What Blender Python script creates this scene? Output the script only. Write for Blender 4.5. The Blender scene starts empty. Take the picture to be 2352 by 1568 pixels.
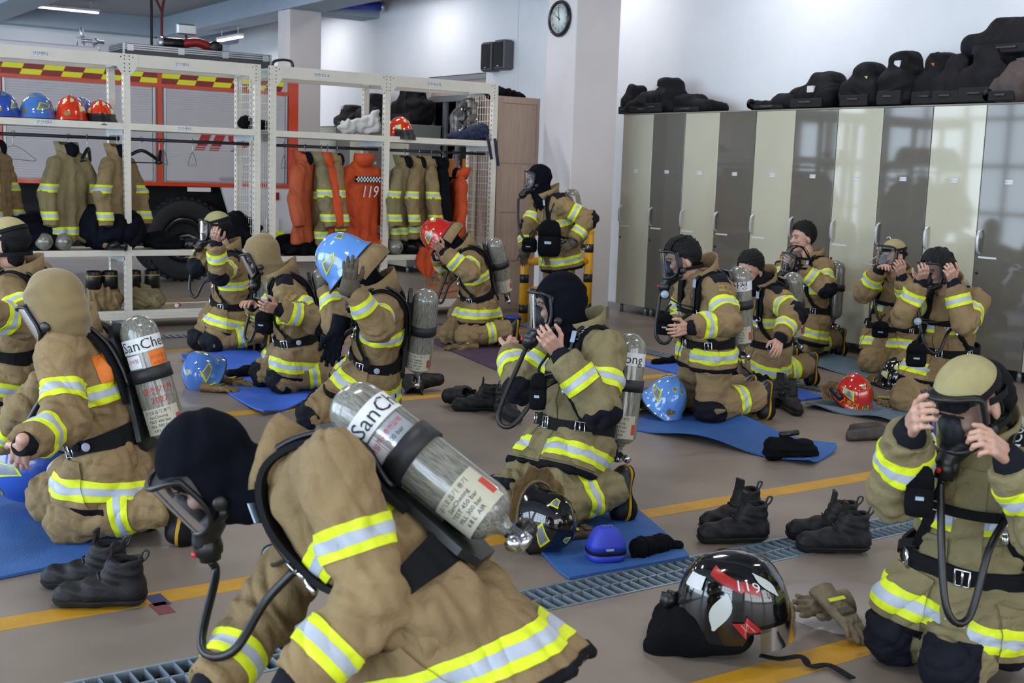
import bpy, bmesh, math, random
import numpy as np
from mathutils import Matrix, Vector

random.seed(7); RNG = np.random.RandomState(7)
SC = bpy.context.scene
COL = SC.collection

# ------------------------------------------------------------------ camera
F_PX, PITCH, ROLL, YAW, CAM_H = 2780.0, math.radians(8.05), math.radians(1.93), math.radians(34.4), 1.58
A = lambda *a: np.array(a, float)
_hf = A(math.sin(YAW), math.cos(YAW), 0); _rt = A(math.cos(YAW), -math.sin(YAW), 0); _up = A(0, 0, 1)
FWD = _hf*math.cos(PITCH) - _up*math.sin(PITCH); _u0 = _up*math.cos(PITCH) + _hf*math.sin(PITCH)
RIGHT = _rt*math.cos(ROLL) + _u0*math.sin(ROLL); UP = _u0*math.cos(ROLL) - _rt*math.sin(ROLL)
CAMP = A(0, 0, CAM_H)
cam_d = bpy.data.cameras.new('camera'); cam = bpy.data.objects.new('camera', cam_d); COL.objects.link(cam)
cam_d.sensor_width = 36.0; cam_d.lens = F_PX/2352*36.0; cam_d.clip_end = 200
M = Matrix.Identity(4)
for i in range(3):
    M[i][0] = RIGHT[i]; M[i][1] = UP[i]; M[i][2] = -FWD[i]; M[i][3] = CAMP[i]
cam.matrix_world = M
cam_d.dof.use_dof = True; cam_d.dof.focus_distance = 6.2; cam_d.dof.aperture_fstop = 5.6
SC.camera = cam; SC.cycles.use_light_tree = False
SC.view_settings.view_transform = 'Standard'; SC.view_settings.look = 'None'
SC.view_settings.gamma = 1.0; SC.view_settings.use_curve_mapping = False
SC.view_settings.exposure = 0.0
SC.cycles.max_bounces = 5; SC.cycles.diffuse_bounces = 2; SC.cycles.glossy_bounces = 3; SC.cycles.transmission_bounces = 2; SC.cycles.transparent_max_bounces = 8
SC.cycles.use_adaptive_sampling = True; SC.cycles.adaptive_threshold = 0.035; SC.cycles.sample_clamp_indirect = 6.0; SC.cycles.caustics_reflective = False; SC.cycles.caustics_refractive = False

# ------------------------------------------------------------------ world and large lights
W = bpy.data.worlds.new('world'); SC.world = W; W.use_nodes = True
W.node_tree.nodes['Background'].inputs[0].default_value = (0.55, 0.68, 0.9, 1)
W.node_tree.nodes['Background'].inputs[1].default_value = 0.35
def area(name, loc, rot, sx, sy, power, color):
    l = bpy.data.lights.new(name, 'AREA'); l.shape = 'RECTANGLE'; l.size = sx; l.size_y = sy
    l.energy = power; l.color = color
    o = bpy.data.objects.new(name, l); COL.objects.link(o); o.location = loc; o.rotation_euler = rot
    return o
# daylight through the glazed bay doors (left wall, x = -5.2), one light per bay
DAY = (0.70, 0.84, 1.0)
for k, yc in enumerate((-2.6, 2.2, 7.0, 11.8, 16.6, 21.4)):
    area('bay_daylight', (-5.42, yc, 2.0), (0, math.radians(-90), 0), 3.9, 4.15, 430, DAY)

# added fill lights behind the camera, to brighten surfaces that face it (y = -7)
for xc in (-2.6, 2.0, 6.6): area('rear_fill_light', (xc, -7.10, 2.0), (math.radians(90), 0, 0), 4.05, 3.2, 210, (.93, .96, 1.0))

# ------------------------------------------------------------------ pixel helpers (survey of the photograph)
def ray(u, v): return FWD + RIGHT*((u-1176)/F_PX) - UP*((v-784)/F_PX)
def at(u, v, d): return CAMP + ray(u, v)*d
def fl(u, v, z=0.0):
    q = ray(u, v); return CAMP + q*((z-CAM_H)/q[2])
def pl(u, v, ax, val):
    q = ray(u, v); return CAMP + q*((val-CAMP[ax])/q[ax])
def depth(p): return float((np.asarray(p)-CAMP) @ FWD)
def nrm(v):
    v = np.asarray(v, float); n = np.linalg.norm(v); return v/n if n > 1e-9 else v

# ------------------------------------------------------------------ materials
def lin(c):
    if isinstance(c, str):
        c = [int(c[i:i+2], 16)/255 for i in (0, 2, 4)]
    return tuple(x/12.92 if x <= 0.04045 else ((x+0.055)/1.055)**2.4 for x in c)
MATS = {}
def mat(name, col, rough=0.6, metal=0.0, var=0.0, vscale=8.0, bump=0.0, bscale=60.0, bdist=.01, spec=None, emit=None, es=1.0, coat=0.0, sheen=0.0, col2=None, stretch=None):
    if name in MATS: return MATS[name]
    m = bpy.data.materials.new(name); m.use_nodes = True
    nt = m.node_tree; b = nt.nodes['Principled BSDF']
    c = lin(col)+(1,)
    b.inputs['Base Color'].default_value = c
    b.inputs['Roughness'].default_value = rough; b.inputs['Metallic'].default_value = metal
    if spec is not None: b.inputs['Specular IOR Level'].default_value = spec
    if coat: b.inputs['Coat Weight'].default_value = coat; b.inputs['Coat Roughness'].default_value = 0.06
    if sheen: b.inputs['Sheen Weight'].default_value = sheen
    if emit: b.inputs['Emission Color'].default_value = lin(emit)+(1,); b.inputs['Emission Strength'].default_value = es
    if var or bump:
        tc = nt.nodes.new('ShaderNodeTexCoord'); src = tc.outputs['Object']
        if stretch:
            mp = nt.nodes.new('ShaderNodeMapping'); mp.inputs['Scale'].default_value = stretch
            nt.links.new(src, mp.inputs['Vector']); src = mp.outputs['Vector']
    if var:
        n = nt.nodes.new('ShaderNodeTexNoise'); n.inputs['Scale'].default_value = vscale; n.inputs['Detail'].default_value = 3
        n.inputs['Roughness'].default_value = 0.6
        nt.links.new(src, n.inputs['Vector'])
        r = nt.nodes.new('ShaderNodeValToRGB')
        d = lin(col2) if col2 else tuple(x*(1-var) for x in c[:3])
        e = c[:3] if col2 else tuple(min(1, x*(1+var)) for x in c[:3])
        r.color_ramp.elements[0].color = d+(1,); r.color_ramp.elements[1].color = e+(1,)
        r.color_ramp.elements[0].position = 0.32; r.color_ramp.elements[1].position = 0.68
        nt.links.new(n.outputs['Fac'], r.inputs['Fac']); nt.links.new(r.outputs['Color'], b.inputs['Base Color'])
    if bump:
        n2 = nt.nodes.new('ShaderNodeTexNoise'); n2.inputs['Scale'].default_value = bscale; n2.inputs['Detail'].default_value = 3
        nt.links.new(src, n2.inputs['Vector'])
        bp = nt.nodes.new('ShaderNodeBump'); bp.inputs['Strength'].default_value = bump; bp.inputs['Distance'].default_value = bdist
        nt.links.new(n2.outputs['Fac'], bp.inputs['Height']); nt.links.new(bp.outputs['Normal'], b.inputs['Normal'])
    MATS[name] = m
    return m
def glass_mat(name, tint=(0.9, 0.95, 1.0), refl=0.12, rough=0.03, ior=1.5):
    if name in MATS: return MATS[name]
    m = bpy.data.materials.new(name); m.use_nodes = True; nt = m.node_tree
    nt.nodes.remove(nt.nodes['Principled BSDF']); out = nt.nodes['Material Output']
    t = nt.nodes.new('ShaderNodeBsdfTransparent'); t.inputs[0].default_value = tint+(1,)
    g = nt.nodes.new('ShaderNodeBsdfGlossy'); g.inputs['Roughness'].default_value = rough
    fr = nt.nodes.new('ShaderNodeFresnel'); fr.inputs['IOR'].default_value = ior
    ad = nt.nodes.new('ShaderNodeMath'); ad.operation = 'ADD'; ad.inputs[1].default_value = refl; ad.use_clamp = True
    nt.links.new(fr.outputs[0], ad.inputs[0])
    mx = nt.nodes.new('ShaderNodeMixShader')
    nt.links.new(ad.outputs[0], mx.inputs[0]); nt.links.new(t.outputs[0], mx.inputs[1]); nt.links.new(g.outputs[0], mx.inputs[2])
    nt.links.new(mx.outputs[0], out.inputs['Surface'])
    MATS[name] = m
    return m

# ------------------------------------------------------------------ objects
def props(o, label=None, cat=None, group=None, kind=None):
    if label: o['label'] = label
    if cat: o['category'] = cat
    if group: o['group'] = group
    if kind: o['kind'] = kind
    return o
def thing(name, label, cat, loc=(0, 0, 0), rotz=0.0, group=None):
    o = bpy.data.objects.new(name, None); o.empty_display_size = 0.1; COL.objects.link(o)
    o.location = tuple(loc); o.rotation_euler = (0, 0, rotz)
    return props(o, label, cat, group)
def mesh(name, V, F, mats=None, smooth=False, fm=None):
    me = bpy.data.meshes.new(name)
    V = np.asarray(V, float)
    if isinstance(F, np.ndarray): F = F.tolist()
    me.from_pydata(V.tolist(), [], F)
    if mats is not None:
        for m in (mats if isinstance(mats, (list, tuple)) else [mats]): me.materials.append(m)
    if fm is not None: me.polygons.foreach_set('material_index', np.asarray(fm, np.int32))
    if smooth is True: me.polygons.foreach_set('use_smooth', np.ones(len(me.polygons), bool))
    elif smooth is not False: me.polygons.foreach_set('use_smooth', np.asarray(smooth, bool))
    me.update()
    return me
def link(name, me, parent=None, T=None):
    o = bpy.data.objects.new(name, me); COL.objects.link(o)
    if parent is not None: o.parent = parent
    if T is not None: o.matrix_basis = Matrix(T.tolist() if isinstance(T, np.ndarray) else T)
    return o
def put(name, V, F, m, parent=None, smooth=False, off=None, fm=None):
    V = np.asarray(V, float)
    if off is not None: V = V - np.asarray(off)
    return link(name, mesh(name, V, F, m, smooth, fm), parent)
def struct(o): o['kind'] = 'structure'; return o
def tree_copy(o, parent=None):
    c = o.copy(); COL.objects.link(c)
    if parent is not None: c.parent = parent
    for ch in list(o.children): tree_copy(ch, c)
    return c

# ------------------------------------------------------------------ mesh builder for hard things
class MB:
    def __init__(s): s.v = []; s.f = []; s.sm = []
    def add(s, V, F, smooth=False):
        n = len(s.v); s.v += [tuple(map(float, p)) for p in V]; s.f += [tuple(i+n for i in f) for f in F]; s.sm += [smooth]*len(F); return s
    def box(s, x0, x1, y0, y1, z0, z1, bev=0.0):
        if bev:
            b = bev; R = []
            for z, i in ((z0, b), (z0+b, 0), (z1-b, 0), (z1, b)):
                R += [(x0+b+i, y0+i, z), (x1-b-i, y0+i, z), (x1-i, y0+b+i, z), (x1-i, y1-b-i, z), (x1-b-i, y1-i, z), (x0+b+i, y1-i, z), (x0+i, y1-b-i, z), (x0+i, y0+b+i, z)]
            F = [tuple(range(7, -1, -1)), tuple(range(24, 32))]
            for k in range(3):
                for i in range(8):
                    a = k*8+i; c = k*8+(i+1) % 8
                    F.append((a, c, c+8, a+8))
            return s.add(R, F)
        V = [(x0, y0, z0), (x1, y0, z0), (x1, y1, z0), (x0, y1, z0), (x0, y0, z1), (x1, y0, z1), (x1, y1, z1), (x0, y1, z1)]
        return s.add(V, [(0, 3, 2, 1), (4, 5, 6, 7), (0, 1, 5, 4), (1, 2, 6, 5), (2, 3, 7, 6), (3, 0, 4, 7)])
    def prism(s, poly, d):  # poly: list of 3D points, extruded by vector d
        n = len(poly); P = [np.array(p, float) for p in poly]; d = np.array(d, float)
        return s.add(P+[p+d for p in P], [tuple(range(n-1, -1, -1)), tuple(range(n, 2*n))]+[(i, (i+1) % n, n+(i+1) % n, n+i) for i in range(n)])
    def lathe(s, c, axis, prof, n=20, smooth=True, xref=None):  # prof: (t along axis, radius)
        axis = nrm(axis); x = nrm(np.cross(axis, xref if xref is not None else (A(0, 0, 1) if abs(axis[2]) < .9 else A(1, 0, 0)))); y = np.cross(axis, x)
        c = np.asarray(c, float); V = []; F = []
        for t, r in prof:
            for i in range(n):
                a = 2*math.pi*i/n; V.append(c+axis*t+(x*math.cos(a)+y*math.sin(a))*max(r, 1e-5))
        for k in range(len(prof)-1):
            for i in range(n):
                j = (i+1) % n; F.append((k*n+i, k*n+j, (k+1)*n+j, (k+1)*n+i))
        F.append(tuple(range(n-1, -1, -1))); F.append(tuple(range((len(prof)-1)*n, len(prof)*n)))
        return s.add(V, F, smooth)
    def tube(s, pts, r, n=8, closed=False):
        P = np.asarray(pts, float); m = len(P); rr = np.broadcast_to(np.asarray(r, float), (m,))
        T = np.gradient(P, axis=0) if not closed else np.roll(P, -1, 0)-np.roll(P, 1, 0)
        T /= (np.linalg.norm(T, axis=1)[:, None]+1e-9)
        x = np.cross(T[0], A(0, 0, 1));
        if np.linalg.norm(x) < .1: x = np.cross(T[0], A(1, 0, 0))
        x = nrm(x); V = []; F = []
        for k in range(m):
            x = nrm(x-T[k]*(x@T[k])); y = np.cross(T[k], x)
            for i in range(n):
                a = 2*math.pi*i/n; V.append(P[k]+(x*math.cos(a)+y*math.sin(a))*rr[k])
        for k in range(m if closed else m-1):
            for i in range(n):
                j = (i+1) % n; q = ((k+1) % m)*n; F.append((k*n+i, k*n+j, q+j, q+i))
        if not closed: F += [tuple(range(n-1, -1, -1)), tuple(range((m-1)*n, m*n))]
        return s.add(V, F, True)
    def ribbon(s, P, N, w, t, closed=False):
        P = np.asarray(P, float); N = np.asarray(N, float); m = len(P)
        T = np.gradient(P, axis=0) if not closed else np.roll(P, -1, 0)-np.roll(P, 1, 0)
        T /= (np.linalg.norm(T, axis=1)[:, None]+1e-9)
        ww = np.broadcast_to(np.asarray(w, float), (m,)); V = []; F = []
        for k in range(m):
            b = nrm(np.cross(T[k], N[k])); nn = nrm(np.cross(b, T[k]))
            if nn @ N[k] < 0: nn = -nn
            for (i, j) in ((-.5, -.3), (.5, -.3), (.5, .7), (-.5, .7)): V.append(P[k]+b*i*ww[k]+nn*j*t)
        for k in range(m if closed else m-1):
            q = ((k+1) % m)*4
            for i in range(4):
                j = (i+1) % 4; F.append((k*4+i, k*4+j, q+j, q+i))
        if not closed: F += [(3, 2, 1, 0), tuple(range((m-1)*4, m*4))]
        return s.add(V, F)
    def ball(s, c, rx, ry=None, rz=None, n=12, k=8):
        ry = ry or rx; rz = rz or rx; V = []; F = []
        for j in range(k+1):
            t = math.pi*j/k
            for i in range(n):
                a = 2*math.pi*i/n; V.append((c[0]+rx*math.sin(t)*math.cos(a), c[1]+ry*math.sin(t)*math.sin(a), c[2]-rz*math.cos(t)))
        for j in range(k):
            for i in range(n):
                q = (i+1) % n; F.append((j*n+i, j*n+q, (j+1)*n+q, (j+1)*n+i))
        return s.add(V, F, True)
    def xf(s, T):
        T = np.asarray(T); V = np.array(s.v); s.v = [tuple(p) for p in (V @ T[:3, :3].T + T[:3, 3])]; return s
    def build(s, name, m, parent=None, off=None):
        V = np.array(s.v)
        if off is not None: V = V-np.asarray(off)
        return link(name, mesh(name, V, s.f, m, s.sm), parent)
    def me(s, name, m): return mesh(name, np.array(s.v), s.f, m, s.sm)

def spline(P, n=8, closed=False):
    P = np.asarray(P, float); m = len(P); out = []
    for k in range(m if closed else m-1):
        p0 = P[(k-1) % m] if (closed or k > 0) else 2*P[0]-P[1]; p1 = P[k]; p2 = P[(k+1) % m]
        p3 = P[(k+2) % m] if (closed or k+2 < m) else 2*P[-1]-P[-2]
        for i in range(n):
            t = i/n; out.append(.5*((2*p1)+(-p0+p2)*t+(2*p0-5*p1+4*p2-p3)*t*t+(-p0+3*p1-3*p2+p3)*t**3))
    if not closed: out.append(P[-1])
    return np.array(out)

_TXT = {}
WORDS = ['SanCheong', '산청', '공기호흡기', '사용금지', '검사필', '최고충전압력', '300 bar', '충전기한', '2027.', '공기호흡기 용기', 'TEST 450 bar', 'FILL 300 bar', '6.8 L  AIR',
         '양양센터', '현장대응과', '경남농산', '제주 월동무', '구조대 1-7', '119', 'HANCOM', 'National Fire Agency', 'GVS', '신ㆍ영', '이 창 수', '최 상 희', 'SCA', '김 ㅇㅇ'] + [str(i) for i in range(1, 13)]
HANGUL = {  # outlines of the Korean words: x y pairs in 1/400, then triangles
    '산청': ('110 212 110 167 30 167 30 140 110 140 110 134 21 23 37 -3 128 82 218 7 234 33 143 134 143 140 223 140 223 167 144 167 144 212 284 211 284 108 212 108 212 80 284 80 284 -8 318 -8 318 211 198 -18 78 -84 198 -150 319 -84 198 -44 286 -84 198 -124 111 -84 -100 211 -100 -56 -67 -56 -67 72 -14 72 -14 100 -67 100 -67 211 -292 -31 -292 -143 -51 -143 -51 -116 -258 -116 -258 -31 -259 189 -259 144 -350 20 -332 -6 -242 85 -154 2 -137 29 -226 143 -226 189', '26 29 25 29 28 25 26 32 29 30 28 29 27 32 26 27 31 32 31 28 30 31 27 28 1 16 0 1 15 16 18 24 17 18 23 24 3 1 2 3 15 1 3 14 15 3 13 14 4 13 3 5 12 4 12 13 4 5 11 12 6 11 5 6 8 11 8 10 11 20 18 19 20 21 18 21 23 18 6 7 8 9 10 8 22 23 21 48 55 47 48 54 55 49 54 48 49 51 54 51 53 54 49 50 51 52 53 51 34 40 33 34 39 40 34 36 39 36 38 39 36 37 38 34 35 36 42 46 41 42 45 46 42 44 45 42 43 44'),
    '공기호흡기': ('593 172 593 145 729 145 576 -57 594 -84 762 172 836 211 836 -151 869 -151 869 211 351 216 351 181 221 181 221 156 512 156 512 181 384 181 384 216 245 -29 245 -146 489 -146 489 -29 456 -29 456 -61 278 -61 278 -29 278 -86 456 -86 456 -121 278 -121 367 142 250 91 367 41 484 91 367 118 449 91 367 64 286 91 204 18 204 -8 531 -8 531 18 -17 205 -17 158 -148 158 -148 130 146 130 146 158 16 158 16 205 -1 80 84 38 -1 -5 -86 38 -1 106 -119 38 -17 -31 -17 -82 -164 -82 -164 -109 164 -109 164 -82 16 -82 16 -31 118 38 -511 172 -511 145 -375 145 -528 -57 -510 -84 -342 172 -268 211 -268 -151 -235 -151 -235 211 -861 192 -861 166 -648 166 -648 162 -657 70 -625 66 -615 162 -615 192 -766 112 -766 42 -900 42 -900 15 -574 15 -574 42 -733 42 -733 112 -738 -18 -864 -84 -738 -150 -612 -84 -738 -43 -645 -84 -738 -124 -831 -84', '7 9 6 7 8 9 1 5 0 1 2 5 2 4 5 3 4 2 19 25 18 19 24 25 23 21 22 23 20 21 19 26 24 26 23 24 26 27 23 27 20 23 19 29 26 28 20 27 19 28 29 19 20 28 31 34 30 34 33 30 31 37 34 35 33 34 32 37 31 32 36 37 36 33 35 36 32 33 39 41 38 39 40 41 11 17 10 11 16 17 13 11 12 13 16 11 13 15 16 13 14 15 55 50 54 50 64 54 55 53 50 51 64 50 56 53 55 56 52 53 52 64 51 52 63 64 56 63 52 57 63 56 57 62 63 59 57 58 59 62 57 59 61 62 59 60 61 43 49 42 43 48 49 45 43 44 45 48 43 45 47 48 45 46 47 72 74 71 72 73 74 66 70 65 66 67 70 67 69 70 68 69 67 92 95 91 95 94 91 92 98 95 96 94 95 93 98 92 93 97 98 97 94 96 97 93 94 76 82 75 76 77 82 77 81 82 78 81 77 79 81 78 79 80 81 84 90 83 84 89 90 86 84 85 86 89 84 86 88 89 86 87 88'),
    '사용금지': ('400 174 400 146 484 146 484 100 388 -55 407 -82 501 38 595 -73 614 -46 517 100 517 146 602 146 602 174 651 211 651 -151 684 -151 684 211 20 58 20 31 348 31 348 58 296 58 306 165 306 192 62 192 62 164 273 164 262 58 60 -18 60 -146 307 -146 307 -18 274 -44 274 -119 93 -119 93 -44 -185 178 -92 137 -185 96 -278 137 -185 204 -312 137 -268 83 -268 32 -348 32 -348 5 -21 5 -21 32 -102 32 -102 83 -58 137 -234 32 -234 74 -185 70 -135 74 -135 32 -185 -22 -309 -86 -185 -150 -61 -86 -185 -48 -94 -86 -185 -125 -275 -86 -471 211 -471 -151 -438 -151 -438 36 -379 36 -379 64 -438 64 -438 211 -628 180 -628 115 -721 -47 -701 -74 -611 46 -523 -67 -503 -40 -595 115 -595 180', '14 16 13 14 15 16 1 12 0 1 11 12 2 11 1 3 10 2 10 11 2 3 9 10 4 9 3 4 6 9 6 8 9 4 5 6 7 8 6 29 35 28 35 31 28 35 32 31 32 30 31 29 34 35 33 30 32 29 33 34 29 30 33 25 23 24 25 22 23 25 26 22 26 21 22 27 21 26 18 27 17 18 21 27 18 20 21 18 19 20 57 60 56 60 59 56 57 63 60 61 59 60 58 63 57 58 62 63 62 59 61 62 58 59 41 36 40 36 50 40 41 39 36 37 50 36 42 39 41 42 38 39 38 50 37 38 49 50 42 49 38 43 52 42 52 49 42 52 54 49 54 48 49 43 51 52 53 54 52 55 48 54 45 43 44 45 51 43 45 55 51 45 48 55 45 47 48 45 46 47 73 80 72 73 79 80 74 79 73 74 76 79 76 78 79 74 75 76 77 78 76 65 71 64 65 70 71 65 67 70 67 69 70 67 68 69 65 66 67'),
    '검사필': ('214 36 433 49 432 73 378 68 378 160 414 160 414 186 220 186 220 160 256 160 256 63 210 63 288 160 346 160 346 66 288 64 468 211 468 23 501 23 501 211 266 -120 266 -147 514 -147 514 -120 299 -120 299 -81 501 -81 501 6 265 6 265 -21 468 -21 468 -57 266 -57 81 211 81 -151 114 -151 114 36 173 36 173 64 114 64 114 211 -76 180 -76 115 -169 -47 -149 -74 -59 46 29 -67 49 -40 -43 115 -43 180 -346 118 -346 90 -268 90 -268 4 -234 4 -234 210 -268 210 -268 118 -468 -11 -468 -146 -234 -146 -234 -11 -267 -38 -267 -119 -435 -119 -435 -38 -510 187 -510 160 -382 160 -528 28 -514 2 -347 187', '17 19 16 17 18 19 29 27 28 29 30 27 30 26 27 31 26 30 20 25 32 25 31 32 25 26 31 20 24 25 21 24 20 21 23 24 21 22 23 8 6 7 8 5 6 9 5 8 10 12 9 12 5 9 10 15 12 13 5 12 14 4 13 4 5 13 14 3 4 3 1 2 14 1 3 15 1 14 10 1 15 11 1 10 0 1 11 42 49 41 42 48 49 43 48 42 43 45 48 45 47 48 43 44 45 46 47 45 34 40 33 34 39 40 34 36 39 36 38 39 36 37 38 34 35 36 59 65 58 65 61 58 65 62 61 62 60 61 59 64 65 63 60 62 59 63 64 59 60 63 67 71 66 67 68 71 68 70 71 69 70 68 57 55 56 57 54 55 51 57 50 51 52 57 52 54 57 53 54 52'),
    '최고충전압력': ('770 189 770 162 893 162 893 112 771 112 771 4 797 4 950 13 947 40 804 31 804 86 926 86 926 189 950 82 950 55 1020 55 1020 -12 1054 -12 1054 210 1020 210 1020 157 950 157 950 130 1020 130 1020 82 812 -31 812 -58 1020 -58 1020 -152 1054 -152 1054 -31 636 211 636 15 669 15 669 100 722 100 722 128 669 128 669 211 489 192 395 109 489 25 583 109 489 165 551 109 489 53 427 109 441 -3 441 -146 669 -146 669 -3 636 -3 636 -47 474 -47 474 -3 474 -74 636 -74 636 -119 474 -119 284 210 284 111 212 111 212 84 284 84 284 -55 318 -55 318 210 87 -31 87 -143 328 -143 328 -116 120 -116 120 -31 32 181 32 154 112 154 112 136 21 18 38 -9 129 82 216 0 233 26 146 136 146 154 225 154 225 181 -314 176 -314 149 -203 149 -329 77 -319 51 -185 114 -50 51 -40 77 -166 149 -54 149 -54 176 -168 176 -168 212 -201 212 -201 176 -185 -56 -94 -90 -185 -125 -275 -90 -348 32 -348 6 -201 6 -201 -31 -309 -90 -185 -150 -61 -90 -168 -31 -168 6 -21 6 -21 32 -681 174 -681 147 -461 147 -461 139 -475 -25 -441 -29 -428 139 -428 174 -589 56 -589 -73 -716 -73 -716 -100 -389 -100 -389 -73 -556 -73 -556 56 -1078 -77 -843 -61 -846 -36 -947 -46 -947 20 -980 20 -980 -48 -1082 -49 -980 208 -980 164 -1062 164 -1062 136 -981 136 -1071 33 -1056 8 -964 88 -871 11 -856 37 -947 136 -864 136 -864 164 -947 164 -947 208 -822 211 -822 -152 -789 -152 -789 211', '26 30 25 26 27 30 27 29 30 28 29 27 20 18 19 20 17 18 1 12 0 1 2 12 2 11 12 3 11 2 22 20 21 22 23 20 23 17 20 24 17 23 5 10 4 10 3 4 10 11 3 5 9 10 14 24 13 14 15 24 15 17 24 16 17 15 9 7 8 5 7 9 5 6 7 40 43 39 43 42 39 40 46 43 44 42 43 41 46 40 41 45 46 45 42 44 45 41 42 48 54 47 48 53 54 52 50 51 52 49 50 48 55 53 55 52 53 55 56 52 56 49 52 48 58 55 57 49 56 48 57 58 48 49 57 32 38 31 32 37 38 32 34 37 34 36 37 34 35 36 32 33 34 60 66 59 60 65 66 74 85 73 74 84 85 75 84 74 76 83 75 83 84 75 76 82 83 77 82 76 77 79 82 79 81 82 62 60 61 62 63 60 63 65 60 64 65 63 77 78 79 80 81 79 68 72 67 68 71 72 68 70 71 68 69 70 106 115 105 106 114 115 107 114 106 108 113 107 113 114 107 108 112 113 109 112 108 109 101 112 101 111 112 109 104 101 102 111 101 110 104 109 110 103 104 103 111 102 103 110 111 100 98 99 100 97 98 87 100 86 87 97 100 87 96 97 87 95 96 88 95 87 89 94 88 94 95 88 89 91 94 91 93 94 89 90 91 92 93 91 117 123 116 117 118 123 118 122 123 119 122 118 120 122 119 120 121 122 125 131 124 125 130 131 127 125 126 127 130 125 127 129 130 127 128 129 156 158 155 156 157 158 141 154 140 141 153 154 143 141 142 143 153 141 143 152 153 143 151 152 144 151 143 145 150 144 150 151 144 145 147 150 147 149 150 145 146 147 148 149 147 138 136 137 138 135 136 135 133 134 138 133 135 139 133 138 132 133 139'),
    '충전기한': ('479 210 479 166 389 166 389 140 602 140 602 166 512 166 512 210 496 120 409 52 496 -15 582 52 496 94 550 52 496 11 441 52 636 210 636 -61 669 -61 669 64 722 64 722 92 669 92 669 210 444 -39 444 -143 685 -143 685 -116 476 -116 476 -39 41 172 41 145 177 145 24 -57 42 -84 210 172 284 211 284 -151 317 -151 317 211 -84 210 -84 111 -156 111 -156 84 -84 84 -84 -55 -50 -55 -50 210 -281 -31 -281 -143 -40 -143 -40 -116 -248 -116 -248 -31 -336 181 -336 154 -256 154 -256 136 -347 18 -330 -9 -239 82 -152 0 -135 26 -222 136 -222 154 -143 154 -143 181 -682 176 -682 149 -571 149 -697 77 -687 51 -553 114 -418 51 -408 77 -534 149 -422 149 -422 176 -536 176 -536 212 -569 212 -569 176 -553 -56 -462 -90 -553 -125 -643 -90 -716 32 -716 6 -569 6 -569 -31 -677 -90 -553 -150 -429 -90 -536 -31 -536 6 -389 6 -389 32', '9 12 8 12 11 8 9 15 12 13 11 12 10 15 9 10 14 15 14 11 13 14 10 11 17 23 16 17 22 23 17 19 22 19 21 22 19 20 21 17 18 19 25 29 24 25 28 29 25 27 28 25 26 27 1 7 0 1 6 7 3 1 2 3 6 1 3 5 6 3 4 5 37 39 36 37 38 39 31 35 30 31 32 35 32 34 35 33 34 32 41 47 40 41 46 47 55 66 54 55 65 66 56 65 55 57 64 56 64 65 56 57 63 64 58 63 57 58 60 63 60 62 63 43 41 42 43 44 41 44 46 41 45 46 44 58 59 60 61 62 60 49 53 48 49 52 53 49 51 52 49 50 51 87 96 86 87 95 96 88 95 87 89 94 88 94 95 88 89 93 94 90 93 89 90 82 93 82 92 93 90 85 82 83 92 82 91 85 90 91 84 85 84 92 83 84 91 92 81 79 80 81 78 79 68 81 67 68 78 81 68 77 78 68 76 77 69 76 68 70 75 69 75 76 69 70 72 75 72 74 75 70 71 72 73 74 72'),
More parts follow.
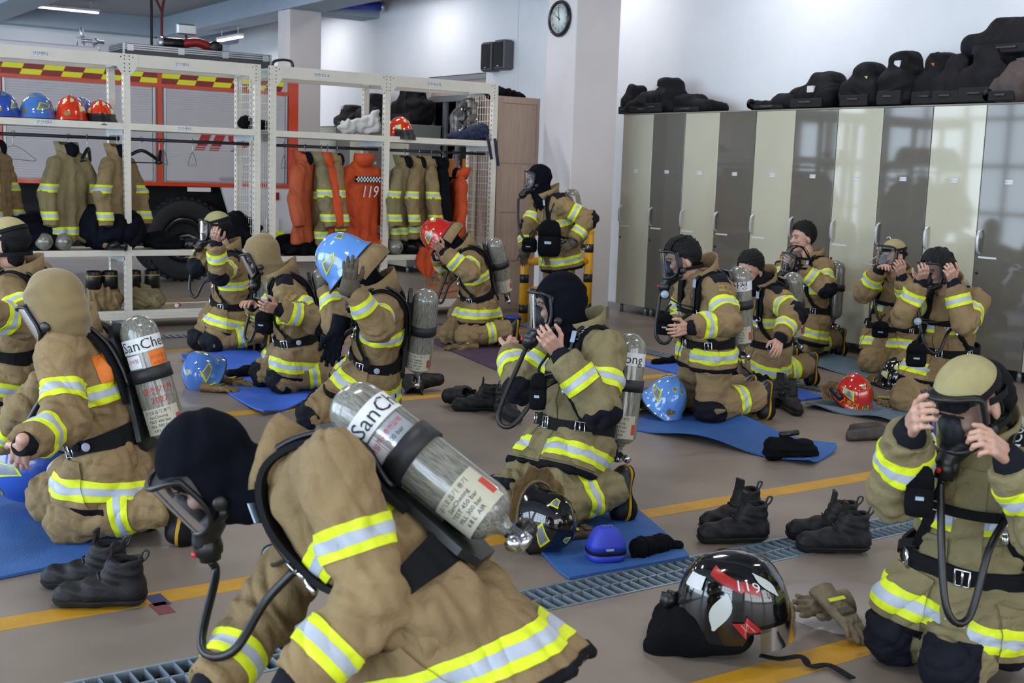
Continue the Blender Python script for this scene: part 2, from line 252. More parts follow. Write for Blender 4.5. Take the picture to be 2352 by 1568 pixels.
    '공기호흡기 용기': ('1017 172 1017 145 1152 145 1000 -57 1018 -84 1186 172 1259 211 1259 -151 1292 -151 1292 211 791 178 884 137 791 96 698 137 791 204 664 137 708 83 708 32 628 32 628 5 954 5 954 32 874 32 874 83 918 137 741 32 741 74 791 70 841 74 841 32 791 -22 667 -86 791 -150 914 -86 791 -48 881 -86 791 -125 700 -86 170 172 170 145 305 145 153 -57 170 -84 339 172 412 211 412 -151 445 -151 445 211 -73 216 -73 181 -202 181 -202 156 88 156 88 181 -40 181 -40 216 -178 -29 -178 -146 66 -146 66 -29 32 -29 32 -61 -146 -61 -146 -29 -146 -86 32 -86 32 -121 -146 -121 -56 142 -173 91 -56 41 60 91 -56 118 25 91 -56 64 -138 91 -220 18 -220 -8 107 -8 107 18 -441 205 -441 158 -572 158 -572 130 -278 130 -278 158 -408 158 -408 205 -424 80 -340 38 -424 -5 -509 38 -424 106 -543 38 -441 -31 -441 -82 -588 -82 -588 -109 -260 -109 -260 -82 -408 -82 -408 -31 -306 38 -934 172 -934 145 -799 145 -951 -57 -934 -84 -765 172 -692 211 -692 -151 -659 -151 -659 211 -1285 192 -1285 166 -1071 166 -1071 162 -1081 70 -1048 66 -1038 162 -1038 192 -1189 112 -1189 42 -1323 42 -1323 15 -997 15 -997 42 -1156 42 -1156 112 -1162 -18 -1287 -84 -1162 -150 -1036 -84 -1162 -43 -1068 -84 -1162 -124 -1254 -84', '7 9 6 7 8 9 1 5 0 1 2 5 2 4 5 3 4 2 31 34 30 34 33 30 31 37 34 35 33 34 32 37 31 32 36 37 36 33 35 36 32 33 15 10 14 10 24 14 15 13 10 11 24 10 16 13 15 16 12 13 12 24 11 12 23 24 16 23 12 17 26 16 26 23 16 26 28 23 28 22 23 17 25 26 27 28 26 29 22 28 19 17 18 19 25 17 19 29 25 19 22 29 19 21 22 19 20 21 45 47 44 45 46 47 39 43 38 39 40 43 40 42 43 41 42 40 57 63 56 57 62 63 61 59 60 61 58 59 57 64 62 64 61 62 64 65 61 65 58 61 57 67 64 66 58 65 57 66 67 57 58 66 69 72 68 72 71 68 69 75 72 73 71 72 70 75 69 70 74 75 74 71 73 74 70 71 77 79 76 77 78 79 49 55 48 49 54 55 51 49 50 51 54 49 51 53 54 51 52 53 93 88 92 88 102 92 93 91 88 89 102 88 94 91 93 94 90 91 90 102 89 90 101 102 94 101 90 95 101 94 95 100 101 97 95 96 97 100 95 97 99 100 97 98 99 81 87 80 81 86 87 83 81 82 83 86 81 83 85 86 83 84 85 110 112 109 110 111 112 104 108 103 104 105 108 105 107 108 106 107 105 130 133 129 133 132 129 130 136 133 134 132 133 131 136 130 131 135 136 135 132 134 135 131 132 114 120 113 114 115 120 115 119 120 116 119 115 117 119 116 117 118 119 122 128 121 122 127 128 124 122 123 124 127 122 124 126 127 124 125 126'),
    '양양센터': ('578 74 578 47 653 47 653 -152 686 -152 686 211 653 211 653 74 405 178 405 -65 432 -65 597 -54 594 -26 438 -37 438 49 556 49 556 76 438 76 438 150 572 150 572 178 293 211 293 -61 325 -61 325 211 222 204 222 120 166 120 166 92 222 92 222 -50 254 -50 254 204 89 -28 89 -143 336 -143 336 -116 122 -116 122 -28 95 185 95 132 21 16 39 -9 111 75 179 0 198 26 127 132 127 185 -100 211 -100 -4 -67 -4 -67 52 -15 52 -15 80 -67 80 -67 129 -15 129 -15 157 -67 157 -67 211 -247 189 -342 104 -247 19 -153 104 -247 161 -185 104 -247 47 -309 104 -182 -15 -302 -83 -182 -150 -64 -83 -182 -42 -96 -83 -182 -124 -269 -83 -468 211 -468 -4 -435 -4 -435 52 -383 52 -383 80 -435 80 -435 129 -383 129 -383 157 -435 157 -435 211 -615 189 -710 104 -615 19 -521 104 -615 161 -553 104 -615 47 -677 104 -550 -15 -670 -83 -550 -150 -432 -83 -550 -42 -464 -83 -550 -124 -637 -83', '7 5 6 7 4 5 9 18 8 18 20 8 18 19 20 9 17 18 9 14 17 14 16 17 14 15 16 1 7 0 1 2 7 2 4 7 9 13 14 3 4 2 13 11 12 9 11 13 9 10 11 22 24 21 22 23 24 26 32 25 26 31 32 40 47 39 40 46 47 41 46 40 41 43 46 43 45 46 28 26 27 28 29 26 29 31 26 30 31 29 41 42 43 44 45 43 34 38 33 34 37 38 34 36 37 34 35 36 61 64 60 64 63 60 61 67 64 65 63 64 62 67 61 62 66 67 66 63 65 66 62 63 69 72 68 72 71 68 69 75 72 73 71 72 70 75 69 70 74 75 74 71 73 74 70 71 49 59 48 49 58 59 49 55 58 55 57 58 55 56 57 49 54 55 49 51 54 51 53 54 51 52 53 49 50 51 89 92 88 92 91 88 89 95 92 93 91 92 90 95 89 90 94 95 94 91 93 94 90 91 97 100 96 100 99 96 97 103 100 101 99 100 98 103 97 98 102 103 102 99 101 102 98 99 77 87 76 77 86 87 77 83 86 83 85 86 83 84 85 77 82 83 77 79 82 79 81 82 79 80 81 77 78 79'),
    '현장대응과': ('816 211 816 -151 849 -151 849 31 907 31 907 60 849 60 849 211 588 171 588 144 738 144 728 11 760 8 771 152 771 171 572 -72 796 -58 794 -34 678 -42 678 68 645 68 645 -43 568 -44 367 202 240 133 367 64 494 133 367 175 460 133 367 90 274 133 204 35 204 8 531 8 531 35 367 -22 243 -86 367 -151 491 -86 367 -48 458 -86 367 -125 277 -86 -151 167 -151 -62 -128 -62 6 -51 3 -24 -118 -34 -118 140 -17 140 -17 167 29 203 29 -132 60 -132 60 38 111 38 111 -151 143 -151 143 211 111 211 111 66 60 66 60 203 -284 211 -284 -7 -251 -7 -251 91 -198 91 -198 119 -251 119 -251 211 -366 -17 -486 -84 -366 -150 -248 -84 -366 -44 -280 -84 -366 -124 -453 -84 -524 184 -524 157 -443 157 -443 142 -534 25 -517 -1 -426 88 -338 10 -322 36 -410 143 -410 157 -330 157 -330 184 -697 38 -697 12 -636 12 -636 -66 -602 -66 -602 210 -636 210 -636 114 -697 114 -697 87 -636 87 -636 38 -813 211 -813 166 -900 166 -900 140 -697 140 -697 166 -780 166 -780 211 -835 -42 -835 -143 -594 -143 -594 -116 -802 -116 -802 -42 -797 120 -879 51 -797 -18 -715 51 -797 94 -746 51 -797 8 -848 51', '9 14 8 9 13 14 9 10 13 10 12 13 11 12 10 21 19 20 21 18 19 18 16 17 21 16 18 22 16 21 15 16 22 1 7 0 1 6 7 1 3 6 3 5 6 3 4 5 1 2 3 32 34 31 32 33 34 36 39 35 39 38 35 36 42 39 40 38 39 37 42 36 37 41 42 41 38 40 41 37 38 24 27 23 27 26 23 24 30 27 28 26 27 25 30 24 25 29 30 29 26 28 29 25 26 61 59 60 61 58 59 53 63 52 53 62 63 53 55 62 55 61 62 55 56 61 56 58 61 53 54 55 57 58 56 44 49 43 49 51 43 49 50 51 44 48 49 48 46 47 44 46 48 44 45 46 73 76 72 76 75 72 73 79 76 77 75 76 74 79 73 74 78 79 78 75 77 78 74 75 81 92 80 81 91 92 82 91 81 83 90 82 90 91 82 83 89 90 83 88 89 84 86 83 86 88 83 84 85 86 87 88 86 65 71 64 65 70 71 65 67 70 67 69 70 67 68 69 65 66 67 120 123 119 123 122 119 120 126 123 124 122 123 121 126 120 121 125 126 125 122 124 125 121 122 106 112 105 106 111 112 100 98 99 100 97 98 108 106 107 108 111 106 108 110 111 108 109 110 102 100 101 102 103 100 103 97 100 104 97 103 94 104 93 94 95 104 95 97 104 96 97 95 114 118 113 114 117 118 114 116 117 114 115 116'),
    '경남농산': ('636 211 636 -56 669 -56 669 72 722 72 722 100 669 100 669 211 444 -31 444 -143 685 -143 685 -116 478 -116 478 -31 477 189 477 144 386 20 404 -6 494 85 582 2 599 29 510 143 510 189 20 36 20 8 347 8 347 36 200 36 200 83 310 83 310 110 97 110 97 204 64 204 64 83 167 83 167 36 183 -19 59 -85 183 -150 307 -85 183 -45 274 -85 183 -124 93 -85 -331 61 -331 34 -302 34 -133 50 -137 77 -298 61 -298 192 -331 192 -295 -14 -295 -146 -67 -146 -67 -14 -100 -40 -100 -119 -263 -119 -263 -40 -100 210 -100 6 -67 6 -67 100 -14 100 -14 128 -67 128 -67 210 -693 184 -693 156 -566 156 -711 20 -698 -6 -542 117 -452 117 -452 69 -546 69 -546 42 -452 42 -452 -6 -418 -6 -418 210 -452 210 -452 144 -534 144 -530 184 -536 -10 -656 -80 -536 -150 -416 -80 -536 -36 -449 -80 -536 -123 -623 -80', '15 22 14 15 21 22 16 21 15 16 18 21 18 20 21 16 17 18 19 20 18 1 7 0 1 6 7 1 3 6 3 5 6 3 4 5 1 2 3 9 13 8 9 12 13 9 11 12 9 10 11 38 41 37 41 40 37 38 44 41 42 40 41 39 44 38 39 43 44 43 40 42 43 39 40 34 32 33 34 31 32 34 30 31 34 29 30 35 29 34 36 28 35 28 29 35 36 27 28 24 36 23 24 27 36 24 26 27 24 25 26 54 60 53 60 56 53 60 57 56 57 55 56 54 59 60 58 55 57 54 58 59 54 55 58 62 68 61 62 67 68 62 64 67 64 66 67 64 65 66 62 63 64 45 51 52 45 50 51 50 48 49 46 50 45 46 48 50 46 47 48 88 91 87 91 90 87 88 94 91 92 90 91 89 94 88 89 93 94 93 90 92 93 89 90 84 82 83 84 81 82 70 86 69 70 71 86 71 85 86 72 85 71 72 74 85 74 84 85 74 75 84 75 81 84 72 73 74 76 81 75 78 76 77 78 79 76 79 81 76 80 81 79'),
    '제주 월동무': ('627 1 627 -26 774 -26 774 -151 807 -151 807 -26 955 -26 955 1 669 191 669 50 913 50 913 191 880 164 880 76 702 76 702 164 301 194 301 74 407 74 407 32 260 32 260 6 587 6 587 32 439 32 439 74 548 74 548 101 334 101 334 168 546 168 546 194 423 -20 299 -86 423 -151 546 -86 423 -46 513 -86 423 -125 332 -86 -54 -123 -54 -147 200 -147 200 -123 -21 -123 -21 -91 188 -91 188 -16 -55 -16 -55 -39 155 -39 155 -68 -54 -68 7 204 -82 149 7 95 96 149 7 181 65 149 7 118 -51 149 -106 50 -11 51 -11 -4 22 -4 22 52 128 62 126 84 -110 74 82 38 82 17 154 17 154 -2 188 -2 188 210 154 210 154 38 -588 5 -588 -22 -441 -22 -441 -151 -408 -151 -408 -22 -261 -22 -261 5 -557 188 -557 162 -443 162 -443 160 -568 62 -556 35 -424 118 -292 35 -280 62 -406 160 -406 162 -292 162 -292 188 -753 202 -753 81 -812 81 -812 54 -753 54 -753 -132 -722 -132 -722 202 -950 168 -950 141 -882 141 -882 108 -960 -54 -940 -79 -865 35 -793 -70 -773 -46 -850 108 -850 141 -785 141 -785 168 -680 211 -680 -151 -649 -151 -649 211', '9 15 8 15 11 8 15 12 11 12 10 11 9 14 15 13 10 12 9 13 14 9 10 13 1 7 0 1 6 7 2 6 1 3 5 2 5 6 2 3 4 5 33 36 32 36 35 32 33 39 36 37 35 36 34 39 33 34 38 39 38 35 37 38 34 35 17 29 16 29 31 16 29 30 31 17 28 29 17 27 28 17 26 27 18 26 17 19 25 18 25 26 18 19 24 25 21 19 20 21 24 19 21 23 24 21 22 23 76 74 75 76 73 74 54 57 53 57 56 53 54 60 57 58 56 57 55 60 54 55 59 60 59 56 58 59 55 56 68 66 67 61 66 68 61 65 66 61 62 65 62 64 65 63 64 62 70 76 69 70 71 76 71 73 76 72 73 71 49 47 48 49 50 47 50 46 47 51 46 50 40 45 52 45 51 52 45 46 51 40 44 45 41 44 40 41 43 44 41 42 43 86 97 85 86 96 97 87 96 86 88 95 87 95 96 87 88 94 95 89 94 88 89 91 94 91 93 94 89 90 91 92 93 91 78 84 77 78 83 84 79 83 78 80 82 79 82 83 79 80 81 82 120 122 119 120 121 122 99 105 98 99 104 105 107 118 106 107 117 118 108 117 107 109 116 108 116 117 108 109 115 116 110 115 109 110 112 115 112 114 115 101 99 100 101 102 99 102 104 99 103 104 102 110 111 112 113 114 112'),
    '구조대 1-7': ('868 153 692 153 692 116 810 116 710 -108 745 -124 656 -13 559 -13 559 -50 656 -50 463 153 424 153 424 -120 463 -120 -103 167 -103 -62 -80 -62 54 -51 51 -24 -70 -34 -70 140 31 140 31 167 77 203 77 -132 108 -132 108 38 159 38 159 -151 191 -151 191 211 159 211 159 66 108 66 108 203 -337 10 -337 -77 -484 -77 -484 -105 -156 -105 -156 -77 -304 -77 -304 10 -457 178 -457 150 -338 150 -338 143 -468 24 -455 -2 -320 94 -185 -1 -171 26 -303 143 -303 150 -184 150 -184 178 -852 32 -852 4 -706 4 -706 -152 -673 -152 -673 4 -525 4 -525 32 -578 32 -568 156 -568 187 -811 187 -811 160 -601 160 -601 156 -612 32', '2 0 1 2 3 0 3 5 0 4 5 3 8 6 7 8 9 6 12 10 11 12 13 10 32 30 31 32 29 30 24 34 23 24 33 34 24 26 33 26 32 33 26 27 32 27 29 32 24 25 26 28 29 27 15 20 14 20 22 14 20 21 22 15 19 20 19 17 18 15 17 19 15 16 17 44 55 43 44 54 55 45 54 44 46 53 45 53 54 45 46 52 53 47 52 46 47 49 52 49 51 52 47 48 49 50 51 49 36 42 35 36 41 42 38 36 37 38 41 36 38 40 41 38 39 40 68 66 67 68 69 66 69 65 66 70 65 69 71 65 70 71 64 65 57 71 56 57 64 71 57 63 64 57 62 63 58 62 57 59 61 58 61 62 58 59 60 61'),
    '신ㆍ영': ('382 -12 262 -81 382 -150 503 -81 382 -38 470 -81 382 -124 294 -81 303 161 364 103 303 46 241 103 391 132 468 132 468 75 391 75 396 103 468 211 468 158 376 158 303 189 210 103 303 17 376 48 468 48 468 -3 502 -3 502 211 -23 28 3 2 28 28 3 54 -438 190 -438 154 -528 24 -511 -3 -421 93 -332 4 -314 30 -404 154 -404 190 -269 210 -269 -55 -236 -55 -236 210 -468 -30 -468 -143 -224 -143 -224 -116 -435 -116 -435 -30', '18 27 17 18 26 27 21 8 20 8 19 20 21 11 8 9 19 8 9 12 19 12 18 19 12 13 18 13 26 18 9 16 12 14 26 13 22 11 21 22 10 11 10 16 9 10 15 16 10 14 15 10 23 14 23 24 14 24 26 14 10 22 23 25 26 24 1 4 0 4 3 0 1 7 4 5 3 4 2 7 1 2 6 7 6 3 5 6 2 3 28 30 31 29 30 28 42 44 41 42 43 44 46 50 45 46 49 50 46 48 49 46 47 48 33 40 32 33 39 40 34 39 33 34 36 39 36 38 39 34 35 36 37 38 36'),
    '이 창 수': ('315 7 315 -20 462 -20 462 -151 494 -151 494 -20 642 -20 642 7 462 198 462 178 332 73 345 46 479 131 613 46 626 73 496 178 496 198 84 211 84 -11 117 -11 117 90 170 90 170 117 117 117 117 211 2 -20 -118 -85 2 -150 120 -85 2 -46 88 -85 2 -124 -85 -85 -74 212 -74 167 -154 167 -154 140 -74 140 -74 133 -164 24 -147 -2 -57 81 32 7 48 34 -41 133 -41 140 39 140 39 167 -40 167 -40 212 -538 183 -630 57 -538 -70 -446 57 -538 153 -478 57 -538 -40 -598 57 -380 211 -380 -152 -347 -152 -347 211', '9 16 8 9 15 16 10 15 9 10 12 15 12 14 15 10 11 12 13 14 12 1 7 0 1 6 7 2 6 1 3 5 2 5 6 2 3 4 5 26 29 25 29 28 25 26 32 29 30 28 29 27 32 26 27 31 32 31 28 30 31 27 28 34 49 33 34 48 49 36 34 35 36 48 34 36 47 48 36 46 47 37 46 36 38 45 37 45 46 37 38 44 45 39 44 38 39 41 44 41 43 44 39 40 41 42 43 41 18 24 17 18 23 24 18 20 23 20 22 23 20 21 22 18 19 20 59 61 58 59 60 61 51 54 50 54 53 50 51 57 54 55 53 54 52 57 51 52 56 57 56 53 55 56 52 53'),
    '최 상 희': ('418 207 418 162 325 162 325 135 544 135 544 162 452 162 452 207 577 211 577 -151 610 -151 610 211 322 -80 556 -66 554 -42 317 -52 435 115 349 47 435 -21 521 47 435 89 490 47 435 5 380 47 84 211 84 -9 117 -9 117 89 170 89 170 117 117 117 117 211 2 -18 -118 -84 2 -150 120 -84 2 -45 88 -84 2 -124 -85 -84 -76 192 -76 155 -166 31 -148 4 -59 96 27 14 45 40 -43 152 -43 192 -637 -77 -402 -61 -405 -36 -506 -46 -506 20 -540 20 -540 -48 -641 -49 -540 208 -540 164 -622 164 -622 136 -540 136 -630 33 -615 8 -523 88 -430 11 -415 37 -506 136 -423 136 -423 164 -506 164 -506 208 -382 211 -382 -152 -348 -152 -348 211', '9 11 8 9 10 11 15 13 14 12 13 15 17 20 16 20 19 16 17 23 20 21 19 20 18 23 17 18 22 23 22 19 21 22 18 19 1 7 0 1 6 7 3 1 2 3 6 1 3 5 6 3 4 5 33 36 32 36 35 32 33 39 36 37 35 36 34 39 33 34 38 39 38 35 37 38 34 35 41 48 40 41 47 48 42 47 41 42 44 47 44 46 47 42 43 44 45 46 44 25 31 24 25 30 31 25 27 30 27 29 30 27 28 29 25 26 27 73 75 72 73 74 75 58 71 57 58 70 71 60 58 59 60 70 58 60 69 70 60 68 69 61 68 60 62 67 61 67 68 61 62 64 67 64 66 67 62 63 64 65 66 64 55 53 54 55 52 53 52 50 51 55 50 52 56 50 55 49 50 56'),
    '김 ㅇㅇ': ('424 131 311 31 424 -68 537 31 424 102 504 31 424 -40 343 31 56 131 -57 31 56 -68 169 31 56 102 136 31 56 -40 -25 31 -564 187 -564 161 -434 161 -584 29 -570 2 -398 187 -324 210 -324 6 -291 6 -291 210 -525 -11 -525 -146 -291 -146 -291 -11 -324 -38 -324 -119 -492 -119 -492 -38', '1 4 0 4 3 0 1 7 4 5 3 4 2 7 1 2 6 7 6 3 5 6 2 3 9 12 8 12 11 8 9 15 12 13 11 12 10 15 9 10 14 15 14 11 13 14 10 11 23 25 22 23 24 25 27 33 26 33 29 26 33 30 29 30 28 29 27 32 33 31 28 30 27 31 32 27 28 31 17 21 16 17 18 21 18 20 21 19 20 18'),
}
for _w, (_v, _f) in HANGUL.items():
    _a = np.array(_v.split(), float).reshape(-1, 2)/400; _TXT[_w] = (np.concatenate([_a, np.zeros((len(_a), 1))], 1), [tuple(t) for t in np.array(_f.split(), int).reshape(-1, 3).tolist()])
def outline_words(words):
    """flat outlines of all words, made in one pass"""
    ob = []
    for w in words:
        cu = bpy.data.curves.new('t', 'FONT'); cu.body = w; cu.align_x = 'CENTER'; cu.align_y = 'CENTER'; cu.resolution_u = 2
        o = bpy.data.objects.new('t', cu); COL.objects.link(o); ob.append(o)
    dg = bpy.context.evaluated_depsgraph_get()
    for w, o in zip(words, ob):
        e = o.evaluated_get(dg); me = e.to_mesh()
        V = np.array([tuple(v.co) for v in me.vertices]) if len(me.vertices) else np.zeros((0, 3)); _TXT[w] = (V, [tuple(p.vertices) for p in me.polygons])
        e.to_mesh_clear()
    for o in ob: cu = o.data; bpy.data.objects.remove(o); bpy.data.curves.remove(cu)
def text2d(s, size=1.0):
    V, F = _TXT[s]; return V*size, F
# every word that appears in the scene, outlined once while the scene is still empty
outline_words([w for w in WORDS if w not in _TXT])

# ------------------------------------------------------------------ distance fields -> skin
class RC:   # tapered capsule, optional flat cut at b
    def __init__(s, a, b, ra, rb, cut=False, cuta=False):
        s.a = np.asarray(a, float); s.b = np.asarray(b, float); s.ra = ra; s.rb = rb; s.cut = cut; s.cuta = cuta
        r = max(ra, rb); s.lo = np.minimum(s.a, s.b)-r; s.hi = np.maximum(s.a, s.b)+r
        s.ab = s.b-s.a; s.L = np.linalg.norm(s.ab)+1e-9
    def t(s, P): return ((P-s.a) @ s.ab)/s.L**2
    def d(s, P):
        t = s.t(P); tc = np.clip(t, 0, 1)
        q = P-s.a-tc[..., None]*s.ab
        d = np.sqrt((q*q).sum(-1))-(s.ra+(s.rb-s.ra)*tc)
        if s.cut: d = np.maximum(d, (t-1)*s.L)
        if s.cuta: d = np.maximum(d, -t*s.L)
        return d
class EL:   # ellipsoid with axes
    def __init__(s, c, r, X=None):
        s.c = np.asarray(c, float); s.r = np.asarray(r, float); s.X = np.eye(3) if X is None else np.asarray(X, float)
        m = s.r.max(); s.lo = s.c-m; s.hi = s.c+m
    def d(s, P):
        q = ((P-s.c) @ s.X.T)/s.r
        k = np.sqrt((q*q).sum(-1)); return (k-1)*s.r.min()*.5+(k-1)*s.r.mean()*.5
class RB:   # rounded box
    def __init__(s, c, hf, r): s.c = np.asarray(c, float); s.h = np.asarray(hf, float); s.r = r; s.lo = s.c-s.h; s.hi = s.c+s.h
    def d(s, P):
        q = np.abs(P-s.c)-(s.h-s.r); return np.sqrt((np.maximum(q, 0)**2).sum(-1))+np.minimum(q.max(-1), 0)-s.r
class TORSO:  # profile (s, halfwidth, halfdepth, shift forward) along an axis
    def __init__(s, o, ax, lat, fwd, prof, end=0.05):
        s.o = np.asarray(o, float); s.ax = ax; s.lat = lat; s.fw = fwd; s.p = np.array(prof, float); s.e = end
        a = s.o+ax*s.p[0, 0]; b = s.o+ax*s.p[-1, 0]; m = s.p[:, 1].max()+.06; s.lo = np.minimum(a, b)-m; s.hi = np.maximum(a, b)+m
    def d(s, P):
        q = P-s.o; t = q @ s.ax; x = q @ s.lat; y = q @ s.fw
        tc = np.clip(t, s.p[0, 0], s.p[-1, 0]); z = t-tc
        a = np.interp(tc, s.p[:, 0], s.p[:, 1]); b = np.interp(tc, s.p[:, 0], s.p[:, 2]); y = y-np.interp(tc, s.p[:, 0], s.p[:, 3])
        k = np.sqrt((x/a)**2+(y/b)**2+(z/s.e)**2)
        return (k-1)*(0.5*np.minimum(a, b)+.5*np.where(np.abs(x/a) > np.abs(y/b), a, b))
def smin(a, b, k):
    h = np.clip(.5+.5*(b-a)/k, 0, 1); return b+(a-b)*h-k*h*(1-h)
def skin(prims, h, k=0.035, cuts=(), sub=(), it=1, lohi=None):
    """union of prims (with per-item blend), minus sub, cut by half-space functions; naive surface nets"""
    lo = np.min([p.lo for p in prims], 0)-3*h-.02; hi = np.max([p.hi for p in prims], 0)+3*h+.02
    if lohi is not None: lo = np.maximum(lo, lohi[0]); hi = np.minimum(hi, lohi[1])
    n = np.ceil((hi-lo)/h).astype(int)+1
    V = np.full(n, .5, np.float64)
    ax = [lo[i]+h*np.arange(n[i]) for i in range(3)]
    def sl(p, m):
        a = np.clip(np.floor((p.lo-m-lo)/h).astype(int), 0, n); b = np.clip(np.ceil((p.hi+m-lo)/h).astype(int)+1, 0, n)
        return tuple(slice(a[i], b[i]) for i in range(3))
    def pts(s):
        g = np.meshgrid(ax[0][s[0]], ax[1][s[1]], ax[2][s[2]], indexing='ij'); return np.stack(g, -1)
    for p in prims:
        s = sl(p, k+2*h)
        V[s] = smin(V[s], p.d(pts(s)), k)
    for p, kk in sub:
        s = sl(p, kk+2*h); V[s] = -smin(-V[s], p.d(pts(s)), kk)
    if cuts:
        full = tuple(slice(0, n[i]) for i in range(3)); P = pts(full)
        for c in cuts: V = np.maximum(V, c(P))
    V[0], V[-1], V[:, 0], V[:, -1], V[:, :, 0], V[:, :, -1] = .5, .5, .5, .5, .5, .5
    return nets(V, lo, h, it)
_C = [(0, 0, 0), (1, 0, 0), (0, 1, 0), (1, 1, 0), (0, 0, 1), (1, 0, 1), (0, 1, 1), (1, 1, 1)]
_E = [(0, 1), (2, 3), (4, 5), (6, 7), (0, 2), (1, 3), (4, 6), (5, 7), (0, 4), (1, 5), (2, 6), (3, 7)]
def nets(V, lo, h, it=1):
    s = V < 0; n = V.shape
    cnt = np.zeros((n[0]-1, n[1]-1, n[2]-1), np.int8)
    for c in _C: cnt += s[c[0]:n[0]-1+c[0], c[1]:n[1]-1+c[1], c[2]:n[2]-1+c[2]]
    I = np.argwhere((cnt > 0) & (cnt < 8)); ids = np.full(cnt.shape, -1, np.int64); ids[I[:, 0], I[:, 1], I[:, 2]] = np.arange(len(I))
    cv = np.stack([V[I[:, 0]+c[0], I[:, 1]+c[1], I[:, 2]+c[2]] for c in _C], 1)
    acc = np.zeros((len(I), 3)); num = np.zeros(len(I)); CC = np.array(_C, float)
    for a, b in _E:
        va, vb = cv[:, a], cv[:, b]; m = (va < 0) != (vb < 0)
        t = np.where(m, va/np.where(m, va-vb, 1), 0)
        acc += np.where(m[:, None], CC[a]+t[:, None]*(CC[b]-CC[a]), 0); num += m
    P = lo+h*(I+acc/num[:, None])
    Q = []
    for axs in range(3):
        o = [slice(None)]*3; o2 = [slice(None)]*3; o[axs] = slice(0, -1); o2[axs] = slice(1, None)
        ch = s[tuple(o)] != s[tuple(o2)]; e = np.argwhere(ch)
        b, c = (axs+1) % 3, (axs+2) % 3
        e = e[(e[:, b] > 0) & (e[:, c] > 0) & (e[:, b] < n[b]-1) & (e[:, c] < n[c]-1)]
        def g(db, dc):
            q = e.copy(); q[:, b] += db; q[:, c] += dc; return ids[q[:, 0], q[:, 1], q[:, 2]]
        q = np.stack([g(-1, -1), g(0, -1), g(0, 0), g(-1, 0)], 1)
        ins = s[e[:, 0], e[:, 1], e[:, 2]]
        q[~ins] = q[~ins][:, ::-1]
        Q.append(q)
    Q = np.concatenate(Q); Q = Q[(Q >= 0).all(1)]
    for _ in range(it): P = relax(P, Q)
    return P, Q
def relax(P, Q, w=0.5):
    acc = np.zeros_like(P); c = np.zeros(len(P))
    for i in range(4):
        j = (i+1) % 4
        np.add.at(acc, Q[:, i], P[Q[:, j]]); np.add.at(c, Q[:, i], 1)
        np.add.at(acc, Q[:, j], P[Q[:, i]]); np.add.at(c, Q[:, j], 1)
    return P*(1-w)+w*acc/np.maximum(c, 1)[:, None]
def normals(P, Q):
    n = np.cross(P[Q[:, 2]]-P[Q[:, 0]], P[Q[:, 3]]-P[Q[:, 1]]); N = np.zeros_like(P)
    for i in range(4): np.add.at(N, Q[:, i], n)
    return N/(np.linalg.norm(N, axis=1)[:, None]+1e-12)
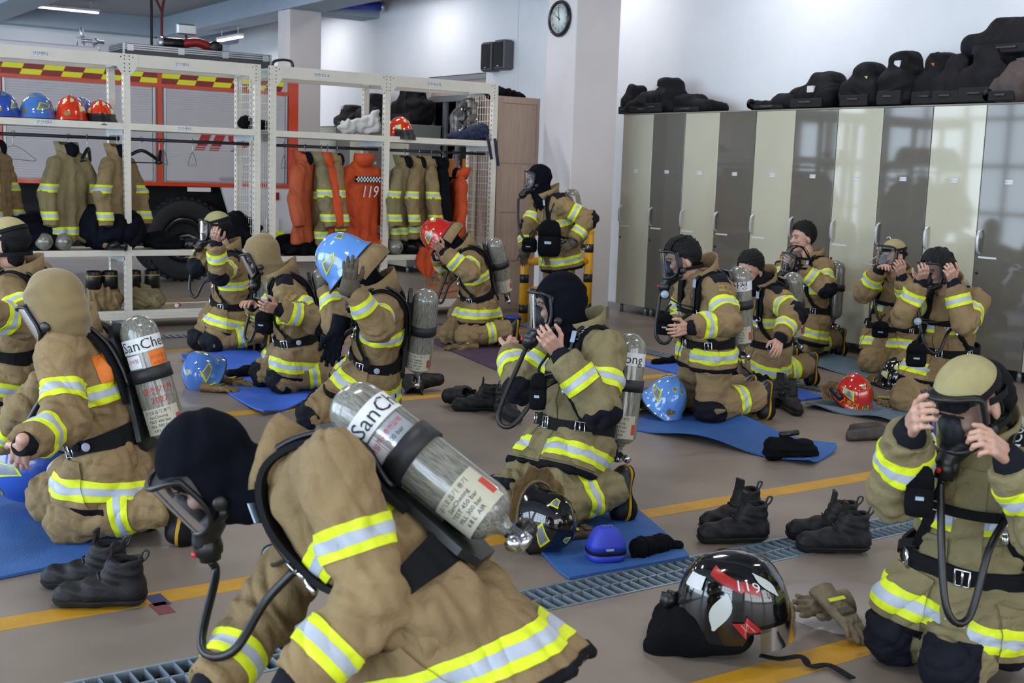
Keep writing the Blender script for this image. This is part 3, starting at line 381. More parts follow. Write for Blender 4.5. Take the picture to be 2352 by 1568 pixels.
def patch(P, N, Q, conds, off=0.004, rim=0.006, ok=None):
    """piece of a skin where lo <= s <= hi for every (s, lo, hi), cut exactly, lifted by off, with a rim"""
    sel = np.ones(len(Q), bool); ins = np.ones(len(Q), bool)
    for s, lo, hi in conds:
        q = s[Q]; mx, mn = q.max(1), q.min(1); sel &= (mx > lo) & (mn < hi); ins &= (mn >= lo) & (mx <= hi)
    if ok is not None: sel &= ok[Q].all(1)
    Qi = Q[sel & ins]; Qc = Q[sel & ~ins]
    if not (len(Qi) or len(Qc)): return np.zeros((0, 3)), [], []
    used = np.unique(np.concatenate([Qi.ravel(), Qc.ravel()])); mp = np.full(len(P), -1); mp[used] = np.arange(len(used))
    D = np.concatenate([P[used], N[used]]+[s[used][:, None] for s, _, _ in conds], 1).tolist()
    faces = [tuple(f) for f in mp[Qi].tolist()]; key = {}
    for q in mp[Qc].tolist():
        poly = q
        for ci, (_, lo, hi) in enumerate(conds):
            c = 6+ci
            for sg, th in ((1, lo), (-1, -hi)):
                fv = [sg*D[i][c]-th for i in poly]
                if min(fv) >= 0: continue
                out = []; m = len(poly)
                for i in range(m):
                    ia, ib = poly[i], poly[(i+1) % m]; fa, fb = fv[i], fv[(i+1) % m]
                    if fa >= 0: out.append(ia)
                    if (fa >= 0) != (fb >= 0):
                        k = (min(ia, ib), max(ia, ib), ci, sg); n = key.get(k)
                        if n is None:
                            t = fa/(fa-fb); a, b = D[ia], D[ib]; n = key[k] = len(D); D.append([x+(y-x)*t for x, y in zip(a, b)])
                        out.append(n)
                poly = out
                if len(poly) < 3: break
            if len(poly) < 3: break
        f = []
        for i in poly:
            if i not in f: f.append(i)
        if len(f) >= 3: faces.append(tuple(f))
    if not faces: return np.zeros((0, 3)), [], []
    us = sorted({i for f in faces for i in f}); m2 = {i: k for k, i in enumerate(us)}
    V = np.array([D[i][:6] for i in us]); faces = [tuple(m2[i] for i in f) for f in faces]
    # keep only connected pieces of some size
    par = list(range(len(us)))
    def fd(i):
        while par[i] != i: par[i] = par[par[i]]; i = par[i]
        return i
    for f in faces:
        r0 = fd(f[0])
        for i in f[1:]: par[fd(i)] = r0
    cnt = {}
    for f in faces: r0 = fd(f[0]); cnt[r0] = cnt.get(r0, 0)+1
    big = max(cnt.values()); faces = [f for f in faces if cnt[fd(f[0])] >= (big if ONE[0] else big*.25)]
    us = sorted({i for f in faces for i in f}); m2 = {i: k for k, i in enumerate(us)}
    V = V[us]; faces = [tuple(m2[i] for i in f) for f in faces]
    top = V[:, :3]+V[:, 3:6]*off; low = V[:, :3]+V[:, 3:6]*(off-rim)
    ed = {}
    for f in faces:
        for i in range(len(f)):
            a, b = f[i], f[(i+1) % len(f)]
            if (b, a) in ed: del ed[(b, a)]
            else: ed[(a, b)] = 1
    vs = [top]; n = len(top); sm = [True]*len(faces); bi = sorted({i for e in ed for i in e}); m3 = {i: k for k, i in enumerate(bi)}
    vs += [top[bi], low[bi]]; nb = len(bi)
    for (a, b) in ed:
        faces.append((n+m3[b], n+m3[a], n+nb+m3[a], n+nb+m3[b])); sm.append(False)
    return np.concatenate(vs), faces, sm
ONE = [True]
def crease(P, wl, seed): return 1-2*np.sqrt(np.abs(wob(P, wl, seed, 3.0)))
def wob(P, wl, seed, warp=2.2):
    r = np.random.RandomState(seed); k1 = nrm(r.randn(3))*2*math.pi/wl; k2 = nrm(r.randn(3))*2*math.pi/(wl*2.1); k3 = nrm(r.randn(3))*2*math.pi/(wl*1.7)
    return np.sin(P@k1+warp*np.sin(P@k2+r.rand()*6)+r.rand()*6)*.6+np.sin(P@k3+warp*np.sin(P@k1*.6+1.3))*.4
# ================================================================== the hall
m_floor = mat('painted_concrete_floor', '7f746a', .38, var=.16, vscale=1.3, bump=.05, bscale=30, spec=.45)
m_wall = mat('white_wall_paint', 'dadde2', .8, var=.025, vscale=2)
m_pil = mat('pillar_paint', 'cdc8c8', .75, var=.03, vscale=2)
m_ceil = mat('ceiling_grey', '868a90', .85, var=.05, vscale=1.5)
m_beam = mat('beam_blue_grey', '94a3b1', .8, var=.04, vscale=1.5)
m_yel = mat('yellow_floor_paint', 'b98a1c', .5, var=.12, vscale=9)
m_steel = mat('galvanised_steel', '8a9aa6', .45, .5, var=.15, vscale=12)
m_pit = mat('dark_channel', '3a4650', .9)
m_alu = mat('aluminium', 'b9bdc2', .35, .8)
m_mull = mat('door_frame_grey', '6b7076', .5)
XW, YB, ZC = 9.5, 24.6, 4.3
def sbox(name, x0, x1, y0, y1, z0, z1, m, parent=None, bev=0):
    o = MB().box(x0, x1, y0, y1, z0, z1, bev).build(name, m, parent)
    if parent is None: struct(o)
    return o
# floor in two slabs with the drain channel between them
b = MB(); b.box(-5.3, 12, -7, 3.385, -.3, 0); b.box(-5.3, 12, 3.615, 26, -.3, 0)
floor = struct(b.build('floor', m_floor))
pit = MB().box(-5.3, 12, 3.38, 3.62, -.30, -.22).build('drain_channel', m_pit, floor)
for y0, y1 in ((4.13, 4.25), (2.52, 2.655), (7.10, 7.23), (9.75, 9.86)):
    sbox('floor_line', -5, 8.4 if y1 < 9 else 7.0, y0, y1, 0, .0015, m_yel, floor)
sbox('floor_line', 6.86, 6.96, 4.3, 9.7, 0, .0015, m_yel, floor)
sbox('floor_line', -5, 12, 13.1, 13.14, 0, .0015, m_yel, floor); sbox('floor_line', -5, 12, 13.45, 13.49, 0, .0015, m_yel, floor)
def tape_mark(u, v, col):
    p = fl(u, v); o = MB().box(p[0]-.03, p[0]+.03, p[1]-.06, p[1]+.06, 0, .002).build('tape_mark', mat('tape_'+col, col, .6), floor)
tape_mark(362, 1378, '3a3a66'); tape_mark(372, 1397, '6a3038')
p = fl(1960, 1395); MB().lathe((p[0], p[1], 0), (0, 0, 1), [(0, .3), (.0012, .3)], 24).build('floor_patch', mat('pale_patch', '9b928c', .5), floor)
# drain grate: every bearing bar is a piece of its own
gr = thing('drain_grate', 'blue-grey steel grating strip set in the floor across the hall', 'grate', (0, 3.5, 0))
fr = MB(); fr.box(-5, 8.6, -.112, -.100, -.035, .002); fr.box(-5, 8.6, .100, .112, -.035, .002); fr.build('grate_frame', m_steel, gr)
MB().box(-5, 8.6, -.004, .004, -.03, .001).build('cross_rod', m_steel, gr)
bar = MB().box(-.0025, .0025, -.100, .100, -.032, .001).me('bearing_bar', m_steel)
for i in range(138):
    o = link('bearing_bar', bar, gr); o.location = (.55+i*.047, 0, 0)
fb = MB()
for i in range(45): fb.box(7.05+i*.035, 7.055+i*.035, -.1, .1, -.032, .001)
o = fb.build('far_bearing_bars', m_steel, gr); o['kind'] = 'stuff'
for nm, x0, x1, y0, y1, lb in (('drain_cover', 7.02, 7.2, 4.6, 10.4, 'dark slotted drain strip running beside the lockers'), ('drain_cover', -4, 6.9, 10.5, 10.68, 'dark slotted drain strip in front of the shelving')):
    t = thing(nm, lb, 'drain cover', (x0, y0, 0))
    MB().box(0, x1-x0, 0, y1-y0, 0, .003).build('cover_frame', mat('dark_drain', '2a2d31', .7), t)
    sl = MB(); n = int(max(x1-x0, y1-y0)/.06)
    for i in range(n):
        if y1-y0 > x1-x0: sl.box(.02, x1-x0-.02, i*.06+.01, i*.06+.04, .003, .006)
        else: sl.box(i*.06+.01, i*.06+.04, .02, y1-y0-.02, .003, .006)
    o = sl.build('cover_slats', m_steel, t); o['kind'] = 'stuff'
# walls
MB_ = MB
w = MB(); w.box(XW, XW+.3, -7, 14.75, 0, ZC); w.box(XW, XW+.3, 16.35, YB, 0, ZC); w.box(XW, XW+.3, 14.75, 16.35, 2.93, ZC)
wall_right = struct(w.build('wall_right', m_wall))
struct(MB().box(-5.3, XW+.3, YB, YB+.3, 0, ZC).build('wall_back', m_wall))
w = MB(); w.box(-5.3, XW+.3, -7.3, -7, 0, .35); w.box(-5.3, XW+.3, -7.3, -7, 3.65, ZC)
for x0, x1 in ((-5.3, -4.65), (-.55, -.05), (4.05, 4.55), (8.65, XW+.3)): w.box(x0, x1, -7.3, -7, .35, 3.65)
struct(w.build('wall_front', m_wall))
for n, xc in enumerate((-2.6, 2.0, 6.6)):  # added glazing bars, out of view, framing the fill lights in the front wall
    d = bpy.data.objects.new('fill_window_%d' % (n+1), None); COL.objects.link(d); d.location = (xc, -7.15, 0); struct(d)
    for i in range(5): MB().box(-2.05+i*1.025-.03, -2.05+i*1.025+.03, .07, .13, .35, 3.65).build('mullion', m_mull, d)
    for zz in (.38, 1.4, 2.5, 3.62): MB().box(-2.05, 2.05, .07, .13, zz-.03, zz+.03).build('transom', m_mull, d)
w = MB(); w.box(-5.6, -5.3, -7, -5, 0, ZC); w.box(-5.6, -5.3, 23.7, YB, 0, ZC); w.box(-5.6, -5.3, -5, 23.7, 4.0, ZC)
for yc in (-.2, 4.6, 9.4, 14.2, 19.0): w.box(-5.6, -5.2, yc-.3, yc+.3, 0, 4.0)
wall_left = struct(w.build('wall_left', m_wall))
# glazed bay doors in the left wall
for n, yc in enumerate((-2.6, 2.2, 7.0, 11.8, 16.6, 21.4)):
    d = bpy.data.objects.new('door_%d' % (n+1), None); COL.objects.link(d); d.location = (-5.45, yc, 0); struct(d)
    for i in range(5): MB().box(.07, .13, -2.1+i*1.05-.04, -2.1+i*1.05+.04, 0, 4.0).build('mullion', m_mull, d)
    for zz in (0.04, 1.0, 2.0, 3.0, 3.96): MB().box(.07, .13, -2.1, 2.1, zz-.04, zz+.04).build('rail', m_mull, d)
    pm = MB().box(-.004, .004, .04, 1.01, .04, 1.0-.04).me('pane', glass_mat('door_glass', (.95, .97, 1.0), .03, .01))
    for i in range(4):
        for k in range(4): o = link('pane', pm, d); o.location = (0, -2.1+i*1.05, k*1.0+.02)
# ceiling and beams
struct(MB().box(-5.3, XW+.3, -7, YB, ZC, ZC+.2).build('ceiling', m_ceil))
for n, a in enumerate(((7.9, 8.5, -7, YB, 3.95, ZC), (4.35, 4.95, -7, YB, 3.95, ZC), (-.2, .4, -7, YB, 3.95, ZC), (-5.3, XW, YB-.5, YB, 3.95, ZC), (8.5, XW, 18.0, 18.6, 3.95, ZC), (-5.3, 7.9, 10.55, 11.1, 3.95, ZC))):
    sbox('trim_%d' % (n+1), *a, m_beam)
# pillars
for n, a in enumerate(((7.93, 8.53, 10.57, 11.1, 0, 3.95), (7.93, 8.47, 18.0, 18.45, 0, 3.95))):
    p = sbox('pillar_%d' % (n+1), *a, m_pil, bev=.008)
sbox('baseboard_pillar', 7.92, 8.54, 10.56, 11.11, 0, .10, mat('grey_skirting', '8c8583', .6))
b = MB(); b.box(6.6, 7.55, YB-.12, YB, 2.2, 3.7); b.box(0, 4.3, YB-.12, YB, 2.8, 3.9); b.build('wall_panel', mat('pale_wall_panel', 'c3c3c8', .7), bpy.data.objects['wall_back'])
# small pieces of the wall above the far lockers
# glass door in the right wall
d = bpy.data.objects.new('door_7', None); COL.objects.link(d); d.location = (XW, 15.55, 0); struct(d)
m_fr = mat('steel_door_frame', '9a9ea3', .35, .6)
for y in (-.78, -.42, 0, .38, .76): MB().box(.02, .1, y-.03, y+.03, 0, 2.6).build('door_stile', m_fr, d)
for z in (2.6, 2.9, .05): MB().box(.0, .12, -.8, .8, z-.04, z+.04).build('door_rail', m_fr, d)
for y in (-.6, -.21, .19, .57): MB().box(.055, .06, y-.17, y+.17, .1, 2.56).build('door_pane', glass_mat('door_glass_dark', (.5, .55, .5), .08, .02), d)
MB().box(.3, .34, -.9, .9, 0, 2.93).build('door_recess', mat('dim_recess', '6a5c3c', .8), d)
MB().box(.04, .12, -.8, .8, 2.65, 2.87).build('transom_panel', mat('transom', 'b59f9c', .7), d)
for y in (-.32, .1): MB().box(.03, .045, y-.14, y+.14, 1.45, 1.72).build('orange_notice', mat('orange_notice', 'b86a1c', .6), d)
# ------------------------------------------------------------------ ceiling lamps
m_lamp = mat('lamp_tube', 'ffffff', .5, emit='fff4f4', es=5.0); m_lampb = mat('lamp_body', 'd8d8d8', .5)
ORD0 = ['first', 'second', 'third', 'fourth', 'fifth']
LAMPS = [(8.35, 21.6, 3.78, 'white lamp bar hanging beside the pillar-top beam'), (5.75, 22.6, 4.12, 'white lamp bar on the dark ceiling above the truck')]
for x in (1.2, 5.9):
    for y in (-1.0, 3.2, 7.4, 12.2, 17.0): LAMPS.append((x, y, 4.16, None))
for y in (5.4, 8.6, 11.6, 15.9, 19.6): LAMPS.append((8.75, y, 4.16, None))
for i, (x, y, z, lb) in enumerate(LAMPS):
    nm = lb or 'white ceiling lamp bar overhead, row %s, place %s' % (('left', 'middle')[i > 6] if i < 12 else 'by the lockers', ORD0[(i-2) % 5])
    t = thing('ceiling_lamp', nm, 'lamp', (x, y, z), group=None if lb else 'ceiling lamps above the picture')
    rx = i == 0
    MB().box(-.55, .55, -.06, .06, 0, .05, .012).build('lamp_housing', m_lampb, t)
    MB().box(-.53, .53, -.045, .045, -.02, .001).build('lamp_tube', m_lamp, t)
    b = MB()
    for sx in (-.4, .4): b.box(sx-.006, sx+.006, -.006, .006, .05, ZC-z)
    b.build('hanger_rod', m_lampb, t)
    wall_l = x > 8.5 and y < 20
    l = bpy.data.lights.new('lamp_light', 'AREA'); l.shape = 'RECTANGLE'; l.size = 1.05; l.size_y = .09; l.energy = 17 if wall_l else 44; l.color = (1.0, .95, .93)
    o = bpy.data.objects.new('lamp_light', l); COL.objects.link(o); o.parent = t; o.location = (0, 0, -.03)
    if wall_l or i == 0: t.rotation_euler = (0, 0, math.pi/2)
# ------------------------------------------------------------------ lockers along the right wall
m_cream = mat('cream_gloss_laminate', 'bdbba6', .05, var=.02, vscale=3, spec=.5)
m_taupe = mat('taupe_gloss_laminate', '67645c', .05, var=.02, vscale=3, spec=.5)
m_side = mat('locker_side', '767a77', .4)
m_hnd = mat('brushed_handle', 'c4c8ca', .3, .35)
m_leg = mat('locker_leg', '8f9499', .35, .5)
def locker(i, xf, y0, y1, top, grey, label, scuff=0):
    t = thing('locker', label, 'locker', (xf, (y0+y1)/2, 0), group='lockers along the right wall'); w = (y1-y0)/2
    dm = m_taupe if grey else m_cream
    MB().box(.02, .55, -w, w, .10, top-.012).build('body', m_side, t)
    MB().box(-.005, .56, -w, w, top-.012, top).build('top_board', mat('locker_top', '8a8478', .5), t)
    dr = MB().box(0, .019, -w+.004, w-.004, .096, top-.014, .002).build('door', dm, t)
    hy = w-.045
    P = spline([(-.0, hy, 1.02), (-.035, hy, 1.05), (-.042, hy, 1.12), (-.035, hy, 1.19), (0, hy, 1.22)], 5)
    MB().ribbon(P, [A(-1, 0, 0)]*len(P), .022, .008).build('handle', m_hnd, dr)
    b = MB().box(-.002, .001, hy-.16, hy+.01, .985, 1.0); b.build('notice_strip', m_white, dr)
    MB().lathe((0, hy+.01, .86), (-1, 0, 0), [(0, .012), (.006, .012), (.008, .006)], 10).build('lock', m_rub, dr)
    nl = MB().box(-.002, .001, -.035, .035, 1.60, 1.635).build('name_label', m_white, dr)
    V, F_ = text2d('김 ㅇㅇ', .022); put('label_lettering', np.stack([np.full(len(V), -.003), -V[:, 0], 1.617+V[:, 1]], 1), [f[::-1] for f in F_], m_blk_ink0, nl)
    for sy in (-1, 1):
        for dx in (.06, .5): MB().lathe((dx, sy*(w-.05), 0), (0, 0, 1), [(0, .022), (.1, .02)], 10).build('leg', m_leg, t)
    return t
m_white = mat('white_label', 'd5d9dc', .45, var=.06, vscale=40)
m_blk_ink0 = mat('black_ink', '17171a', .6); m_rub = mat('black_rubber', '0e0f12', .38, var=.1)
ORD = ['first', 'second', 'third', 'fourth', 'fifth', 'sixth', 'seventh', 'eighth', 'ninth', 'tenth', 'eleventh', 'twelfth', 'thirteenth']
XF = 8.9; DW = .5225
for i in range(13):
    y1 = 10.90-i*DW
    locker(i, XF, y1-DW, y1, 2.255, i % 2 == 1, 'tall %s locker with curved handle, %s from the big pillar' % ('taupe' if i % 2 else 'cream', ORD[i]))
yy = 15.85
for i, (wd, gq) in enumerate(((.75, 0), (.55, 1), (.62, 0), (.5, 1), (.7, 0))):
    locker(i, 8.88, yy, yy+wd, 2.20, gq, 'far %s locker behind the hanging coats, %s from the glass door' % ('taupe' if gq else 'cream', ORD[i])); yy += wd
# wood-grained cupboard beside the pillar
m_wood = mat('pale_wood_laminate', 'a48f7f', .55, var=.10, vscale=7, stretch=(9, 9, .5), bump=.05)
m_wood2 = mat('pale_wood_panel', 'a08b7b', .55, var=.16, vscale=9, stretch=(14, 14, .45), bump=.05)
t = thing('wood_cupboard', 'tall pale wood-grained cupboard panel standing next to the pillar', 'cupboard', (7.70, 11.5, 0))
x0, x1, f = -.28, .27, -.25; top = 2.38
MB().box(x0, x1, f+.012, .3, 0, top).build('body', m_wood, t)
b = MB(); b.box(x0, x0+.05, f-.008, f+.012, 0, top); b.box(x1-.035, x1, f-.008, f+.012, 0, top); b.box(x0+.05, x1-.035, f-.008, f+.012, top-.07, top); b.build('frame', m_wood, t)
for z0, z1 in ((0.02, .56), (.575, 1.10), (1.115, 1.64), (1.655, 2.305)): MB().box(x0+.052, x1-.037, f, f+.012, z0, z1, .002).build('panel', m_wood2, t)
# speakers, clock
for k, (yc, zc, lb) in enumerate(((14.50, 3.13, 'black wall speaker hanging on the left of the pair'), (14.18, 3.14, 'black wall speaker hanging on the right of the pair'))):
    t = thing('wall_speaker', lb, 'speaker', (XW, yc, zc), group='wall speakers')
    MB().box(-.18, -.01, -.13, .13, -.20, .20, .02).build('cabinet', mat('speaker_grey', '4a4a4e', .5), t)
    MB().box(-.186, -.178, -.115, .115, -.165, .17, .004).build('grille', mat('speaker_cloth', '17171a', .9), t)
    MB().box(-.02, .0, -.03, .03, -.05, .05).build('bracket', m_rub, t); MB().box(-.188, -.185, -.02, .02, -.155, -.147).build('badge', m_white, t)
b = MB(); b.tube(spline([(XW-.004, 13.95, 4.2), (XW-.004, 13.98, 3.5), (XW-.004, 13.93, 2.9), (XW-.004, 13.98, 2.3)], 5), .004, 5); o = b.build('speaker_cable', m_wall, None); props(o, 'thin white cable running down the wall beside the speakers', 'cable')
t = thing('wall_clock', 'round black-rimmed wall clock showing about two minutes to ten', 'clock', (7.93, 10.855, 3.215))
MB().lathe((0, 0, 0), (-1, 0, 0), [(0, .19), (.02, .195), (.04, .185), (.046, .17), (.036, .158), (.02, .156)], 40).build('rim', mat('clock_black', '15161a', .35), t)
MB().lathe((0, 0, 0), (-1, 0, 0), [(.012, .15), (.0235, .157)], 40).build('dial', mat('clock_dial', 'd2dcda', .5), t)
for n in range(1, 13):
    V, F_ = text2d(str(n), .05); a = math.radians(90-30*n); put('numeral', np.stack([np.full(len(V), -.0245), -(V[:, 0]+.125*math.cos(a)), V[:, 1]+.125*math.sin(a)], 1), [q[::-1] for q in F_], m_blk_ink0, t)
def hand(a, L, w, nm):
    a = math.radians(90-a); d = A(0, -math.cos(a), math.sin(a)); s = A(0, math.sin(a), math.cos(a)); c = A(-.0265, 0, 0)
    b = MB(); b.prism([c-d*.025-s*w, c-d*.025+s*w, c+d*L+s*w*.4, c+d*L-s*w*.4], A(-.002, 0, 0)); b.build(nm, m_blk_ink0, t)
hand(299, .08, .007, 'hour_hand'); hand(352, .125, .005, 'minute_hand'); hand(176, .05, .0025, 'second_hand')
# blue and green pipes under the beam
t = thing('wall_pipe', 'blue pipe elbow fixed under the ceiling beam', 'pipe', (8.6, 17.7, 4.05)); MB().tube([(0, 0, 0), (.78, 0, .04)], .07, 12).build('blue_tube', mat('blue_pipe', '2338a0', .4), t); MB().tube([(.74, 0, .04), (.80, 0, .04)], .078, 12).build('pipe_collar', m_alu, t)
t = thing('green_pipe', 'green pipe beside the blue pipe under the beam', 'pipe', (8.3, 17.75, 4.12)); MB().tube([(-.2, 0, 0), (.32, 0, 0)], .06, 12).build('green_tube', mat('green_pipe', '2a6a66', .4), t); MB().tube([(.2, 0, 0), (.24, 0, 0)], .066, 12).build('pipe_collar', m_alu, t)
# yellow and black guard rail at the pillar foot
m_ry = mat('rail_yellow', 'd69a12', .4, var=.08); m_rk = mat('rail_black', '17171a', .45)
t = thing('guard_rail', 'yellow and black striped pipe guard rail in front of the pillar', 'guard rail', (8.0, 10.28, 0))
R = .048
MB().tube([(0, 0, 0), (0, 0, .95)], R, 16).build('post', m_ry, t); MB().ball((0, 0, .95), R*1.08, n=16).build('elbow', m_ry, t)
for z in (.95, .64, .33): MB().tube([(0, 0, z), (-.75, .12, z)], R*.92, 14).build('cross_pipe', m_ry, t)
MB().tube([(-.75, .12, 0), (-.75, .12, .95)], R, 16).build('post', m_ry, t)
for px, py in ((0, 0), (-.75, .12)):
    for z in (.14, .46, .78): MB().tube([(px, py, z-.045), (px, py, z+.045)], R+.0015, 16).build('black_band', m_rk, t)
# ================================================================== fire truck behind the shelving (side at y = 15.3)
YT = 15.3
m_tred = mat('truck_orange_red', 'c23a12', .3, coat=.4); m_tdr = mat('chequer_dark_red', '7c1a16', .35, var=.05); m_tye = mat('chequer_yellow', 'd8d81c', .4)
m_twh = mat('truck_white', 'c9c9cd', .35); m_shut = mat('shutter_grey', 'b4b1b4', .5, var=.03, vscale=3); m_tblk = mat('truck_underbody', '0d0d0f', .8); m_tyre = mat('tyre_rubber', '17171a', .8, var=.2, vscale=12)
T0 = thing('fire_truck', 'red and white fire truck with grey roller shutters parked behind the shelving', 'truck', (3.0, YT, 0))
def tb(name, x0, x1, y0, y1, z0, z1, m, parent=T0, bev=0):
    return MB().box(x0-3.0, x1-3.0, y0-YT, y1-YT, z0, z1, bev).build(name, m, parent)
tb('body', 1.2, 6.84, YT+.03, YT+2.4, 1.26, 2.66, m_twh)
tb('roof', 1.2, 6.84, YT+.0, YT+2.42, 2.645, 2.78, m_twh)
tb('chassis', 1.3, 6.8, YT+.25, YT+2.2, .45, 1.24, m_tblk)
tb('top_rail', 1.2, 6.87, YT-.01, YT+.03, 2.46, 2.505, m_tred); tb('bottom_rail', 1.2, 6.87, YT-.015, YT+.03, 1.235, 1.285, m_tred)
for x0, x1 in ((3.02, 3.12), (4.965, 5.02), (6.73, 6.87), (1.2, 1.3)): tb('side_post', x0, x1, YT-.012, YT+.03, 1.25, 2.63, m_tred)
# chequered strip: two rows of slanted pieces
for r in range(2):
    z0 = 2.508+r*.066; z1 = z0+.064
    for i in range(26):
        x = 6.62-i*.235; y = YT-.004; w_ = .235; s = .03
        if x-w_ < 1.25: break
        c = m_tye if (i+r) % 2 else m_tdr
        q = [(x-w_+s*(r), y, z0), (x+s*r, y, z0), (x+s*(r+1), y, z1), (x-w_+s*(r+1), y, z1)]
        MB().prism([(a-3, b_-YT, c_) for a, b_, c_ in q], (0, .008, 0)).build('chequer_piece', c, T0)
# roller shutters with slats
for x0, x1 in ((3.17, 4.90), (5.08, 6.68), (1.36, 2.97)):
    sh = tb('roller_shutter', x0, x1, YT+.005, YT+.02, 1.30, 2.45, m_shut)
    b = MB()
    n = 38
    for k in range(n):
        z = 1.31+k*(1.14/n); b.box(x0-3, x1-3, -.002, .006, z, z+1.14/n*.86)
    o = b.build('shutter_slats', m_shut, sh); o['kind'] = 'stuff'
    for xx in (x0-.035, x1+.005): tb('shutter_channel', xx, xx+.03, YT-.008, YT+.02, 1.29, 2.455, m_alu, sh)
tb('shutter_handle', 5.78, 6.1, YT-.02, YT-.005, 1.33, 1.36, m_chr0 if 'm_chr0' in globals() else m_alu)
# 119 mark in slanted red bars
def bar119(x, w_, z0, z1, sl):
    q = [(x, z0), (x+w_, z0), (x+w_+sl*(z1-z0), z1), (x+sl*(z1-z0), z1)]
    MB().prism([(a-3, -.010, c_) for a, c_ in q], (0, .004, 0)).build('number_mark', m_tdr2, T0)
m_tdr2 = mat('red_119_print', '9c2420', .4)
for x0 in (5.44, 5.63):
    bar119(x0+.03, .13, 1.755, 1.98, .42); bar119(x0+.012, .13, 1.725, 1.742, .42); bar119(x0, .13, 1.70, 1.712, .42)
b = MB(); 
for (cx, cz, r0, r1, a0, a1) in ((6.02, 1.885, .035, .095, 0, 360),):
    V = []; n = 24
    for i in range(n+1):
        a = math.radians(a0+(a1-a0)*i/n)
        for r in (r0, r1): V.append((cx-3+r*math.cos(a)*1.35+.25*r*math.sin(a), -.009, cz+r*math.sin(a)))
    b.add(V, [(2*i, 2*i+1, 2*i+3, 2*i+2) for i in range(n)])
b.build('number_mark', m_tdr2, T0); bar119(5.95, .14, 1.725, 1.79, 1.4); bar119(5.92, .15, 1.70, 1.712, .42)
# white wheel arch panels, wheel
for q in ([(4.05, 1.24), (4.56, 1.24), (4.74, .70), (4.66, .62), (4.05, .62)], [(5.80, 1.24), (6.35, 1.24), (6.35, .62), (5.98, .62), (5.94, .80)]):
    MB().prism([(a-3, 0, c_) for a, c_ in q], (0, .06, 0)).build('arch_panel', m_twh, T0)
tb('tail_panel', 6.35, 6.84, YT-.0, YT+.2, .55, 1.24, m_twh); tb('tail_light', 6.45, 6.6, YT-.02, YT+.0, 1.08, 1.18, m_red0 if 'm_red0' in globals() else m_tdr)
tb('marker_light', 5.35, 5.65, YT-.02, YT+.02, 1.17, 1.225, m_twh)
for cx in (5.33, 2.1):
    wh = MB().lathe((cx-3, .32, .545), (0, -1, 0), [(0, .40), (0, .50), (.03, .53), (.14, .54), (.25, .53), (.29, .49), (.29, .34), (.25, .30), (.20, .29)], 40).build('wheel', m_tyre, T0)
    b = MB()
    for k in range(36):
        a = 2*math.pi*k/36; c, s = math.cos(a), math.sin(a); T = frame_y = None
        p = [(cx-3+r*c-t*s, y, .545+r*s+t*c) for r, t, y in ((.525, -.022, .03), (.525, .022, .03), (.552, .018, .03), (.552, -.018, .03))]
        b.prism(p, (0, .08, 0)); b.prism([(x, y+.13, z) for x, y, z in p], (0, .08, 0))
    o = b.build('tyre_tread', m_tyre, wh); o['kind'] = 'stuff'
    MB().lathe((cx-3, .32, .545), (0, -1, 0), [(.1, .30), (.24, .29), (.22, .22), (.14, .18), (.14, .10), (.25, .09), (.27, .05)], 32).build('hub', mat('black_gloss_hub', '111114', .2), wh)
    for k in range(8):
        a = 2*math.pi*k/8; MB().lathe((cx-3+.14*math.cos(a), .185, .545+.14*math.sin(a)), (0, -1, 0), [(0, .018), (.03, .016)], 6).build('wheel_nut', m_alu, wh)
b = MB(); b.lathe((5.33-3, .62, .545), (0, -1, 0), [(0, .53), (.25, .53)], 32); b.build('inner_tyre', m_tyre, T0)
# things hung under the bodywork at the left
tb('socket_box', 3.78, 3.93, YT+.02, YT+.1, 1.02, 1.20, m_twh); tb('socket_light', 3.80, 3.82, YT+.01, YT+.02, 1.13, 1.15, mat('red_led', 'e03030', .4, emit='ff2020', es=2))
tb('side_step', 4.05, 4.5, YT-.02, YT+.2, .86, .90, m_tblk); tb('reflex_strip', 4.12, 4.55, YT+.0, YT+.02, .92, 1.0, m_tye)
# rear gear between the shelf units: yellow clamp and cylinder
tb('rear_gas_bottle', 6.42, 6.62, YT-.04, YT+.1, .40, .85, m_twh, bev=.03); tb('rear_clamp', 6.38, 6.66, YT-.06, YT+.02, .60, .66, m_tye)
# roof locker, monitor and fittings
rb = thing('roof_locker', 'long aluminium roof locker with a dark side panel on top of the fire truck', 'storage box', (4.55, YT, 2.78))
MB().box(0, 1.92, .0, .6, 0, .19).build('box', mat('dark_grey_panel', '3a3d40', .5), rb)
for z in (.115, .14, .165): MB().box(-.01, 1.94, -.012, .61, z, z+.018, .003).build('lid_rail', m_alu, rb)
for x in (0, 1.925): MB().box(x-.012, x+.012, -.014, .0, 0, .19).build('corner_strip', m_alu, rb)
for x in (.08, .72, 1.3, 1.85): MB().box(x-.04, x+.04, -.02, -.01, .10, .18).build('clip', m_alu, rb)
wm = thing('water_monitor', 'red and black water monitor with a lamp lying on the roof locker', 'water monitor', (5.45, YT+.25, 2.97))
P = [(-.08, 0, .07), (.12, 0, .10), (.28, 0, .06)]
MB().tube(spline(P, 6), [.06]*12+[.05], 12).build('barrel', mat('monitor_red', '8c1f22', .35), wm)
MB().tube([(-.36, 0, .06), (-.08, 0, .07)], .07, 14).build('nozzle', m_rub, wm); MB().tube([(-.38, 0, .06), (-.34, 0, .06)], .078, 14).build('nozzle_rim', m_alu, wm)
MB().lathe((.34, -.02, .06), (0, -1, 0), [(-.04, .075), (.04, .075), (.05, .04)], 16).build('hand_wheel', m_rub, wm)
MB().tube([(.28, 0, .06), (.44, 0, .05)], .06, 12).build('coupling', m_rub, wm)
MB().box(-.16, .1, -.06, .04, .18, .32, .02).build('lamp_head', m_alu, wm)
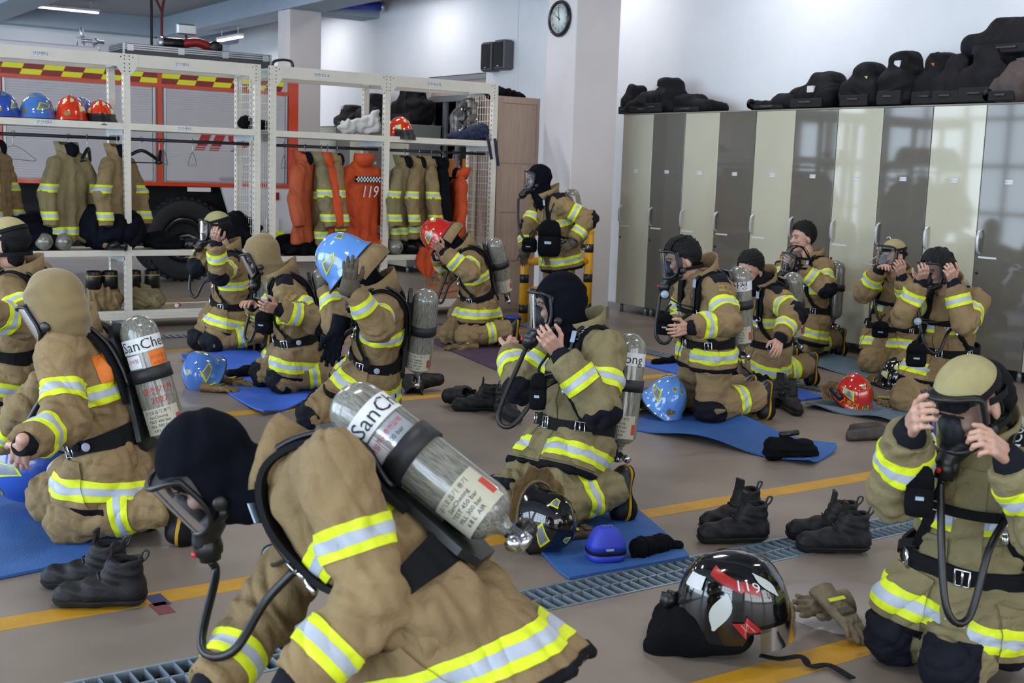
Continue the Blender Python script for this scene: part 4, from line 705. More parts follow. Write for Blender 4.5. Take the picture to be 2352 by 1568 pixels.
MB().tube([(-.02, 0, .1), (-.03, 0, .2)], .015, 8).build('lamp_stalk', m_rub, wm)
lw = thing('roof_winch', 'chrome roof fitting with an upright handle on the truck top', 'fitting', (4.15, YT+.3, 2.78))
MB().tube([(0, 0, 0), (0, 0, .24)], .022, 8).build('post', m_alu, lw); MB().tube([(-.02, 0, .2), (.25, 0, .2)], .022, 8).build('arm', m_alu, lw); MB().tube([(.0, 0, .2), (-.03, 0, .36)], .024, 8).build('grip', m_alu, lw); MB().ball((.14, 0, .2), .045).build('joint', m_alu, lw)
ld = thing('roof_tray', 'low white tray rim lying on the truck roof', 'tray', (2.6, YT+.1, 2.78)); MB().box(0, 1.7, 0, .5, 0, .12, .02).build('tray_box', m_twh, ld); MB().tube([(1.45, .1, .12), (1.45, .1, .22), (1.65, .1, .22), (1.65, .1, .12)], .01, 6).build('tray_handle', m_alu, ld)
for nm, lb, x, c in (('hanging_strap', 'dark red strap hanging from the ceiling above the truck', 5.05, '5a1c1c'), ('ceiling_rope', 'black cord hanging from the ceiling above the truck', 4.88, '17171a')):
    t = thing(nm, lb, 'strap', (x+1.3, YT+4, 3.55))
    MB().tube(spline([(0, 0, -.3), (.0, 0, .3), (.1 if 'strap' in nm else .0, 0, .75)], 5), .022, 6).build('webbing', mat(nm, c, .8), t)
    if 'strap' in nm: MB().tube(spline([(0, 0, .3), (-.12, 0, .55), (-.16, 0, .78)], 4), .02, 6).build('webbing_branch', mat(nm, c, .8), t)
# ================================================================== people
m_coat = mat('turnout_cloth', '836e4c', .88, var=.18, vscale=5, bump=.55, bscale=15, bdist=.035)
m_coat2 = mat('turnout_cloth_olive', '7b7150', .88, var=.18, vscale=5, bump=.55, bscale=15, bdist=.035)
m_hi = mat('fluorescent_yellow_tape', 'd6e61e', .6, var=.08, vscale=30)
m_si = mat('silver_reflective_tape', 'aab4c2', .45, var=.06, vscale=30, spec=.6)
m_blk = mat('black_webbing', '0e0f12', .75, spec=.2, bump=.2, bscale=300)
m_pad = mat('black_padding', '101116', .8, spec=.15, var=.2, vscale=20)
m_knee = mat('charcoal_reinforcement', '15171f', .8, spec=.15, var=.15, vscale=15)
m_rub = mat('black_rubber', '0a0b0d', .38, var=.1)
m_navy = mat('navy_knit_hood', '0d0f17', .95, spec=.08, var=.15, vscale=6)
m_tan = mat('tan_knit_hood', '7c6b47', .9, sheen=.3, var=.14, vscale=6)
m_net = mat('yellow_aramid_net', 'a0986a', .8, var=.1, vscale=14, bump=.4, bscale=400)
m_skin = mat('skin', 'bd9481', .5, var=.08, vscale=20)
m_hair = mat('black_hair', '0b0a0b', .6, spec=.25, var=.3, vscale=60, bump=.5, bscale=180)
m_dk = mat('dark_features', '16110f', .6)
m_lip = mat('lip', '8c5248', .5)
m_lens = glass_mat('visor_lens', (.74, .78, .82), .0, .03, 1.32)
m_red = mat('red_plastic', 'c21d1a', .35)
m_chr = mat('chrome', 'c9ccd2', .18, 1.0)
m_cuff = mat('charcoal_knit_cuff', '1c1e24', .95, spec=.1, bump=.3, bscale=250)
m_glove = mat('olive_leather_glove', '4c4538', .75, var=.25, vscale=18)
m_ytrim = mat('ochre_boot_trim', 'b08a1e', .5, var=.15)
m_patch = mat('ochre_patch', '957a45', .8)
m_white = mat('white_label', 'd5d9dc', .45, var=.06, vscale=40)
m_cyl = mat('composite_cylinder', '8f8d80', .22, var=.5, vscale=30, stretch=(6, 6, .9), coat=.8, col2='585a56')
m_red_ink = mat('red_ink', 'b3372c', .6)
m_blk_ink = mat('black_ink', '17171a', .6)
m_orange = mat('orange_label', 'd9741e', .55, var=.08, vscale=30)
m_tankblk = mat('black_tank_sleeve', '1c1d21', .55)
m_gface = mat('gauge_face', '93a7b4', .3)
m_bluep = mat('blue_plastic', '2340a8', .35)

def frame(o, x, y, z):
    T = np.eye(4); T[:3, 0] = x; T[:3, 1] = y; T[:3, 2] = z; T[:3, 3] = o; return T
# ---- head, hood, mask in head coordinates (x right, y forward, z up)
def make_head():
    pr = [EL((0, -.012, .03), (.078, .097, .095)), EL((0, .02, -.045), (.06, .07, .078)), RC((0, .085, .012), (0, .108, -.03), .008, .014),
          EL((.03, .072, -.025), (.025, .025, .02)), EL((-.03, .072, -.025), (.025, .025, .02)), EL((0, .088, -.066), (.022, .011, .008)),
          EL((0, .073, -.1), (.024, .024, .02)), RC((-.035, .082, .026), (.035, .082, .026), .012, .012),
          EL((.081, -.012, -.012), (.01, .02, .033)), EL((-.081, -.012, -.012), (.01, .02, .033)), RC((0, -.01, -.05), (0, -.015, -.075), .05, .05)]
    return skin(pr, .0065, .012, sub=[(EL((.032, .098, .004), (.017, .012, .009)), .008), (EL((-.032, .098, .004), (.017, .012, .009)), .008)])
HP, HQ = make_head(); HN = normals(HP, HQ)
def head_feat():
    b = MB()
    for s in (-1, 1):
        b.ball((s*.031, .0865, .003), .0135, .005, .0032, 10, 6)
        b.add(*tube_arc([(s*.016, .0935, .024), (s*.032, .0925, .029), (s*.049, .083, .024)], .0032))
    return b
def tube_arc(p, r):
    t = MB().tube(spline(p, 4), r, 6); return t.v, t.f
HEADF = head_feat()
def cond_head(f): return f(HP[:, 0], HP[:, 1], HP[:, 2])
def lens_pts():
    na, nz = 22, 12; V = []; 
    for j in range(nz+1):
        for i in range(na+1):
            u = -1+2*i/na; w = -1+2*j/nz
            a = math.radians(80)*u*(1-.10*max(0, -w)**2)
            rr = (1-.32*abs(u)**5)
            z = -.006+(.078*w)*rr
            R = .088*(1+.02*(1-w*w)); V.append((R*math.sin(a), .044+R*math.cos(a)*(1-.06*w), z))
    F = [(j*(na+1)+i, j*(na+1)+i+1, (j+1)*(na+1)+i+1, (j+1)*(na+1)+i) for j in range(nz) for i in range(na)]
    bd = [i for i in range(na+1)]+[(j+1)*(na+1)+na for j in range(nz)]+[nz*(na+1)+na-1-i for i in range(na)]+[(nz-1-j)*(na+1) for j in range(nz-1)]
    return np.array(V), F, bd
LV, LF, LB = lens_pts()
ME_LENS = mesh('lens', LV, LF, m_lens, True)
def mask_body():
    b = MB(); B = LV[LB]
    c = A(0, 0, -.006)
    b.tube(B*A(1.03, 1.0, 1.04), .0075, 6, closed=True)
    # skirt from the lens border back to the face
    inner = B*A(.90, .62, .96)-A(0, .012, 0); n = len(B)
    V = list(B)+list(inner); b.add(V, [(i, (i+1) % n, n+(i+1) % n, n+i) for i in range(n)], True)
    P, Q = skin([EL((0, .085, -.092), (.056, .05, .036)), RC((0, .1, -.1), (0, .137, -.122), .036, .033), RC((-.06, .05, -.085), (.06, .05, -.085), .02, .02)], .008, .02)
    b.add(P, Q.tolist(), True)
    for s in (-1, 1): b.lathe((s*.088, .035, -.055), (s, 0, 0), [(-.01, .02), (.008, .02), (.012, .015)], 14)
    return b
ME_MASK = mask_body().me('face_mask', m_rub)
_b = MB(); _p, _q = skin([EL((0, .095, -.036), (.04, .036, .05)), EL((0, .105, -.055), (.03, .03, .03))], .008, .02); _b.add(_p, _q.tolist(), True)
ME_NOSE = _b.me('nose_cup', mat('dark_grey_silicone', '24262b', .5))
def regulator():
    b = MB(); ax = nrm(A(0, .6, -.8)); o = A(0, .125, -.115)
    b.lathe(o, ax, [(0, .026), (.01, .034), (.03, .036), (.045, .034), (.05, .028), (.062, .026), (.064, .01)], 18); return b
ME_REG = regulator().me('regulator', m_rub)
_b = MB(); _b.lathe((0, .17, -.128), (0, 1, .3), [(0, .008), (.012, .008), (.014, .004)], 10)
_b.lathe((.034, .142, -.142), (1, .2, 0), [(0, .005), (.012, .005), (.013, .013), (.024, .013), (.026, .006)], 8)
ME_KNOB = _b.me('red_knob', m_red)
REG_END = A(0, .163, -.166)
def mask_straps(tp=True):
    b = MB()
    for z0, z1, y1 in ((-.05, -.055, -.118), (.035, .02, -.122)):
        P = [(s*x, y, z0+(z1-z0)*t) for s, t, x, y in ((-1, 0, .092, .03), (-1, .3, .098, -.02), (-1, .6, .08, -.075), (0, 1, 0, y1), (1, .6, .08, -.075), (1, .3, .098, -.02), (1, 0, .092, .03))]
        P = spline(P, 4); N = [nrm(A(p[0], p[1]+.01, 0)) for p in P]; b.ribbon(P, N, .02, .004)
    for s in ((-1, 1) if tp else ()):
        P = spline([(s*.05, .09, .065), (s*.05, .06, .112), (s*.045, .0, .136), (s*.03, -.07, .11), (s*.01, -.118, .03)], 4)
        b.ribbon(P, [nrm(p-A(0, -.012, .03)) for p in P], .02, .004)
    return b
ME_STRAP = mask_straps().me('head_strap', m_blk); ME_STRAP2 = mask_straps(False).me('head_strap', m_blk)
def net_cap():
    s = cond_head(lambda x, y, z: z*.95+y*.22)
    V, F, sm = patch(HP, HN, HQ, [(s, .058, 9)], .013, .012); a = mesh('head_net', V, F, m_net, sm)
    V, F, sm = patch(HP, HN, HQ, [(s, .046, .062)], .016, .014); b = mesh('net_edging', V, F, m_blk, sm); return a, b
ME_NET, ME_NETE = net_cap()
def hair(kind):
    P = HP.copy()
    if kind == 'back':
        a = cond_head(lambda x, y, z: z*.95+y*.22); s = np.minimum(.05-a, cond_head(lambda x, y, z: -.02-y))-np.maximum(0, -.09-HP[:, 2]); lo = 0; off = .008; rim = .012
    else:
        # hairline: forehead high, temples back, down behind the ears to the nape
        x, y, z = HP[:, 0], HP[:, 1], HP[:, 2]
        hl = np.interp(y, [-.12, -.05, -.01, .02, .05, .075, .1], [-.075, -.06, .0, .03, .058, .072, .08])
        s = z-hl-.004*np.sin(x*260); lo = 0; off = .010 if kind == 'short' else .018; rim = .014
    V, F, sm = patch(HP, HN, HQ, [(s, lo, 9)], off, rim)
    V = np.array(V); nn = V-A(0, -.012, .02); nn /= np.linalg.norm(nn, axis=1)[:, None]
    k = np.clip((V[:, 2]-.05)/.06, 0, 1)
    if kind == 'short': V = V+nn*((wob(V, .017, 5)*.5+.5)*(.003+.013*k)+(wob(V, .009, 8)*.5+.5)*.004)[:, None]+A(0, .006, 0)*k[:, None]
    elif kind == 'net': V = V+nn*((wob(V, .045, 3)*.5+.6)*.018)[:, None]
    return mesh('hair', V, F, m_hair, sm)
ME_HAIR, ME_HAIRN, ME_HAIRB = hair('short'), hair('net'), hair('back')
# ---- hands (right hand: fingers +y, back of hand +z, thumb towards -x)
def make_hand(c, spread=.05, fat=1.0, th=.5):
    pr = [RC((-.02, 0, 0), (-.024, .085, 0), .017*fat, .014*fat), RC((0, 0, 0), (0, .088, 0), .018*fat, .0145*fat), RC((.02, .005, 0), (.026, .08, 0), .016*fat, .013*fat), RC((0, -.05, 0), (0, .01, 0), .024, .02)]
    for x, y, L, r, k in ((-.029, .088, .072, .0088, -1.2), (-.009, .094, .08, .0092, -.3), (.011, .09, .074, .0088, .6), (.029, .08, .058, .0078, 1.5)):
        p = A(x, y, 0); a = -c*.45
        for f, rr in ((.45, 1), (.3, .93), (.25, .84)):
            d = A(math.sin(k*spread), math.cos(k*spread)*math.cos(a), math.sin(a)); q = p+d*L*f
            pr.append(RC(p, q, r*rr*fat, r*rr*.93*fat)); p = q; a -= c
    p = A(-.028, .022, -.006); d1 = nrm(A(-.62, .62, -.35*th)); q = p+d1*.042; d2 = nrm(A(-.22, .9, -.5*th)); q2 = q+d2*.03; q3 = q2+nrm(d2+A(.2, 0, -.15))*.024
    pr += [RC(p, q, .0145*fat, .0115*fat), RC(q, q2, .0108*fat, .0098*fat), RC(q2, q3, .0098*fat, .008*fat)]
    return skin(pr, .0042, .006, it=1)
HANDS = {'relax': make_hand(.42), 'grip': make_hand(.95, .02), 'flat': make_hand(.16, .07), 'pinch': make_hand(.68, .03, 1.0, .9),
         'glove': make_hand(.22, .10, 1.28), 'gloverelax': make_hand(.4, .06, 1.25), 'fglove': make_hand(.16, .15, 1.5)}

def seg_solve(p0, uv, L, sign):
    """point on the sight line of pixel uv at distance L from p0; nearer (-1) or farther (+1) than p0"""
    d = nrm(ray(*uv)); o = p0-CAMP; t0 = d@o; h2 = o@o-t0*t0; k = L*L-h2
    t = t0 if k <= 0 else t0+sign*math.sqrt(k)
    return CAMP+d*t
def rotv(v, ax, a):
    ax = nrm(ax); return v*math.cos(a)+np.cross(ax, v)*math.sin(a)+ax*(ax@v)*(1-math.cos(a))

def person(sp):
    g = sp.get; S = g('S', 1.0); D = sp['D']
    toward = nrm(A(-FWD[0], -FWD[1], 0)); rgt = nrm(A(RIGHT[0], RIGHT[1], 0))
    def face_dir(phi): a = math.radians(phi); return rgt*math.cos(a)+toward*math.sin(a)
    pel = at(*sp['pel'], D); nk = at(*sp['neck'], D+sp['neckd']) if 'neckd' in sp else seg_solve(pel, sp['neck'], .50*S, g('lean', -1))
    Fd = face_dir(sp['phi']); spn = nrm(nk-pel); L = np.linalg.norm(nk-pel)
    rgtv = nrm(np.cross(Fd, A(0, 0, 1))); tw = math.radians(g('twist', 0))
    rgtv = nrm(rgtv-spn*(rgtv@spn)); chest = np.cross(spn, rgtv); chest = nrm(chest)*-1 if chest@Fd < 0 and spn[2] > .3 else nrm(chest)
    rT = rotv(rgtv, spn, tw); 
    shc = nk-spn*g('shd', .06)*S
    J = {}
    for k, sg in (('R', 1), ('L', -1)):
        J['sh'+k] = shc+rT*sg*.185*S+chest*.01
        if 'sh'+k in sp: J['sh'+k] = seg_solve(shc, sp['sh'+k][:2], sp['sh'+k][3], sp['sh'+k][2])
        e = sp['el'+k]; w = sp['wr'+k]
        J['el'+k] = seg_solve(J['sh'+k], e[:2], .285*S, e[2])
        J['wr'+k] = seg_solve(J['el'+k], w[:2], .25*S, w[2])
        J['hip'+k] = pel+rgtv*sg*.095*S
        Fk = rotv(Fd, A(0, 0, 1), -sg*g('spread', .12)); kz = g('kz', .105)
        if g('stand'):
            J['kn'+k] = J['hip'+k]+A(0, 0, -.42)+Fd*.02; J['an'+k] = J['kn'+k]+A(0, 0, -.42)-Fd*.02
            dz = .09-J['an'+k][2]; J['kn'+k][2] += dz*.5; J['an'+k][2] = .09; J['ba'+k] = J['an'+k]+Fk*.13+A(0, 0, -.045); J['to'+k] = J['ba'+k]+Fk*.05
        else:
            if 'kn'+k in sp: J['kn'+k] = fl(*sp['kn'+k])+A(0, 0, kz)
            else:
                hz = J['hip'+k][2]-kz; hh = math.sqrt(max(.43**2*S*S-hz*hz, .0004)); J['kn'+k] = J['hip'+k]+Fk*hh; J['kn'+k][2] = kz
            if 'an'+k in sp: J['an'+k] = seg_solve(J['kn'+k], sp['an'+k][:2], .40*S, sp['an'+k][2]); J['an'+k][2] = max(.14, J['an'+k][2])
            else: J['an'+k] = J['kn'+k]-Fk*.39*S; J['an'+k][2] = .17
            J['ba'+k] = J['an'+k]-Fk*.055; J['ba'+k][2] = .055; J['to'+k] = J['ba'+k]+Fk*.03; J['to'+k][2] = .045
    # head
    hf = face_dir(g('hphi', sp['phi'])); p = math.radians(g('hp', 10)); hF = hf*math.cos(p)-A(0, 0, 1)*math.sin(p)
    hX = nrm(np.cross(hF, A(0, 0, 1))); hX = rotv(hX, hF, math.radians(g('hroll', 0))); hU = np.cross(hX, hF)
    hs = 1.06*g('hsc', S); hc = seg_solve(nk, sp['head'], .20*S, g('hs', -1)); HT = frame(hc, hX*hs, hF*hs, hU*hs)
    base = A(*(pel[:2]), 0)
    root = thing('person', sp['label'], 'person', base)
    h = min(.0135, max(.0068, D*.0016))
    cm = m_coat2 if g('olive') else m_coat
    # ------------------------------------------------ trousers
    tr = [RC(J['hipR'], J['hipL'], .13*S, .13*S)]
    for k in 'RL': tr += [RC(J['hip'+k], J['kn'+k], .118*S, .098*S), RC(J['kn'+k], J['an'+k], .098*S, .088*S, cut=True)]
    lo_clip = None
    fz = lambda P: .012-P[..., 2]
    if D < 3.4: pass
    TP, TQ = skin(tr, h, .04, cuts=[fz]); 
    TN = normals(TP, TQ); fw_ = wob(TP, .13, sp['id'])*.008+wob(TP, .065, sp['id']+50)*.004-crease(TP, .15, sp['id']+60)*.006
    for k in 'RL':
        dk = np.linalg.norm(TP-J['kn'+k], axis=1); cr = np.sin((TP-J['kn'+k])@nrm(J['kn'+k]-J['hip'+k])*110+wob(TP, .2, 3)*1.5); fw_ += .008*cr*np.exp(-(dk/.13)**2)
    TP = TP+TN*fw_[:, None]; TP[:, 2] = np.maximum(TP[:, 2], .012); TN = normals(TP, TQ)
    o = put('trousers', TP, TQ, cm, root, True, base)
    td = np.stack([q.d(TP) for q in tr]); ta = td.argmin(0)
    for i, k in ((0, 'R'), (1, 'L')):
        th, shn = tr[1+2*i], tr[2+2*i]
        front = nrm(nrm(J['kn'+k]-J['hip'+k])+nrm(J['kn'+k]-J['an'+k])) if not g('stand') else Fd
        if g('kneepad', 1):
            pc = J['kn'+k]+front*.07; dd = np.maximum(np.abs((TP-pc)@rgtv)/.09, np.linalg.norm((TP-pc)-np.outer((TP-pc)@rgtv, rgtv), axis=1)/.115)
            V, F_, sm = patch(TP, TN, TQ, [(dd, -1, 1)], .005, .01, ok=(ta > 0))
            if len(F_): put('knee_patch', V, F_, m_knee, root, sm, base)
        s = shn.t(TP)*shn.L; okk = ta == 2+2*i
        if g('stand'): s = s-.05
        for nm, lo, hi, mm, of in (('ankle_band', .175, .25, m_hi, .005), ('silver_strip', .199, .226, m_si, .0065)):
            V, F_, sm = patch(TP, TN, TQ, [(s, lo, hi)], of, .008, ok=okk | (ta == 1+2*i))
            if len(F_): put(nm, V, F_, mm, root if nm == 'ankle_band' else bandobj, sm, base) if nm == 'ankle_band' and False else None
            if len(F_):
                if nm == 'ankle_band': bandobj = put(nm, V, F_, mm, root, sm, base)
                else: put(nm, V, F_, mm, bandobj, sm, base)
    # ------------------------------------------------ boots
    for k in 'RL':
        an, ba, to = J['an'+k], J['ba'+k], J['to'+k]; shd = nrm(J['kn'+k]-an); ft = nrm(ba-an)
        heel = an-nrm(ft-shd*(ft@shd))*.045-shd*.05 if not g('stand') else an-Fd*.05+A(0, 0, -.05)
        bp, bq = skin([RC(an+shd*.12, an, .062, .056), RC(an, ba, .052, .046), RC(ba, to, .046, .042), RC(an, heel, .05, .042)], max(.008, h*.9), .03, cuts=[lambda P: .004-P[..., 2]])
        bo = put('boot', bp, bq, m_rub, root, True, base)
        bn = normals(bp, bq); sn = nrm(heel-an-shd*((heel-an)@shd)*0-shd*.0); c0 = (heel+to)/2
        sole_n = nrm(np.cross(np.cross(nrm(to-heel), shd), nrm(to-heel)))*-1
        s = (bp-c0)@sole_n
        V, F_, sm = patch(bp, bn, bq, [(s, .012, .026)], .007, .01)
        if len(F_): put('boot_trim', V, F_, m_ytrim, bo, sm, base)
        V, F_, sm = patch(bp, bn, bq, [(s, .026, 1)], .012, .014)
        if len(F_): put('boot_sole', V, F_, m_blk, bo, sm, base)
    # ------------------------------------------------ jacket
    thv = nrm((J['knR']-J['hipR'])+(J['knL']-J['hipL'])); nh = nrm(spn-thv*g('hemt', .55)+A(0, 0, 1)*g('hemup', 0)); drop = g('drop', .19)*S
    q = L/.5
    tp = [(-.30, .215, .19, .01), (-.12, .21, .175, .01), (.0, .20, .16, .005), (.09, .175, .138, 0), (.20, .19, .146, 0), (.33, .205, .146, -.005), (.42, .19, .125, -.012), (.47, .13, .095, -.012), (.50, .085, .075, -.005)]
    tor = TORSO(pel, spn, rgtv, chest, [(a*q, b*S*g('tw', 1), c*S, e) for a, b, c, e in tp], .05)
    jp = [tor]
    for k in 'RL': jp += [RC(shc, J['sh'+k], .085*S, .09*S), RC(J['sh'+k], J['el'+k], .092*S, .08*S), RC(J['el'+k], J['wr'+k], .082*S, .068*S, cut=True)]
    for k in 'RL': jp.append(RC(J['hip'+k], J['hip'+k]+(J['kn'+k]-J['hip'+k])*.55, .142*S, .132*S))
    hemf = lambda P: -((P-pel)@nh+drop)
    def jcut(P): return np.where((((P-pel)@spn) < .25*q), hemf(P), -1.0)
    # the hem must not cut the sleeves, so cut only the trunk pieces
    class CutP:
        def __init__(s, b): s.b = b; s.lo = b.lo; s.hi = b.hi
        def d(s, P): return np.maximum(s.b.d(P), hemf(P))
    jq = [CutP(x) if i in (0, 7, 8) else x for i, x in enumerate(jp)]
    JP, JQ = skin(jq, h, .035); JN = normals(JP, JQ)
    jd = np.stack([x.d(JP) for x in jq]); ja = jd.argmin(0)
    tv = (JP-pel)@spn; lt = (JP-pel)@rgtv; cf = (JP-pel)@chest
    f_ = wob(JP, .16, sp['id']+9)*.009+wob(JP, .075, sp['id']+19)*.004-crease(JP, .17, sp['id']+29)*.006
    f_ += .009*np.sin(np.arctan2(lt, cf)*9+wob(JP, .25, 2)*2)*np.exp(-((tv-.0)/.07)**2)*np.isin(ja, (0, 7, 8))
    for k in 'RL':
        de = np.linalg.norm(JP-J['el'+k], axis=1); bis = nrm(nrm(J['el'+k]-J['sh'+k])-nrm(J['wr'+k]-J['el'+k]))
        f_ += .009*np.sin((JP-J['el'+k])@nrm(J['wr'+k]-J['sh'+k])*95+wob(JP, .18, 4)*1.8)*np.exp(-(de/.12)**2)
        dsd = np.linalg.norm(JP-J['sh'+k]+spn*.1, axis=1); f_ += .006*np.sin((JP-J['sh'+k])@nrm(spn+chest*.4)*85+wob(JP, .2, 6)*2)*np.exp(-(dsd/.12)**2)
    bw = np.exp(-((tv-.085*q)/.045)**2)*np.isin(ja, (0, 7, 8)); f_ = f_*(1-.85*bw)-.006*bw
    JP = JP+JN*f_[:, None]; JN = normals(JP, JQ)
    put('jacket', JP, JQ, cm, root, True, base)
    hd = (JP-pel)@nh+drop; body = np.isin(ja, (0, 7, 8)); bodys = np.isin(ja, (0, 1, 4))
    def band(s, lo, hi, ok, nm='reflective_band', of=.005):
        w = hi-lo; V, F_, sm = patch(JP, JN, JQ, [(s, lo, hi)], of, .01, ok)
        if not len(F_): return
        b = put(nm, V, F_, m_hi, root, sm, base)
        V, F_, sm = patch(JP, JN, JQ, [(s, lo+w*.31, hi-w*.31)], of+.0018, .005, ok)
        if len(F_): put('silver_strip', V, F_, m_si, b, sm, base)
    band(hd, .055, .135, body, 'hem_band')
    band(tv, .225*q, .30*q, ja == 0, 'chest_band')
    V, F_, sm = patch(JP, JN, JQ, [(hd, -.05, .022)], .004, .006, body)
    if len(F_): put('hem_binding', V, F_, m_pad, root, sm, base)
    for i, k in ((0, 'R'), (1, 'L')):
        ua, fa = jp[2+3*i], jp[3+3*i]
        band(ua.t(JP)*ua.L, .125*S, .20*S, (ja == 2+3*i) | (ja == 1+3*i), 'upper_sleeve_band')
        band(fa.t(JP)*fa.L, .115*S, .19*S, ja == 3+3*i, 'forearm_band')
        bis = nrm(nrm(J['el'+k]-J['sh'+k])-nrm(J['wr'+k]-J['el'+k])); pc = J['el'+k]+bis*.06
        dd = np.linalg.norm(JP-pc, axis=1)
        V, F_, sm = patch(JP, JN, JQ, [(dd, -1, .095*S)], .0045, .008, (ja == 2+3*i) | (ja == 3+3*i)) if g('elbow') else ((), (), ())
        if len(F_): put('elbow_patch', V, F_, m_knee, root, sm, base)
        pc = J['sh'+k]+spn*.075; dd = np.maximum(np.abs((JP-pc)@chest)/.055, np.abs((JP-pc)@rgtv)/.07)
        V, F_, sm = patch(JP, JN, JQ, [(dd, -1, 1), (tv, .36*q, 9)], .004, .007, np.isin(ja, (0, 1+3*i, 2+3*i))) if g('pad') else ((), (), ())
        if len(F_): put('shoulder_pad', V, F_, m_knee, root, sm, base)
        # name patch on the outer sleeve
        out = nrm(rgtv*(1 if k == 'R' else -1)+toward*g('np', .6)); ad = nrm(J['el'+k]-J['sh'+k]); out = nrm(out-ad*(out@ad)); sd = np.cross(ad, out)
        rel = JP-J['sh'+k]; dd = np.maximum(np.abs(rel@sd)/.042, np.abs(rel@ad-.075)/.03)
        V, F_, sm = patch(JP, JN, JQ, [(dd, -1, 1), (rel@out, .02, 1)], .005, .008, (ja == 2+3*i) | (ja == 1+3*i)) if g('npatch') else ((), (), ())
        if len(F_): put('name_patch', V, F_, m_patch, root, sm, base)
        if g('npatch') and len(F_):
            VT, FT = text2d(g('npatch'), .026); po = J['sh'+k]+ad*.075+out*(.098*S); sdv = sd if np.dot(np.cross(sd, -ad), out) > 0 else -sd
            put('patch_lettering', po+sdv*VT[:, 0:1]-ad*VT[:, 1:2]-out*(VT[:, 0:1]**2/.19), FT, m_blk_ink, root, False, base)
        # knit cuff
        wd = nrm(J['wr'+k]-J['el'+k])
        b = MB().lathe(J['wr'+k]-wd*.05, wd, [(0, .05*S), (.05, .05*S), (.075, .043*S), (.10, .034*S), (.102, .028*S)], 16); b.build('cuff', g('cuffm', m_cuff), root, base)
    if g('tag'):
        V, F_, sm = patch(JP, JN, JQ, [(lt, -.15, -.095), (tv, .30*q, .41*q), (cf, -1, .0)], .006, .009, bodys)
        if len(F_): put('orange_tag', V, F_, m_orange, root, sm, base)
    # storm flap, pockets
    an_ = np.arctan2(lt, cf)
    V, F_, sm = patch(JP, JN, JQ, [(lt, -.045, .045), (tv, -.12, .43*q), (cf, .02, 1), (hd, .03, 9)], .007, .012, body | bodys)
    if len(F_): put('storm_flap', V, F_, cm, root, sm, base)
    for sg in (-1, 1):
        V, F_, sm = patch(JP, JN, JQ, [(an_*sg, .55, 1.35), (hd, .03, .20)], .011, .016, body)
        if len(F_):
            pk = put('pocket', V, F_, cm, root, sm, base)
            V, F_, sm = patch(JP, JN, JQ, [(an_*sg, .55, 1.35), (hd, .055, .135)], .0135, .005, body)
            pb = put('pocket_band', V, F_, m_hi, pk, sm, base)
            V, F_, sm = patch(JP, JN, JQ, [(an_*sg, .55, 1.35), (hd, .08, .11)], .0152, .005, body); put('pocket_strip', V, F_, m_si, pk, sm, base)
        V, F_, sm = patch(JP, JN, JQ, [(lt*sg, .055, .15), (tv, .10*q, .20*q), (cf, .03, 1)], .008, .013, body)
        if len(F_): put('chest_pocket', V, F_, cm, root, sm, base)
    # collar
    ca = nrm(spn*.7+nrm(hc-nk)*.6); cx = nrm(rgtv-ca*(rgtv@ca)); cy = np.cross(ca, cx)
    V = []; F_ = []; n = 28; op = g('collar', .0)
    for i in range(n+1):
        a = math.radians(-90+18+(360-36)*i/n)  # gap at the front
        a = math.radians(90)+math.radians(24)+math.radians(312)*i/n
        d = cx*math.cos(a)+cy*math.sin(a); back = max(0, -math.sin(a))
        hgt = (.085+.025*back)*g('colh', 1)
        for rr, zz in ((.098, -.035), (.108+op*.01, hgt*.5), (.114+op*.03, hgt), (.104+op*.03, hgt-.004), (.096+op*.01, hgt*.5), (.086, -.035)): V.append(nk+d*rr*S*(1+.02*math.sin(i*1.9))+ca*zz)
    for i in range(n):
        for j in range(6): F_.append((i*6+j, i*6+(j+1) % 6, (i+1)*6+(j+1) % 6, (i+1)*6+j))
    F_ += [tuple(range(6)), tuple(range(n*6+5, n*6-1, -1))]
    put('collar', V, F_, cm, root, True, base)
    # ------------------------------------------------ body: head, neck, hands and the figure inside the clothes as one mesh
    bv = [HP@HT[:3, :3].T+HT[:3, 3]]; bf = HQ.tolist(); fm = [0]*len(bf); nv = len(HP)
    if g('top', 'hood') != 'x':
        b = HEADF; bv.append(np.array(b.v)@HT[:3, :3].T+HT[:3, 3]); bf += [tuple(i+nv for i in f) for f in b.f]; fm += [1]*len(b.f); nv += len(b.v)
    core = [RC(nk-spn*.07, pel, .05, .08), RC(HT[:3, :3]@A(0, -.01, -.05)+HT[:3, 3], nk-spn*.07, .04 if g('top', 'hood') == 'hood' else .056, .045 if g('top', 'hood') == 'hood' else .06)]
    for k in 'RL': core += [RC(shc, J['sh'+k], .05, .05), RC(J['sh'+k], J['el'+k], .05, .045), RC(J['el'+k], J['wr'+k], .045, .03), RC(J['hip'+k], J['kn'+k], .07, .06), RC(J['kn'+k], J['an'+k], .06, .045)]
    cp_, cq_ = skin(core, .022, .03); bv.append(cp_); bf += (cq_+nv).tolist(); fm += [0]*len(cq_); nv += len(cp_)
    tips = {}
